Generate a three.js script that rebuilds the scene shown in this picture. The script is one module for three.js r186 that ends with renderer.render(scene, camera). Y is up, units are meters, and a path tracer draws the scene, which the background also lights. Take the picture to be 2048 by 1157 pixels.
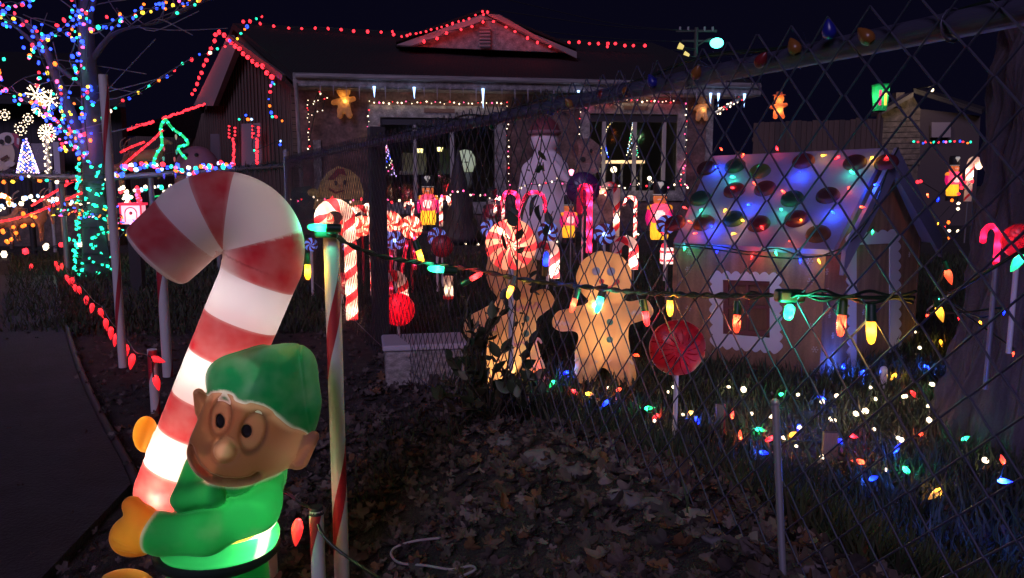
import * as THREE from 'three';
import { mergeGeometries, mergeVertices } from 'three/addons/utils/BufferGeometryUtils.js';
import { RoundedBoxGeometry } from 'three/addons/geometries/RoundedBoxGeometry.js';
import { ImprovedNoise } from 'three/addons/math/ImprovedNoise.js';

// ---------- camera, sky, night light, exposure ----------
const scene = new THREE.Scene();
const F = 1577, TILT = -0.1374, EYE = 1.0;
const camera = new THREE.PerspectiveCamera(40.3, 2048 / 1157, 0.05, 300);
camera.position.set(0, EYE, 0);
camera.rotation.x = TILT;
camera.updateMatrixWorld();
const renderer = new THREE.WebGLRenderer({ antialias: true });
renderer.setSize(1024, 578);
renderer.toneMapping = THREE.LinearToneMapping;
renderer.toneMappingExposure = 1.1;
renderer.shadowMap.enabled = true;
{
  const W = 64, H = 32, d = new Float32Array(W * H * 4);
  for (let y = 0; y < H; y++) for (let x = 0; x < W; x++) {
    const up = Math.max(0, (y + 0.5) / H * 2 - 1), o = (y * W + x) * 4, k = 1 - 0.35 * up;
    d[o] = 0.0021 * k; d[o + 1] = 0.0018 * k; d[o + 2] = 0.0070 * k; d[o + 3] = 1;
  }
  const sky = new THREE.DataTexture(d, W, H, THREE.RGBAFormat, THREE.FloatType);
  sky.mapping = THREE.EquirectangularReflectionMapping; sky.magFilter = THREE.LinearFilter; sky.needsUpdate = true;
  scene.background = sky; scene.environment = sky;
}
const moon = new THREE.DirectionalLight(new THREE.Color().setRGB(0.68, 0.55, 1.0), 0.95);   // night glow of the street behind the camera
moon.position.set(-3.2, 6.5, 6); moon.target.position.set(0, 0, -5);
moon.castShadow = true; moon.shadow.radius = 45;
Object.assign(moon.shadow.camera, { left: -20, right: 20, top: 20, bottom: -20, far: 60 });
scene.add(moon, moon.target);

// ---------- helpers ----------
const V = (x, y, z) => new THREE.Vector3(x, y, z);
let seed = 7;
const rnd = () => { seed = (seed * 1664525 + 1013904223) >>> 0; return seed / 4294967296; };
const rr = (a, b) => a + (b - a) * rnd();
const pick = (a) => a[Math.floor(rnd() * a.length)];
const clamp = (x, a, b) => Math.min(b, Math.max(a, x));
const sst = (a, b, x) => { const t = clamp((x - a) / (b - a), 0, 1); return t * t * (3 - 2 * t); };
const lerp = (a, b, t) => a + (b - a) * t;
const noise = new ImprovedNoise();
const cT = Math.cos(TILT), sT = Math.sin(TILT);
function ray(px, py) {                       // direction of sight measured on the photograph
  const x = (px - 1024) / F, y = -(py - 578.5) / F;
  return V(x, y * cT + sT, y * sT - cT);
}
const at = (px, py, Z) => { const r = ray(px, py); return r.multiplyScalar(Z / -r.z).add(V(0, EYE, 0)); };
// fence line on plan: x = 1 - 0.4 Z
const berm = (x, Z) => { const d = (x - (1.0 - 0.4 * Z)) / 1.077; return lerp(0.33, 0.03, sst(1.6, 3.6, Z)) * Math.exp(-Math.pow(d / (d < 0 ? 0.42 : 0.5), 2)) * sst(0.2, 0.9, Z); };
const gh = (x, z) => berm(x, -z) + 0.012 * noise.noise(x * 2.1, z * 2.1, 3) + 0.006 * noise.noise(x * 7, z * 7, 8);
function gnd(px, py, lift = 0) {
  const r = ray(px, py); r.multiplyScalar(1 / -r.z);
  for (let Z = 0.4; Z < 60; Z += Z < 6 ? 0.01 : 0.1) { const p = V(r.x * Z, EYE + r.y * Z, -Z); if (p.y <= gh(p.x, p.z) + lift) return p; }
  return V(r.x * 60, 0, -60);
}
function hit(px, py, P, N) { const r = ray(px, py), o = V(0, EYE, 0); return r.multiplyScalar(P.clone().sub(o).dot(N) / r.dot(N)).add(o); }

const used = new Map();
function numbered(n) { const k = used.get(n) ?? 0; used.set(n, k + 1); return k ? n + '_' + String(k).padStart(3, '0') : n; }
function tag(o, label, category, group, kind) {
  if (label) o.userData.label = label;
  if (category) o.userData.category = category;
  if (group) o.userData.group = group;
  if (kind) o.userData.kind = kind;
  return o;
}
function thing(name, label, category, pos = V(0, 0, 0), turn = 0, group) {
  const o = new THREE.Group(); o.name = numbered(name); o.position.copy(pos); o.rotation.y = turn; scene.add(o);
  return tag(o, label, category, group);
}
function part(name, geo, m, parent, pos, rot) {
  const o = new THREE.Mesh(Array.isArray(geo) ? mergeGeometries(geo.map((g) => { g = g.index ? g.toNonIndexed() : g; for (const k of Object.keys(g.attributes)) if (!['position', 'normal', 'uv'].includes(k)) g.deleteAttribute(k); if (!g.attributes.uv) g.setAttribute('uv', new THREE.BufferAttribute(new Float32Array(g.attributes.position.count * 2), 2)); return g; })) : geo, m);
  o.name = parent === scene ? numbered(name) : name; o.castShadow = o.receiveShadow = true;
  if (pos) o.position.copy(pos);
  if (rot) o.rotation.set(...rot);
  parent.add(o);
  return o;
}
const structure = (name, geo, m) => tag(part(name, geo, m, scene), null, null, null, 'structure');
function dup(src, label, pos, turn) {
  const c = src.clone(); c.name = numbered(src.name.replace(/_\d{3}$/, '')); c.userData = { ...src.userData, label }; scene.add(c);
  if (pos) c.position.copy(pos);
  if (turn !== undefined) c.rotation.y = turn;
  return c;
}
const col = (c) => Array.isArray(c) ? new THREE.Color().setRGB(...c) : new THREE.Color(c);
const mat = (c, o = {}) => new THREE.MeshStandardMaterial({ color: col(c), roughness: 0.7, ...o });
const glow = (c, e, o = {}) => mat(c, { emissive: col(e), roughness: 0.4, ...o });
const plastic = (c, t = 0.5, o = {}) => new THREE.MeshPhysicalMaterial({ color: col(c), roughness: 0.85, transmission: t, thickness: 0, side: THREE.DoubleSide, specularIntensity: 0.5, ...o });
function lamp(parent, p, c, i, r = 1) {
  const l = new THREE.PointLight(col(c), i, 0, 2); l.position.copy(p); l.castShadow = true; l.shadow.radius = r; l.name = 'lamp_light'; parent.add(l); return l;
}
const box = (w, h, d, x = 0, y = 0, z = 0) => new THREE.BoxGeometry(w, h, d).translate(x, y, z);
const rbox = (w, h, d, r, x = 0, y = 0, z = 0) => new RoundedBoxGeometry(w, h, d, 2, r).translate(x, y, z);
const cyl = (r0, r1, h, n = 10, x = 0, y = 0, z = 0) => new THREE.CylinderGeometry(r1, r0, h, n).translate(x, y + h / 2, z);
const ball = (r, x = 0, y = 0, z = 0, a = 14, b = 10) => new THREE.SphereGeometry(r, a, b).translate(x, y, z);
const lathe = (pts, n = 20) => new THREE.LatheGeometry(pts.map((p) => new THREE.Vector2(p[0], p[1])), n);
const tube = (pts, r, n = 5, seg) => new THREE.TubeGeometry(new THREE.CatmullRomCurve3(pts, false, 'catmullrom', 0.5), seg ?? Math.max(2, pts.length * 4), r, n);
const bar = (a, b, r0, r1 = r0, n = 7) => { const d = b.clone().sub(a), g = new THREE.CylinderGeometry(r1, r0, d.length(), n); g.applyQuaternion(new THREE.Quaternion().setFromUnitVectors(V(0, 1, 0), d.normalize())); const c = a.clone().add(b).multiplyScalar(0.5); return g.translate(c.x, c.y, c.z); };
// polygon in space swept along v: walls, roofs, boards, cut-outs
function prism(P, v, holes = []) {
  const n = V(0, 0, 0);
  for (let i = 0; i < P.length; i++) { const a = P[i], b = P[(i + 1) % P.length]; n.x += (a.y - b.y) * (a.z + b.z); n.y += (a.z - b.z) * (a.x + b.x); n.z += (a.x - b.x) * (a.y + b.y); }
  n.normalize();
  const up = Math.abs(n.y) > 0.9 ? V(1, 0, 0) : V(0, 1, 0), U = up.clone().cross(n).normalize(), W = n.clone().cross(U);
  const flat = (q) => q.map((p) => new THREE.Vector2(p.dot(U), p.dot(W)));
  const rings = [P, ...holes], f2 = rings.map(flat);
  const tris = THREE.ShapeUtils.triangulateShape(f2[0], f2.slice(1)), all = rings.flat(), pos = [], uv = [];
  const flip = v.dot(n) > 0;
  const put = (p) => { pos.push(p.x, p.y, p.z); };
  for (const [a, b, c] of tris) {
    const A = all[a], B = all[b], C = all[c], want = flip ? -1 : 1;
    const nn = B.clone().sub(A).cross(C.clone().sub(A)).dot(n) * want > 0 ? [A, B, C] : [A, C, B];
    nn.forEach((p) => { put(p); uv.push(p.dot(U), p.dot(W)); });
    [nn[0], nn[2], nn[1]].forEach((p) => { put(p.clone().add(v)); uv.push(p.dot(U), p.dot(W)); });
  }
  for (const R of rings) for (let i = 0; i < R.length; i++) {
    const a = R[i], b = R[(i + 1) % R.length], a2 = a.clone().add(v), b2 = b.clone().add(v), L = a.distanceTo(b), T = v.length();
    for (const [p, u, w] of [[a, 0, 0], [b, L, 0], [b2, L, T], [a, 0, 0], [b2, L, T], [a2, 0, T]]) { put(p); uv.push(u, w); }
  }
  const g = new THREE.BufferGeometry();
  g.setAttribute('position', new THREE.Float32BufferAttribute(pos, 3)); g.setAttribute('uv', new THREE.Float32BufferAttribute(uv, 2));
  g.computeVertexNormals();
  return g;
}
const oval = (cx, cy, rx, ry, n = 20, z = 0, a0 = 0, a1 = Math.PI * 2) => Array.from({ length: n }, (_, i) => { const a = a0 + (a1 - a0) * i / n; return V(cx + rx * Math.cos(a), cy + ry * Math.sin(a), z); });

// ---------- surface of a distance field (naive surface nets) ----------
function surfaceNets(f, lo, hi, step, blockSkip = 4) {
  const n = [0, 1, 2].map((i) => Math.ceil((hi[i] - lo[i]) / step) + 1), [nx, ny, nz] = n, D = new Float32Array(nx * ny * nz).fill(9e3);
  const B = blockSkip, half = B * step * 0.9;
  for (let k = 0; k < nz; k += B) for (let j = 0; j < ny; j += B) for (let i = 0; i < nx; i += B) {
    const c = f(lo[0] + (i + B / 2) * step, lo[1] + (j + B / 2) * step, lo[2] + (k + B / 2) * step), far = Math.abs(c) > half * 2.2;
    for (let c3 = k; c3 < Math.min(nz, k + B + 1); c3++) for (let b = j; b < Math.min(ny, j + B + 1); b++) for (let a = i; a < Math.min(nx, i + B + 1); a++) {
      const o = (c3 * ny + b) * nx + a;
      if (far) { if (D[o] > 8e3) D[o] = c; } else D[o] = f(lo[0] + a * step, lo[1] + b * step, lo[2] + c3 * step);
    }
  }
  const id = new Int32Array(nx * ny * nz).fill(-1), pos = [], idx = [];
  const off = [0, 1, nx, nx + 1, nx * ny, nx * ny + 1, nx * ny + nx, nx * ny + nx + 1];
  const E = [[0, 1], [2, 3], [4, 5], [6, 7], [0, 2], [1, 3], [4, 6], [5, 7], [0, 4], [1, 5], [2, 6], [3, 7]];
  for (let k = 0; k < nz - 1; k++) for (let j = 0; j < ny - 1; j++) for (let i = 0; i < nx - 1; i++) {
    const o = (k * ny + j) * nx + i; let s = 0;
    for (let q = 0; q < 8; q++) if (D[o + off[q]] < 0) s++;
    if (s === 0 || s === 8) continue;
    let x = 0, y = 0, z = 0, c = 0;
    for (const [a, b] of E) { const da = D[o + off[a]], db = D[o + off[b]]; if ((da < 0) === (db < 0)) continue; const t = da / (da - db); x += lerp(a & 1, b & 1, t); y += lerp((a >> 1) & 1, (b >> 1) & 1, t); z += lerp(a >> 2, b >> 2, t); c++; }
    id[o] = pos.length / 3; pos.push(lo[0] + (i + x / c) * step, lo[1] + (j + y / c) * step, lo[2] + (k + z / c) * step);
  }
  const quad = (a, b, c, d, fl) => { if (a < 0 || b < 0 || c < 0 || d < 0) return; if (fl) idx.push(a, b, c, a, c, d); else idx.push(a, c, b, a, d, c); };
  for (let k = 1; k < nz - 1; k++) for (let j = 1; j < ny - 1; j++) for (let i = 1; i < nx - 1; i++) {
    const o = (k * ny + j) * nx + i, d0 = D[o] < 0;
    if (d0 !== D[o + 1] < 0) quad(id[o - nx - nx * ny], id[o - nx * ny], id[o], id[o - nx], d0);
    if (d0 !== D[o + nx] < 0) quad(id[o - 1 - nx * ny], id[o - nx * ny], id[o], id[o - 1], !d0);
    if (d0 !== D[o + nx * ny] < 0) quad(id[o - 1 - nx], id[o - nx], id[o], id[o - 1], d0);
  }
  const nor = new Float32Array(pos.length), h = step * 0.5;
  for (let i = 0; i < pos.length; i += 3) {
    const [x, y, z] = [pos[i], pos[i + 1], pos[i + 2]], g = V(f(x + h, y, z) - f(x - h, y, z), f(x, y + h, z) - f(x, y - h, z), f(x, y, z + h) - f(x, y, z - h)).normalize();
    nor[i] = g.x; nor[i + 1] = g.y; nor[i + 2] = g.z;
  }
  return { pos, nor, idx };
}
const smin = (a, b, k) => { const h = Math.max(k - Math.abs(a - b), 0) / k; return Math.min(a, b) - h * h * k * 0.25; };
const ell = (x, y, z, cx, cy, cz, rx, ry, rz) => { const a = (x - cx) / rx, b = (y - cy) / ry, c = (z - cz) / rz, k0 = Math.hypot(a, b, c), k1 = Math.hypot(a / rx, b / ry, c / rz); return k1 < 1e-9 ? -Math.min(rx, ry, rz) : k0 * (k0 - 1) / k1; };
const cap = (x, y, z, ax, ay, az, ra, bx, by, bz, rb) => { const dx = bx - ax, dy = by - ay, dz = bz - az, t = clamp(((x - ax) * dx + (y - ay) * dy + (z - az) * dz) / (dx * dx + dy * dy + dz * dz), 0, 1); return Math.hypot(x - ax - dx * t, y - ay - dy * t, z - az - dz * t) - lerp(ra, rb, t); };
// splits a netted surface into regions; region(x,y,z) gives a list of scores, the lowest wins, and triangles are cut along the border
function splitRegions(net, scores, names, place) {
  const n = net.pos.length / 3, S = [], out = names.map(() => ({ p: [], n: [] }));
  for (let i = 0; i < n; i++) S.push(scores(net.pos[3 * i], net.pos[3 * i + 1], net.pos[3 * i + 2]));
  const best = S.map((s) => { let b = 0; for (let k = 1; k < s.length; k++) if (s[k] < s[b]) b = k; return b; });
  const vert = (i) => ({ p: [0, 1, 2].map((c) => net.pos[3 * i + c]), n: [0, 1, 2].map((c) => net.nor[3 * i + c]) });
  const mid = (a, b, t) => ({ p: a.p.map((x, c) => lerp(x, b.p[c], t)), n: a.n.map((x, c) => lerp(x, b.n[c], t)) });
  const put = (r, ...vs) => { for (const v of vs) { out[r].p.push(...v.p); out[r].n.push(...v.n); } };
  for (let q = 0; q < net.idx.length; q += 3) {
    const I = [net.idx[q], net.idx[q + 1], net.idx[q + 2]], b = I.map((i) => best[i]);
    if (b[0] === b[1] && b[1] === b[2]) { put(b[0], ...I.map(vert)); continue; }
    let lone = b[0] === b[1] ? 2 : b[0] === b[2] ? 1 : b[1] === b[2] ? 0 : -1;
    if (lone < 0) { put(b[0], ...I.map(vert)); continue; }
    const [i, j, k] = [I[lone], I[(lone + 1) % 3], I[(lone + 2) % 3]], A = best[i], Bq = best[j];
    const g = (m) => S[m][A] - S[m][Bq], ti = clamp(g(i) / (g(i) - g(j)), 0.001, 0.999), tk = clamp(g(i) / (g(i) - g(k)), 0.001, 0.999);
    const vi = vert(i), vj = vert(j), vk = vert(k), mij = mid(vi, vj, ti), mik = mid(vi, vk, tk);
    put(A, vi, mij, mik); put(Bq, mij, vj, vk); put(Bq, mij, vk, mik);
  }
  const geos = {};
  names.forEach((nm, r) => {
    if (!out[r].p.length) return;
    const g = new THREE.BufferGeometry(), p = out[r].p;
    g.setAttribute('position', new THREE.Float32BufferAttribute(p, 3)); g.setAttribute('normal', new THREE.Float32BufferAttribute(out[r].n, 3));
    geos[nm] = mergeVertices(g, 1e-4);
    geos[nm].userData.raw = true;
    if (place) place(geos[nm], nm);
  });
  return geos;
}
function netGeometry(net) { const g = new THREE.BufferGeometry(); g.setAttribute('position', new THREE.Float32BufferAttribute(net.pos, 3)); g.setAttribute('normal', new THREE.BufferAttribute(net.nor, 3)); g.setIndex(net.idx); return g; }

// ---------- procedural textures ----------
function noiseTex(w, h, fn, srgb = false) {
  const d = new Uint8Array(w * h * 4);
  for (let y = 0; y < h; y++) for (let x = 0; x < w; x++) { const v = fn(x / w, y / h, x, y), c = Array.isArray(v) ? v : [v, v, v], o = (y * w + x) * 4; for (let k = 0; k < 3; k++) d[o + k] = clamp(c[k] * 255, 0, 255); d[o + 3] = 255; }
  const t = new THREE.DataTexture(d, w, h); t.wrapS = t.wrapT = THREE.RepeatWrapping; t.magFilter = THREE.LinearFilter; t.minFilter = THREE.LinearMipmapLinearFilter; if (srgb) t.colorSpace = THREE.SRGBColorSpace; t.needsUpdate = true; return t;
}
const fbm = (x, y, z, per = 8) => { let s = 0, a = 0.5, f = 1; for (let i = 0; i < 4; i++) { s += a * noise.noise(x * f, y * f, z + i * 7.3); a *= 0.5; f *= 2; } return s; };
const ring = (u, v, r, z) => fbm(Math.cos(u * 6.2832) * r + 9, Math.sin(u * 6.2832) * r + v * 0 + 5, z + v * 3);
const grit = noiseTex(256, 256, (u, v) => 0.5 + 0.5 * fbm(u * 40, v * 40, 1) + rr(-0.15, 0.15));
const mottle = noiseTex(256, 256, (u, v) => 0.72 + 0.4 * fbm(u * 9, v * 9, 4) + 0.25 * fbm(u * 40, v * 40, 6), true);
const grain = noiseTex(256, 256, (u, v) => 0.74 + 0.3 * fbm(u * 30, v * 2.5, 2) + rr(-0.04, 0.04), true);
const siding = noiseTex(256, 64, (u, v) => { const g = (u * 8) % 1; return (g < 0.07 ? 0.25 : 0.75) + 0.35 * fbm(u * 40, v * 3, 5); }, true);
const shingle = noiseTex(256, 256, (u, v) => { const row = Math.floor(v * 16), x = (u * 16 + (row % 2) * 0.5) % 1, y = (v * 16) % 1; return (y < 0.14 || x < 0.06 ? 0.35 : 0.8) + 0.3 * fbm(u * 50, v * 50, 9); }, true);
const rep = (t, x, y) => { const c = t.clone(); c.repeat.set(x, y); c.needsUpdate = true; return c; };

// ---------- common materials ----------
const M = {
  darkCord: mat([0.006, 0.014, 0.008], { roughness: 0.5 }), blackCord: mat([0.008, 0.008, 0.008], { roughness: 0.35 }), socket: mat([0.008, 0.035, 0.018], { roughness: 0.4 }),
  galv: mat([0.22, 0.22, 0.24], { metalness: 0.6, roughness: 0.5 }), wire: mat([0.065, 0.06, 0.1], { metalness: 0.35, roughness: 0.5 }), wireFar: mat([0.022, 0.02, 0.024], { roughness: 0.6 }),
  white: mat([0.68, 0.66, 0.64], { map: mottle }), pvc: mat([0.52, 0.49, 0.47], { roughness: 0.45 }), ribbon: mat([0.33, 0.02, 0.03], { roughness: 0.4 }),
  leafDark: mat([0.022, 0.032, 0.016], { side: THREE.DoubleSide, roughness: 0.6 }), twig: mat([0.05, 0.035, 0.025]),
  bark: mat([0.1, 0.08, 0.075], { map: rep(grain, 3, 1), bumpMap: rep(grain, 3, 1), bumpScale: 0.03, roughness: 0.95 }),
  barkThin: mat([0.1, 0.085, 0.085]), black: mat([0.012, 0.012, 0.014]), wood: mat([0.2, 0.13, 0.09], { map: grain }),
  warmPlastic: plastic([0.9, 0.62, 0.32], 0.55), milk: plastic([0.85, 0.8, 0.75], 0.55), redPlastic: plastic([0.75, 0.04, 0.06], 0.5),
};
const HUE = {
  r: [3.2, 0.10, 0.16], g: [0.06, 2.2, 1.15], b: [0.10, 0.30, 3.6], o: [3.4, 0.62, 0.06], y: [3.0, 1.75, 0.12], w: [3.2, 2.5, 1.7], c: [1.2, 1.9, 3.4], p: [3.0, 0.35, 0.9], v: [2.2, 1.4, 3.2],
};
const BULB = {}, FAR = {};
for (const k in HUE) {
  const c = HUE[k], top = Math.max(...c);
  BULB[k] = new THREE.MeshPhysicalMaterial({ color: col(c.map((x) => clamp(x / top, k === 'b' ? 0.07 : 0.2, 0.97))), emissive: col(c.map((x) => x * 0.16)), transmission: 0.5, thickness: 0, roughness: 0.6, side: THREE.DoubleSide });
  FAR[k] = glow(c.map((x) => clamp(x / top, 0.02, 0.9)), c.map((x) => x * (x < top * 0.3 ? 0.7 : 0.85)));
}
const DEAD = { o: mat([0.2, 0.07, 0.015], { roughness: 0.3 }), b: mat([0.012, 0.014, 0.2], { roughness: 0.3 }), r: mat([0.16, 0.012, 0.015], { roughness: 0.3 }), g: mat([0.01, 0.09, 0.04], { roughness: 0.3 }) };
const tint = (k) => { const c = HUE[k], t = Math.max(...c); return k === 'b' ? [0.025, 0.11, 1] : c.map((x) => Math.max(0.06, x / t)); };
// bulb shapes, base at the origin, tip along +y
const C9 = lathe([[0.0055, 0], [0.0085, 0.004], [0.0115, 0.012], [0.0125, 0.02], [0.0115, 0.031], [0.008, 0.044], [0.0045, 0.053], [0.0012, 0.059], [0, 0.06]], 12);
const LED = lathe([[0.0058, 0], [0.0064, 0.003], [0.0066, 0.02], [0.0058, 0.027], [0.0038, 0.032], [0, 0.034]], 9);
const SOCK = cyl(0.0068, 0.0078, 0.024, 8, 0, -0.022, 0), DOT = new THREE.IcosahedronGeometry(1, 0);
const aim = (o, d) => o.quaternion.setFromUnitVectors(V(0, 1, 0), d.clone().normalize());

// ---------- ground, path, lawn ----------
{
  const xs = [], zs = [];
  for (let x = -90; x < 90;) { xs.push(x); const d = Math.abs(x - 0.3); x += d < 2.2 ? 0.06 : d < 7 ? 0.3 : 4 + d * 0.1; }
  for (let z = 6; z > -140;) { zs.push(z); const d = Math.abs(z + 2.4); z -= d < 2.3 ? 0.06 : d < 8 ? 0.3 : 4 + d * 0.1; }
  const pos = [], uv = [], idx = [];
  for (const z of zs) for (const x of xs) { pos.push(x, gh(x, z), z); uv.push(x, z); }
  for (let j = 0; j < zs.length - 1; j++) for (let i = 0; i < xs.length - 1; i++) { const a = j * xs.length + i, b = a + 1, c = a + xs.length, d = c + 1; idx.push(a, b, c, b, d, c); }
  const g = new THREE.BufferGeometry(); g.setAttribute('position', new THREE.Float32BufferAttribute(pos, 3)); g.setAttribute('uv', new THREE.Float32BufferAttribute(uv, 2)); g.setIndex(idx); g.computeVertexNormals();
  structure('ground', g, mat([0.055, 0.042, 0.036], { map: rep(mottle, 0.9, 0.9), bumpMap: rep(grit, 3, 3), bumpScale: 0.02, roughness: 1 }));
}
const ground = scene.children[scene.children.length - 1];
const pathEdge = [[262, 985], [246, 945], [222, 900], [196, 850], [172, 800], [152, 750], [136, 700], [124, 655], [113, 605], [102, 556]].map(([x, y]) => { const r = ray(x, y); return r.multiplyScalar(EYE / -r.y).setY(0).add(V(0, 0, 0)); });
{
  const e0 = pathEdge[0], far = pathEdge[pathEdge.length - 1];
  const P = [V(e0.x + 0.35, 0, 0.6), ...pathEdge.map((p) => V(p.x, 0, p.z)), V(far.x - 3.2, 0, far.z - 0.2), V(-4.6, 0, -3), V(-4.2, 0, 0.6)].map((p) => p.setY(-0.03));
  structure('path', prism(P, V(0, 0.058, 0)), mat([0.032, 0.028, 0.038], { map: rep(mottle, 0.35, 0.35), bumpMap: rep(grit, 2, 2), bumpScale: 0.008, roughness: 0.8 }));
  const kerb = [];
  for (let i = 0; i < pathEdge.length - 1; i++) { const a = pathEdge[i].clone(), b = pathEdge[i + 1].clone(); a.y = b.y = 0.012; a.x += 0.02; b.x += 0.02; kerb.push(bar(a, b, 0.02, 0.02, 6)); }
  structure('path_edging', mergeGeometries(kerb), mat([0.02, 0.016, 0.016]));
}
// grass of the yard behind the fence, and tufts at the path side
{
  const blade = new THREE.BufferGeometry();
  blade.setAttribute('position', new THREE.Float32BufferAttribute([-0.004, 0, 0, 0.004, 0, 0, -0.003, 0.5, 0.06, 0.003, 0.5, 0.06, 0, 1, 0.3], 3).applyMatrix4(new THREE.Matrix4().makeScale(1, 0.09, 0.09)));
  blade.setIndex([0, 1, 2, 1, 3, 2, 2, 3, 4]); blade.computeVertexNormals();
  const N = 60000, im = new THREE.InstancedMesh(blade, mat([0.03, 0.04, 0.02], { side: THREE.DoubleSide, roughness: 0.8 }), N), m4 = new THREE.Matrix4(), q = new THREE.Quaternion(), c = new THREE.Color();
  for (let i = 0, n = 0; n < N && i < N * 6; i++) {
    const Z = 1.3 + Math.pow(rnd(), 1.7) * 9, x = rr(-0.62 * Z - 0.2, 0.75 * Z + 0.3), d = x - (1 - 0.4 * Z);
    const inYard = d > 0.12, tuft = !inYard && x > -1.4 && d < 0 && noise.noise(x * 1.6, Z * 1.6, 40) > 0.25 && rnd() < 0.25, farLeft = Z > 5 && x < -1.2 && d > -4.5;
    if (!inYard && !tuft && !farLeft) { continue; }
    if (noise.noise(x * 1.3, Z * 1.3, 11) < -0.35 && rnd() < 0.7) continue;
    q.setFromEuler(new THREE.Euler(rr(-0.5, 0.5), rr(0, 6.3), rr(-0.5, 0.5)));
    const s = rr(0.5, 1.3) * (tuft ? 0.7 : 1);
    m4.compose(V(x, gh(x, -Z) - 0.005, -Z), q, V(s * (0.8 + Z * 0.12), s, s)); im.setMatrixAt(n, m4);
    im.setColorAt(n, c.setRGB(rr(0.5, 1.3), rr(0.6, 1.1), rr(0.4, 0.9))); n++; im.count = n;
  }
  im.name = 'grass'; im.receiveShadow = im.castShadow = true; scene.add(im); tag(im, 'dark uncut grass of the yard behind the wire fence', 'grass', null, 'stuff');
}
// fallen leaves
function leafGeo(kind) {
  const n = 24, pos = [0, 0, 0], idx = [], k = kind * 3.7, lobes = kind === 1 ? 1.5 : 2.5;
  for (let i = 0; i <= n; i++) {
    const a = -2.8 + 5.6 * i / n, lobe = Math.pow(Math.abs(Math.cos(a * lobes * 0.98)), 0.8), r = (kind === 1 ? 0.5 + 0.35 * lobe : 0.42 + 0.5 * lobe) * (1 - 0.12 * Math.abs(a)) * (1 + 0.2 * noise.noise(a * 3, k, 1)) * (i % 2 ? 1 : 0.93);
    const x = Math.sin(a) * r * (kind === 1 ? 0.75 : 1), z = Math.cos(a) * r;
    pos.push(x, r * r * (0.32 * Math.cos(a * 2 + k) + 0.4) + 0.22 * r * noise.noise(x * 2 + k, z * 2, k), z, x * 0.5, 0.1 * noise.noise(x * 3, z * 3, k + 4), z * 0.5);
  }
  for (let i = 0; i < n; i++) { const o = 1 + i * 2, m = o + 1, o2 = o + 2, m2 = o + 3; idx.push(0, m, m2, m, o, m2, o, o2, m2); }
  const stem = pos.length / 3; pos.push(-0.025, 0.02, -0.1, 0.025, 0.02, -0.1, 0, 0.18, -0.9); idx.push(stem, stem + 1, stem + 2);
  const g = new THREE.BufferGeometry(); g.setAttribute('position', new THREE.Float32BufferAttribute(pos, 3)); g.setIndex(idx); g.computeVertexNormals(); return g;
}
const leafG = [leafGeo(0), leafGeo(1), leafGeo(2).rotateX(0.5), leafGeo(3).rotateZ(0.6)];
const leafM = [[0.14, 0.09, 0.08], [0.09, 0.06, 0.055], [0.17, 0.125, 0.11], [0.1, 0.065, 0.045], [0.25, 0.19, 0.17], [0.06, 0.045, 0.042], [0.2, 0.085, 0.035], [0.12, 0.085, 0.08], [0.08, 0.055, 0.055]].map((c) => mat(c.map((q) => q * 0.48), { side: THREE.DoubleSide, roughness: 0.8 }));
{
  const m4 = new THREE.Matrix4(), q = new THREE.Quaternion();
  const spots = [];
  for (let i = 0; i < 30000; i++) {
    const Z = 0.9 + Math.pow(rnd(), 1.4) * 7, x = rr(-0.62 * Z - 0.3, 0.72 * Z + 0.3), d = x - (1 - 0.4 * Z);
    let keep = d < 0.35 && x > -1.15 ? 0.9 : d >= 0.35 ? 0.16 : 0;
    const strip = gndEdge(Z); if (x < -0.6 && x < strip) keep = x > strip - 1.6 ? 0.03 : 0.006; else if (x < -0.75 && x < 1 - 0.4 * Z) keep = 0.5;
    if (rnd() > keep) continue;
    spots.push([x, Z, (0.014 + 0.03 * rnd() * rnd()) * (keep > 0.5 ? 1.1 : 0.8)]);
  }
  spots.sort((a, b) => a[1] - b[1]);
  const inView = (s) => { const px = 1024 + F * s[0] / (s[1] * 0.99 + 0.13), py = 360 + F / s[1]; return py < 1160 && px > 560 && px < 1600; };
  const near = new Set(spots.filter(inView).slice(0, 290)), rest = spots.filter((s) => !near.has(s));
  const put = (s) => { q.setFromEuler(new THREE.Euler(rr(-0.75, 0.75), rr(0, 6.3), rr(-0.75, 0.75))); return V(s[0], gh(s[0], -s[1]) + rr(0.002, 0.03), -s[1]); };
  for (const s of near) { const p = put(s), o = part('leaf', pick(leafG), pick(leafM), ground, p); o.quaternion.copy(q); o.scale.setScalar(s[2]); }
  leafG.forEach((g, k) => {
    const mine = rest.filter((_, i) => i % 4 === k), im = new THREE.InstancedMesh(g, mat([0.75, 0.75, 0.75], { side: THREE.DoubleSide, roughness: 0.8 }), mine.length);
    mine.forEach((s, i) => { const p = put(s); m4.compose(p, q, V(s[2], s[2], s[2])); im.setMatrixAt(i, m4); const c = pick(leafM).color; im.setColorAt(i, c.clone().multiplyScalar(1.3)); });
    im.name = numbered('fallen_leaves'); im.castShadow = im.receiveShadow = true; scene.add(im); tag(im, ['broad brown fallen leaves strewn over the ground by the path and fence', 'narrow curled brown fallen leaves strewn over the ground', 'tipped up broad fallen leaves lying among the others', 'half folded fallen leaves lying among the others'][k], 'fallen leaves', null, 'stuff');
  });
}
function gndEdge(Z) { for (let i = 0; i < pathEdge.length - 1; i++) { const a = pathEdge[i], b = pathEdge[i + 1]; if (Z >= -a.z && Z <= -b.z) return lerp(a.x, b.x, (Z + a.z) / (a.z - b.z)); } return Z < -pathEdge[0].z ? pathEdge[0].x + 0.1 : pathEdge[pathEdge.length - 1].x; }

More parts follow.
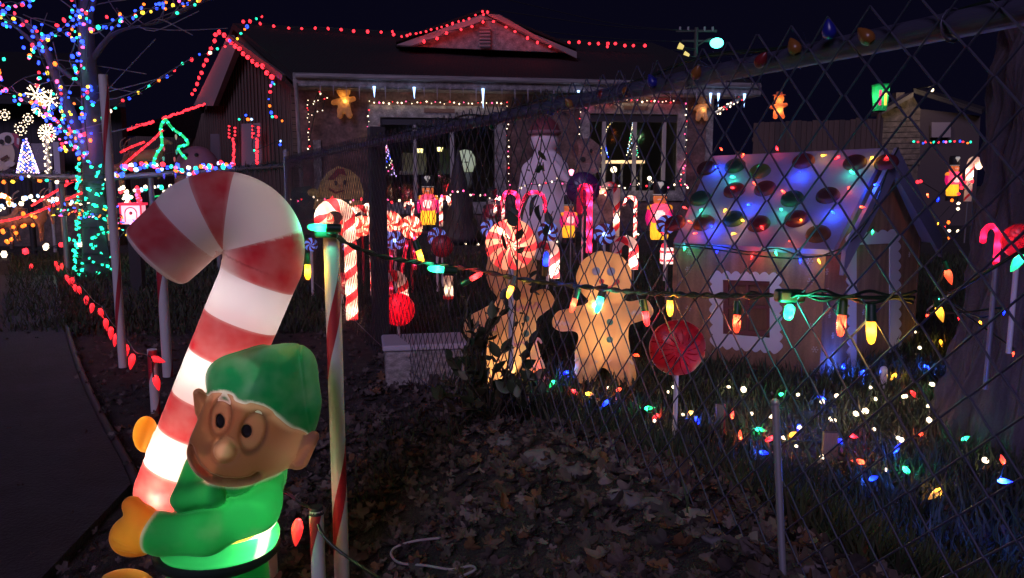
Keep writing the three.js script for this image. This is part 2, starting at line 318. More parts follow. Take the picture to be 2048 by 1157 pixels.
// stones heaped along the foot of the fence
{
  const rocks = [0, 1, 2, 3].map((k) => { const g = mergeVertices(new THREE.IcosahedronGeometry(1, 3).deleteAttribute('normal').deleteAttribute('uv')), p = g.attributes.position; for (let i = 0; i < p.count; i++) { const v = V(p.getX(i), p.getY(i), p.getZ(i)); v.multiplyScalar(1 + 0.35 * noise.noise(v.x * 1.1 + k * 9, v.y * 1.1, v.z * 1.1) + 0.07 * noise.noise(v.x * 5, v.y * 5 + k, v.z * 5)); p.setXYZ(i, Math.round(v.x * 5) / 5 * 0.3 + v.x * 0.7, v.y * 0.6, v.z * 0.8); } g.computeVertexNormals(); return g; });
  const rm = [[0.11, 0.1, 0.11], [0.09, 0.075, 0.08], [0.15, 0.12, 0.12]].map((c) => mat(c, { roughness: 0.95 }));
  const R = [[1085, 925, 62, 'widest of the stones, low and grey at the shrub'], [1145, 948, 55, 'blunt grey stone with an orange leaf at its foot'], [1215, 962, 34, 'smallest rounded stone in the row'], [1250, 1005, 60, 'stone under the fallen brown leaf by the fence'], [1310, 1022, 58, 'dark angular stone below the wire edge'], [1385, 1045, 60, 'tall pale sided stone near the leaning pipe'], [1432, 1082, 52, 'pale stone half buried in leaves near the pipe'], [1510, 1115, 75, 'large smooth dark stone at the foot of the pipe'], [1620, 1140, 70, 'flat stone lying just past the pipe'], [1010, 890, 40, 'small dark stone deep under the shrub']];
  R.forEach(([x, y, w, lab], i) => { const p = gnd(x, y), s = w / F * -p.z * 0.62, o = thing('stone', lab, 'stone', p.clone().setY(p.y + s * 0.12), i * 1.9, 'stones along the fence foot'); const b = part('stone_body', rocks[i % 4], rm[i % 3], o); b.scale.setScalar(s); });
}

// ---------- near wire fence ----------
const fp = (Z, y = 0, off = 0) => V(1 - 0.4 * Z - 0.928 * off, y, -Z + 0.371 * off);       // off > 0: towards the path
{
  const turn = Math.atan2(1, -0.4);
  const o = thing('wire_fence', 'long chain link fence running away between the path and the yard', 'fence', fp(0.6), 0);
  const yaw = new THREE.Quaternion().setFromUnitVectors(V(1, 0, 0), V(-0.4, 0, -1).normalize());
  o.quaternion.copy(yaw);
  const len = (8.6 - 0.6) * 1.077;
  part('rail', new THREE.CylinderGeometry(0.018, 0.018, len + 0.3, 12).rotateZ(Math.PI / 2), mat([0.07, 0.065, 0.11], { metalness: 0.4, roughness: 0.55, bumpMap: grit, bumpScale: 0.001 }), o, V(len / 2, 1.2, 0));
  const geo = [1, -1].map((s) => { const segs = []; for (let k = 0; k < 31; k++) { const a = V(0.02 * s * (k % 2 ? -1 : 1), k * 0.04 + 0.005, 0.0016 * s * (k % 2 ? -1 : 1)), b = V(0.02 * s * (k % 2 ? 1 : -1), (k + 1) * 0.04 + 0.005, 0.0016 * s * (k % 2 ? 1 : -1)); const e = b.clone().sub(a).multiplyScalar(0.02); segs.push(bar(a.sub(e), b.add(e), 0.0017, 0.0017, 5)); } return mergeGeometries(segs); });
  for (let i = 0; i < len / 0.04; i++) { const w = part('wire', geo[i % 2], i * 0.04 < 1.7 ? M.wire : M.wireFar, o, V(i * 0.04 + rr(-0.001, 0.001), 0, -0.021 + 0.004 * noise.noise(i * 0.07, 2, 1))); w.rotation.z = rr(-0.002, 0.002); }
  part('tension_wire', tube(Array.from({ length: 12 }, (_, i) => V(i * len / 11, 0.12 + 0.02 * Math.sin(i), -0.022)), 0.002, 5, 40), M.wire, o);
  const sAt = (Z) => (Z - 0.6) * 1.077;
  for (const Z of [4.55]) { part('wooden_post', rbox(0.088, 1.36, 0.088, 0.006, 0, 0.62, 0), mat([0.05, 0.04, 0.045], { map: grain }), o, V(sAt(Z), 0, 0.05)); }
  for (const Z of [8.55]) { part('metal_post', [cyl(0.03, 0.03, 1.3, 12), ball(0.033, 0, 1.3, 0)], M.galv, o, V(sAt(Z), 0, 0)); }
  for (let k = 0; k < 9; k++) part('rail_tie', new THREE.TorusGeometry(0.021, 0.0018, 5, 14).rotateY(Math.PI / 2), M.wire, o, V(0.5 + k * 0.85, 1.2, 0));
}
// tinsel garland and unlit lamps strung on the rail
{
  const o = thing('unlit_light_string', 'string of large unlit faceted lamps tied along the top rail of the wire fence', 'light string');
  const pts = []; for (let Z = 0.9; Z < 6; Z += 0.22) pts.push(fp(Z, 1.222 + 0.012 * Math.sin(Z * 9), 0.012 * Math.sin(Z * 5)));
  part('cord', tube(pts, 0.004, 6, 120), M.darkCord, o);
  const nd = []; for (let k = 0; k < 1700; k++) { const Z = 1.25 + Math.pow(rnd(), 0.8) * 6.8, p = fp(Z, 1.2, 0), a = rr(0, 6.3), u = V(-0.928 * Math.cos(a), Math.sin(a), 0.371 * Math.cos(a)), q = p.clone().addScaledVector(u, 0.016), e = p.clone().addScaledVector(u, 0.016 + rr(0.006, 0.034)).add(V(rr(-0.02, 0.02), rr(-0.01, 0.01), rr(-0.02, 0.02))); nd.push(bar(q, e, 0.0011, 0.0007, 3)); }
  tag(part('tinsel', nd, mat([0.03, 0.035, 0.09], { roughness: 0.4 }), o), null, null, null, 'stuff');
  const L = [[1745, 85, 'o'], [1660, 78, 'b'], [1595, 108, 'o'], [1515, 133, 'r'], [1390, 158, 'o'], [1310, 174, 'b'], [1255, 188, 'o'], [1205, 196, 'r'], [1145, 214, 'o'], [1100, 228, 'b'], [985, 255, 'g'], [950, 243, 'o'], [932, 252, 'r'], [884, 265, 'o'], [806, 276, 'r'], [668, 306, 'o']];
  for (const [x, y, c] of L) { const Zf = 1 / ((x - 1024) / F + 0.4), p = at(x, y, Zf - 0.02), b = part('lamp_bulb', C9, DEAD[c], o, p); b.rotation.set(rr(-0.9, 0.9), rr(0, 6), rr(-0.9, 0.9)); b.scale.set(0.85, 0.5, 0.85); }
}

// ---------- main house ----------
const house = thing('house', 'low ranch house with white trimmed windows and red lamps along its roof', 'house');
const HZ = { A: V(-3.79, 2.82, -14), e: V(0.985, 0, -0.172), n: V(0.172, 0, 0.985) };
{
  const siderM = mat([0.2, 0.14, 0.11], { map: siding, roughness: 0.9 }), wallM = mat([0.24, 0.135, 0.12], { map: rep(mottle, 0.5, 0.5), roughness: 0.9 }), trimM = mat([0.42, 0.38, 0.37], { map: mottle }), roofM = mat([0.014, 0.012, 0.014], { map: shingle, roughness: 1, bumpMap: shingle, bumpScale: 0.01 });
  const { A, e, n } = HZ, E2 = A.clone().addScaledVector(e, 8.69), P = V(-6.1, 4.4, -17.85), R = V(3.47, 4.38, -20.2), B = V(-8.42, 3.02, -21.7), BR = V(2.2, 2.9, -25.5);
  const roof = part('roof', prism([A, E2, R, P], V(0, -0.14, 0)), roofM, house);
  part('roof_slope', prism([P, R, BR, B], V(0, -0.14, 0)), roofM, house);
  // shed roof behind, running down to the left
  const S2 = at(245, 262, 21); part('rear_roof', prism([B, BR, V(0, 2.2, -28), S2], V(0, -0.12, 0)), roofM, house);
  part('fascia', prism([A.clone().add(V(0, 0.02, 0)), E2.clone().add(V(0, 0.02, 0)), E2.clone().add(V(0, -0.2, 0)), A.clone().add(V(0, -0.2, 0))], n.clone().multiplyScalar(0.03)), trimM, house);
  part('gutter', new THREE.CylinderGeometry(0.05, 0.05, 8.6, 8).rotateZ(Math.PI / 2).rotateY(0.173), trimM, house, A.clone().addScaledVector(e, 4.35).addScaledVector(n, 0.07).setY(2.78));
  // front wall with two wide window openings
  const W0 = A.clone().addScaledVector(n, -0.5).setY(0), onW = (x, y) => hit(x, y, W0, n), tOf = (x) => onW(x, 300).sub(W0).dot(e), w = (t, y) => W0.clone().addScaledVector(e, t).setY(y);
  const win = [[737, 1012, 212, 428], [1158, 1372, 207, 402]].map(([x0, x1, y0, y1]) => ({ a: tOf(x0), b: tOf(x1), t: onW((x0 + x1) / 2, y0).y, s: onW((x0 + x1) / 2, y1).y }));
  const tEnd = tOf(1424), hole = (q, m) => [w(q.a + m, q.s + m), w(q.b - m, q.s + m), w(q.b - m, q.t - m), w(q.a + m, q.t - m)];
  part('front_wall', prism([w(0, 0), w(tEnd, 0), w(tEnd, 2.74), w(0, 2.74)], n.clone().multiplyScalar(-0.12), win.map((q) => hole(q, 0.1))), wallM, house);
  part('right_wall', prism([w(tEnd, 0), w(tEnd, 2.74), w(tEnd, 2.74).addScaledVector(n, -6), w(tEnd, 0).addScaledVector(n, -6)], e.clone().multiplyScalar(-0.1)), wallM, house);
  part('soffit', prism([A.clone().setY(2.62), E2.clone().setY(2.62), E2.clone().setY(2.62).addScaledVector(n, -0.62), A.clone().setY(2.62).addScaledVector(n, -0.62)], V(0, -0.02, 0)), trimM, house);
  part('corner_board', prism([w(tEnd - 0.14, 0), w(tEnd, 0), w(tEnd, 2.6), w(tEnd - 0.14, 2.6)], n.clone().multiplyScalar(0.03)), trimM, house);
  const px0 = tOf(634); part('pilaster', prism([w(px0 - 0.07, 0), w(px0 + 0.07, 0), w(px0 + 0.07, 1.72), w(px0 - 0.07, 1.72)], n.clone().multiplyScalar(0.05)), trimM, house);
  win.forEach((q, i) => {
    const f = part('window', prism([w(q.a, q.s), w(q.b, q.s), w(q.b, q.t), w(q.a, q.t)], n.clone().multiplyScalar(0.05), [hole(q, i ? 0.2 : 0.22)]), trimM, house);
    f.userData.label = i ? 'white framed right front window with lit trees inside' : 'white framed wide left front window with a sash';
    const h = hole(q, i ? 0.2 : 0.22).map((p) => p.addScaledVector(n, -0.05));
    part('pane', prism(h, n.clone().multiplyScalar(-0.004)), new THREE.MeshPhysicalMaterial({ color: col([0.85, 0.9, 0.88]), transmission: 1, thickness: 0, roughness: 0.05 }), f);
    const yt = q.t - 0.22, dark = mat([0.03, 0.025, 0.03]);
    part('head_rail', prism([w(q.a + 0.2, yt - 0.13), w(q.b - 0.2, yt - 0.13), w(q.b - 0.2, yt), w(q.a + 0.2, yt)], n.clone().multiplyScalar(-0.07)), dark, f);
    for (const k of i ? [0.17, 0.52, 0.86] : [0.3, 0.62]) { const t = lerp(q.a + 0.2, q.b - 0.2, k); part('mullion', prism([w(t - 0.035, q.s + 0.2), w(t + 0.035, q.s + 0.2), w(t + 0.035, yt - 0.13), w(t - 0.035, yt - 0.13)], n.clone().multiplyScalar(-0.05)), mat([0.3, 0.28, 0.27]), f); }
    part('name_board', prism([w(lerp(q.a, q.b, 0.4), q.t - 0.13), w(lerp(q.a, q.b, 0.62), q.t - 0.13), w(lerp(q.a, q.b, 0.62), q.t - 0.05), w(lerp(q.a, q.b, 0.4), q.t - 0.05)], n.clone().multiplyScalar(0.065)), mat([0.13, 0.07, 0.06]), f);
    // the room behind
    const rb = (p, d) => p.clone().addScaledVector(n, -d), m = 0.05;
    const r = [w(q.a - 0.4, 0.05), w(q.b + 0.4, 0.05), w(q.b + 0.4, 2.6), w(q.a - 0.4, 2.6)].map((p) => rb(p, 3.2));
    part('room_wall', prism(r, n.clone().multiplyScalar(-0.05)), mat([0.1, 0.1, 0.09]), house);
    part('room_wall', prism([r[0], r[3], r[3].clone().addScaledVector(n, 3.06), r[0].clone().addScaledVector(n, 3.06)], e.clone().multiplyScalar(-0.04)), mat([0.1, 0.1, 0.09]), house);
    part('room_wall', prism([r[1], r[2], r[2].clone().addScaledVector(n, 3.06), r[1].clone().addScaledVector(n, 3.06)], e.clone().multiplyScalar(0.04)), mat([0.1, 0.1, 0.09]), house);
    part('room_floor', prism([r[0], r[1], r[1].clone().addScaledVector(n, 3.06), r[0].clone().addScaledVector(n, 3.06)], V(0, 0.04, 0)), mat([0.08, 0.06, 0.04]), house);
    part('room_ceiling', prism([r[3], r[2], r[2].clone().addScaledVector(n, 3.06), r[3].clone().addScaledVector(n, 3.06)], V(0, -0.04, 0)), mat([0.1, 0.1, 0.1]), house);
  });
  house.userData.win = undefined; HZ.win = win; HZ.w = w; HZ.onW = onW; HZ.W0 = W0;
  // gable end at the left
  const A2 = V(-3.95, 0, -14.42), B2 = V(-8.3, 0, -21.7), gd = B2.clone().sub(A2).normalize(), gn = V(gd.z, 0, -gd.x).multiplyScalar(1); if (gn.z < 0) gn.negate();
  const top = P.clone().add(V(0, -0.2, 0)).addScaledVector(gn, -0.12);
  part('gable_wall', prism([A2, B2, B2.clone().setY(2.9), top, A2.clone().setY(2.62)], gn.clone().multiplyScalar(-0.1)), siderM, house);
  const bat = [], gp = (s, y, o = 0) => A2.clone().addScaledVector(gd, s).addScaledVector(gn, o).setY(y), gl = A2.distanceTo(B2);
  for (let s = 0.1; s < gl; s += 0.3) { const yt = s < gl / 2 ? lerp(2.6, top.y, s / (gl / 2)) : lerp(top.y, 2.9, (s - gl / 2) / (gl / 2)); bat.push(bar(gp(s, 0, 0.01), gp(s, yt - 0.1, 0.01), 0.022, 0.022, 4)); }
  tag(part('batten_row', bat, siderM, house), null, null, null, 'stuff');
  HZ.gp = gp; HZ.gn = gn; HZ.A2 = A2;
  const G = (x, y, o = 0.06) => { const p = hit(x, y, A2, gn); return p.addScaledVector(gn, o); };
  HZ.G = G;
  part('barge_board', prism([[485, 72], [410, 212], [452, 213], [500, 100]].map(([x, y]) => G(x, y, 0.3)), gn.clone().multiplyScalar(-0.12)), mat([0.25, 0.22, 0.22]), house);
  part('barge_board', prism([[485, 72], [600, 152], [597, 164], [488, 88]].map(([x, y]) => G(x, y, 0.3)), gn.clone().multiplyScalar(-0.06)), mat([0.1, 0.07, 0.07]), house);
  part('downspout', [bar(A.clone().add(V(0.05, -0.15, 0.02)), V(-3.72, 0.3, -14.1), 0.035, 0.035, 8)], trimM, house);
  const dr = part('side_door', prism([[487, 248], [522, 246], [522, 335], [487, 335]].map(([x, y]) => G(x, y, 0.05)), gn.clone().multiplyScalar(-0.08)), mat([0.3, 0.28, 0.3]), house);
  part('side_panel', prism([[424, 268], [441, 268], [441, 330], [424, 330]].map(([x, y]) => G(x, y, 0.05)), gn.clone().multiplyScalar(-0.08)), mat([0.2, 0.18, 0.2]), house);
  // rear wing wall, low
  part('rear_wall', prism([B2.clone(), V(-12.5, 0, -25), V(-12.5, 2.1, -25), B2.clone().setY(2.8)], V(0, 0, -0.1)), siderM, house);
  // small front gable on the roof
  const g0 = at(792, 92, 16.4), g1 = at(1150, 106, 16.9), gp1 = at(967, 30, 16.6), back = V(-0.5, 0, -3.2), fw = V(0.17, 0, 0.985).multiplyScalar(0.12);
  part('roof_gable', prism([g0, g1, gp1], fw.clone().negate()), mat([0.4, 0.34, 0.34], { map: mottle }), house);
  for (const [a, b] of [[g0, gp1], [gp1, g1]]) {
    part('gable_roof', prism([a.clone().add(fw).add(V(0, 0.05, 0)), b.clone().add(fw).add(V(0, 0.05, 0)), b.clone().add(back).add(V(0, 0.05, 0)), a.clone().add(back).add(V(0, 0.05, 0))], V(0, 0.06, 0)), roofM, house);
    part('gable_trim', prism([a.clone().add(fw), b.clone().add(fw), b.clone().add(fw).add(V(0, -0.13, 0)), a.clone().add(fw).add(V(b.x > a.x ? 0.3 : -0.3, -0.02, 0))], fw.clone().multiplyScalar(0.3)), mat([0.2, 0.16, 0.16]), house);
  }
  const v = at(970, 75, 16.55), lv = part('louvre_vent', box(0.22, 0.42, 0.04), mat([0.16, 0.1, 0.1]), house, v);
  for (let k = 0; k < 6; k++) part('slat', box(0.22, 0.03, 0.03), mat([0.3, 0.22, 0.22]), lv, V(0, -0.17 + k * 0.068, 0.035), [0.5, 0, 0]);
}

// ---------- elf with candy cane: one hollow lit plastic figure ----------
{
  const O = at(436, 748, 1.6), k = 1.54 / F;
  const o = thing('elf_figure', 'glowing green elf hugging a giant red and white candy cane beside the path', 'figurine', O.clone(), Math.atan2(-O.x, -O.z));
  o.rotation.y = Math.atan2(0 - O.x, 0 - O.z) - 0.11;
  // field units are photograph pixels about the figure: x right, y down, z out
  const Q = [475, 637], U = [0.41, -0.912], C = [445, 495];
  const rad = (s) => s > 0 ? 78 : lerp(78, 70, clamp(-s / 400, 0, 1));
  const s0 = (518 - Q[0]) * U[0] + (528 - Q[1]) * U[1];
  // distance and running length along the cane
  function caneAt(x, y, z) {
    let s = (x - Q[0]) * U[0] + (y - Q[1]) * U[1]; s = clamp(s, -405, s0);
    let ax = Q[0] + U[0] * s, ay = Q[1] + U[1] * s;
    let d = Math.hypot(x - ax, y - ay, z) - rad(s), L = s, raw = (x - Q[0]) * U[0] + (y - Q[1]) * U[1];
    if (raw < s0) L = raw;
    // hook: an arc, then a straight end that is cut off flat
    const a = Math.atan2(-(y - C[1]), x - C[0]), a0 = -0.42, a1 = 2.304, aa = a < -1.9 ? a + 6.2832 : a, ac = clamp(aa, a0, a1), hx = C[0] + 80 * Math.cos(ac), hy = C[1] - 80 * Math.sin(ac);
    const dh = Math.hypot(x - hx, y - hy, z) - 80, ex = C[0] - 53.5, ey = C[1] - 59.5, t = (x - ex) * -0.743 + (y - ey) * 0.669;
    let dt = cap(x, y, z, ex, ey, 0, 80, ex - 104, ey + 94, 0, 75);
    { const c = t - 114, h = Math.max(22 - Math.abs(dt - c), 0) / 22; dt = Math.max(dt, c) + h * h * 22 * 0.25; }
    const left = x < 432 && y < 500 + (432 - x) * 1.2;
    if (dh < d && (raw > s0 - 5 || left)) { d = dh; L = 1000 + ac * 180 / Math.PI; }
    if (t > 0 && dt < d + 2 && left) { d = Math.min(d, dt); L = 1132 + t; }
    d = smin(d, dh, 10); d = smin(d, dt, 10);
    return [d, L];
  }
  const rot = (x, y, cx, cy, a) => { const c = Math.cos(a), s = Math.sin(a), dx = x - cx, dy = y - cy; return [dx * c + dy * s, -dx * s + dy * c]; };
  const eyes = [[440, 806, 19, 33, 0.22], [499, 833, 23, 36, 0.28]], pupils = [[438, 813, 9, 13], [487, 831, 10, 13]];
  const eyeQ = (x, y, e) => { const [u, v] = rot(x, y, e[0], e[1], e[4] ?? 0.2); return Math.hypot(u / e[2], v / e[3]); };
  const smile = [[383, 868], [396, 892], [414, 912], [438, 924], [466, 928], [490, 926], [503, 918]];
  const seg = (x, y, P) => { let m = 1e9; for (let i = 0; i < P.length - 1; i++) { const [ax, ay] = P[i], [bx, by] = P[i + 1], dx = bx - ax, dy = by - ay, t = clamp(((x - ax) * dx + (y - ay) * dy) / (dx * dx + dy * dy), 0, 1); m = Math.min(m, Math.hypot(x - ax - dx * t, y - ay - dy * t)); } return m; };
  function faceD(x, y, z) {
    let d = ell(x, y, z, 488, 842, 108, 98, 100, 92);
    d = smin(d, ell(x, y, z, 432, 884, 138, 61, 52, 58), 40);
    d = smin(d, ell(x, y, z, 478, 898, 138, 82, 48, 70), 40);
    d = smin(d, ell(x, y, z, 548, 892, 100, 52, 46, 55), 30);
    if (z > 120) {
      for (const e of eyes) { const q = eyeQ(x, y, e), R = Math.min(e[2], e[3]); d += 6.5 * Math.exp(-Math.pow((q - 1) * R / 3.4, 2)) + (q < 1 ? 3 : 0) * sst(1, 0.7, q); }
      for (const p of pupils) d += 7 * 1.3 * sst(1.15, 0.8, Math.hypot((x - p[0]) / p[2], (y - p[1]) / p[3]));
      d += 11 * Math.exp(-Math.pow(seg(x, y, smile) / 6.5, 2)) - 6 * Math.exp(-Math.pow(seg(x, y - 14, smile) / 8, 2));
      d += 3 * Math.exp(-(Math.pow((x - 505) / 7, 2) + Math.pow((y - 917) / 9, 2)));
      d -= 5 * Math.exp(-Math.pow(seg(x, y, [[424, 768], [446, 758], [462, 764]]) / 8, 2)) + 5 * Math.exp(-Math.pow(seg(x, y, [[498, 778], [518, 784], [530, 800]]) / 8, 2));
    }
    d = smin(d, ell(x, y, z, 447, 864, 197, 22, 21, 24), 4) + 4 * Math.exp(-Math.pow((Math.hypot(x - 446, y - 864) - 24) / 4, 2)) * (z > 170 ? 1 : 0);
    return d;
  }
  function earD(x, y, z) {
    let l = cap(x, y, z, 404, 806, 108, 21, 391, 776, 96, 11); l = Math.max(l, -cap(x, y, z, 400, 806, 138, 13, 390, 780, 118, 7));
    let r = cap(x, y, z, 578, 912, 132, 27, 612, 872, 134, 12); r = Math.max(r, -cap(x, y, z, 582, 910, 168, 18, 613, 874, 156, 9));
    return [l, r];
  }
  function hatD(x, y, z) {
    let d = ell(x, y, z, 520, 788, 82, 105, 100, 104);
    d = smin(d, ell(x, y, z, 584, 838, 55, 42, 74, 66), 30);
    d = smin(d, ell(x, y, z, 576, 746, 45, 48, 50, 60), 30);
    d = smin(d, ell(x, y, z, 450, 748, 70, 45, 40, 70), 30);
    const f = Math.sin((x * 0.42 + y * 0.9) * 0.055) * 3; d += f * sst(0, 120, z);
    d += 2.5 * Math.exp(-Math.pow((x - 592 + (y - 720) * -0.1) / 2.2, 2));
    return d;
  }
  function shirtD(x, y, z) {
    let d = ell(x, y, z, 452, 985, 62, 92, 92, 78);
    d = smin(d, ell(x, y, z, 465, 932, 85, 92, 26, 78), 14);
    d = smin(d, ell(x, y, z, 455, 962, 96, 62, 34, 70), 10);
    d = smin(d, ell(x, y, z, 516, 962, 85, 42, 48, 55), 25);
    let arm = smin(cap(x, y, z, 522, 968, 100, 37, 492, 1012, 136, 44), cap(x, y, z, 492, 1012, 136, 44, 400, 1036, 162, 46), 30);
    arm = smin(arm, cap(x, y, z, 400, 1036, 162, 46, 318, 1038, 152, 44), 20);
    let a2 = smin(cap(x, y, z, 388, 932, 92, 34, 366, 985, 132, 33), cap(x, y, z, 366, 985, 132, 33, 415, 970, 150, 34), 10);
    d = smin(d, a2, 4) + 7 * Math.exp(-Math.pow((d - a2) / 8, 2)); d = smin(d, arm, 4) + 9 * Math.exp(-Math.pow((d - arm) / 9, 2));
    return d;
  }
  function skirtD(x, y, z) { const e = ell(x, y, z, 411, 1104, 52, 124, 52, 107); return Math.max(e, y - 1142) ; }
  function trimD(x, y, z) { return ell(x, y, z, 462, 1066, 66, 70, 26, 76); }
  function buckleD(x, y, z) { return ell(x, y, z, 445, 1070, 136, 42, 9, 20); }
  function mittD(x, y, z) {
    let d = smin(ell(x, y, z, 263, 1046, 128, 46, 42, 42), ell(x, y, z, 283, 1030, 138, 34, 44, 40), 20);
    d = smin(d, cap(x, y, z, 262, 985, 128, 19, 286, 1014, 148, 24), 12);
    d += 2.5 * Math.exp(-Math.pow(seg(x, y, [[232, 1040], [262, 1052]]) / 3, 2)) + 2.5 * Math.exp(-Math.pow(seg(x, y, [[240, 1062], [268, 1068]]) / 3, 2));
    return d;
  }
  function mittB(x, y, z) { return ell(x, y, z, 264, 890, -30, 24, 38, 44); }
  function bandD(x, y, z) { return Math.max(ell(x, y, z, 405, 1134, 40, 130, 42, 114), 1126 - y); }
  function legD(x, y, z) { return Math.min(cap(x, y, z, 352, 1150, 40, 46, 340, 1232, 50, 44), cap(x, y, z, 460, 1150, 40, 46, 465, 1232, 40, 44)); }
  function shoeD(x, y, z) { return smin(ell(x, y, z, 226, 1184, 100, 66, 52, 52), ell(x, y, z, 300, 1215, 80, 70, 40, 50), 20); }
  const groups = (x, y, z) => { const [c] = caneAt(x, y, z); const er = earD(x, y, z); return [c, faceD(x, y, z), er[0], hatD(x, y, z), shirtD(x, y, z), skirtD(x, y, z), trimD(x, y, z), buckleD(x, y, z), mittD(x, y, z), bandD(x, y, z), legD(x, y, z), shoeD(x, y, z), mittB(x, y, z), er[1]]; };
  const field = (x, y, z) => {
    const g = groups(x, y, z); let d = g[0];
    for (let i = 1; i < g.length; i++) d = smin(d, g[i], i === 2 || i === 13 ? 5 : i === 6 || i === 7 ? 4 : 6);
    return d;
  };
  const net = surfaceNets(field, [190, 325, -120], [655, 1246, 232], 4);
  const marks = [[-1e9, 0], [-357, 1], [-276, 0], [-195, 1], [-99, 0], [-11, 1], [90, 0]];            // 0 red, 1 white, running up the shaft
  const bounds = [-357, -276, -195, -99, -11, 82];
  function stripe(L) {                                       // signed: below zero where the paint is red
    if (L > 900) { const a = L - 1000, b = [15, 80, 112, 156, 238]; let sgn = -1, m = 1e9; for (const q of b) { m = Math.min(m, Math.abs(a - q) * 1.6); if (a > q) sgn = -sgn; } return sgn * m; }
    let sgn = -1, m = 1e9; for (const q of bounds) { m = Math.min(m, Math.abs(L - q)); if (L > q) sgn = -sgn; } return sgn * m;
  }
  const names = ['red_stripe', 'white_stripe', 'face', 'ear', 'hat', 'shirt', 'skirt', 'fur_trim', 'buckle', 'mitten', 'belt', 'leg', 'shoe', 'pupil', 'rear_mitten', 'right_ear'];
  const scores = (x, y, z) => {
    const g = groups(x, y, z), st = stripe(caneAt(x, y, z)[1]);
    const red = g[0] + Math.max(0, st) * 0.5, wht = g[0] + Math.max(0, -st) * 0.5;
    const pu = z > 130 ? Math.min(...pupils.map((p) => (Math.hypot((x - p[0]) / p[2], (y - p[1]) / p[3]) - 1) * 10)) : 99;
    return [red, wht, g[1], g[2], g[3], g[4], g[5], g[6], g[7], g[8], g[9], g[10], g[11], g[1] + Math.max(-50, pu), g[12], g[13]];
  };
  const lin = { red_stripe: [0.46, 0.018, 0.028], white_stripe: [0.78, 0.74, 0.72], face: [0.2, 0.08, 0.038], ear: [0.25, 0.1, 0.05], right_ear: [0.25, 0.1, 0.05], hat: [0.007, 0.19, 0.06], shirt: [0.01, 0.24, 0.06], skirt: [0.02, 0.36, 0.11], fur_trim: [0.9, 0.88, 0.72], buckle: [0.8, 0.45, 0.06], mitten: [0.82, 0.42, 0.03], rear_mitten: [0.82, 0.42, 0.03], belt: [0.01, 0.018, 0.014], leg: [0.01, 0.3, 0.08], shoe: [0.8, 0.5, 0.05], pupil: [0.012, 0.008, 0.006] };
  const through = { hat: 0.34, face: 0.42, ear: 0.4, right_ear: 0.4, pupil: 0.02, belt: 0.03, red_stripe: 0.42 };
  const geos = splitRegions(net, scores, names, (g, nm) => {
    const p = g.attributes.position, c = new Float32Array(p.count * 3), base = lin[nm];
    for (let i = 0; i < p.count; i++) {
      const x = p.getX(i), y = p.getY(i), z = p.getZ(i); let b = base;
      // sprayed paint: thinner towards seams and the rims where two colours meet, scuffs in places
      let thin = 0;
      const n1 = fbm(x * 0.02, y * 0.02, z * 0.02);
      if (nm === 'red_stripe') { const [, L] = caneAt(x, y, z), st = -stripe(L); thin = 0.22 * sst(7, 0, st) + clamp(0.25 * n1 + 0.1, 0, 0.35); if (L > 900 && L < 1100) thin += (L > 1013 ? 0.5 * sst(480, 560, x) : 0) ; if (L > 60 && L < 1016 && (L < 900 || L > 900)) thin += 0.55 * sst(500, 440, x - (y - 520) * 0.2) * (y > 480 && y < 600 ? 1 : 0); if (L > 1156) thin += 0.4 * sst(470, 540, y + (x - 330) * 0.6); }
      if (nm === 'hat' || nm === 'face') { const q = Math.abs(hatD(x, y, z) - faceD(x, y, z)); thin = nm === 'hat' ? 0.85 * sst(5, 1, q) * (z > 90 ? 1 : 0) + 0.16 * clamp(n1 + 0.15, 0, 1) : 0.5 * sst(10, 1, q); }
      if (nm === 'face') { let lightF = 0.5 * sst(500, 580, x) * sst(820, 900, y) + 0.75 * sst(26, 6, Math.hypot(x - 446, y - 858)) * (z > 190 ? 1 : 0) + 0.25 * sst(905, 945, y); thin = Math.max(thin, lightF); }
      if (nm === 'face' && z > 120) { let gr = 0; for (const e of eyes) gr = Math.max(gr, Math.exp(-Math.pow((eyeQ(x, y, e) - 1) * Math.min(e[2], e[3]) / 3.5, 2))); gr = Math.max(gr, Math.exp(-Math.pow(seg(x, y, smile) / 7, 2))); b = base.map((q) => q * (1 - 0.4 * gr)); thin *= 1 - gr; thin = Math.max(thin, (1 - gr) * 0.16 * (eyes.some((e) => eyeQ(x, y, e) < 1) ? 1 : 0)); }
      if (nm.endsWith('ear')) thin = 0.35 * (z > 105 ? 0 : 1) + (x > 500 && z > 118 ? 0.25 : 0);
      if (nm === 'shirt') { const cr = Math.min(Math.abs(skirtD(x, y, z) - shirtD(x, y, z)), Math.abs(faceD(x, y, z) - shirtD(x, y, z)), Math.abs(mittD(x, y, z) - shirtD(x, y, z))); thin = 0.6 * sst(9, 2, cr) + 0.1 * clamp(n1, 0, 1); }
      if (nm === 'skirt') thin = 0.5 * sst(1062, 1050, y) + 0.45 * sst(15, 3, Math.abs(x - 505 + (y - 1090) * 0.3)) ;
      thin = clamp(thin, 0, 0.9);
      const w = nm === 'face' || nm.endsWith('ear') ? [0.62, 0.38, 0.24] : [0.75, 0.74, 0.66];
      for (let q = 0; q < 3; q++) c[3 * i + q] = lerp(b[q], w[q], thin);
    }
    g.setAttribute('color', new THREE.BufferAttribute(c, 3));
    g.translate(-420, -760, 0).scale(k, -k, k);
    const ix = g.index.array; for (let i = 0; i < ix.length; i += 3) { const t = ix[i + 1]; ix[i + 1] = ix[i + 2]; ix[i + 2] = t; }
    const nn = g.attributes.normal; for (let i = 0; i < nn.count; i++) nn.setY(i, nn.getY(i)); 
  });
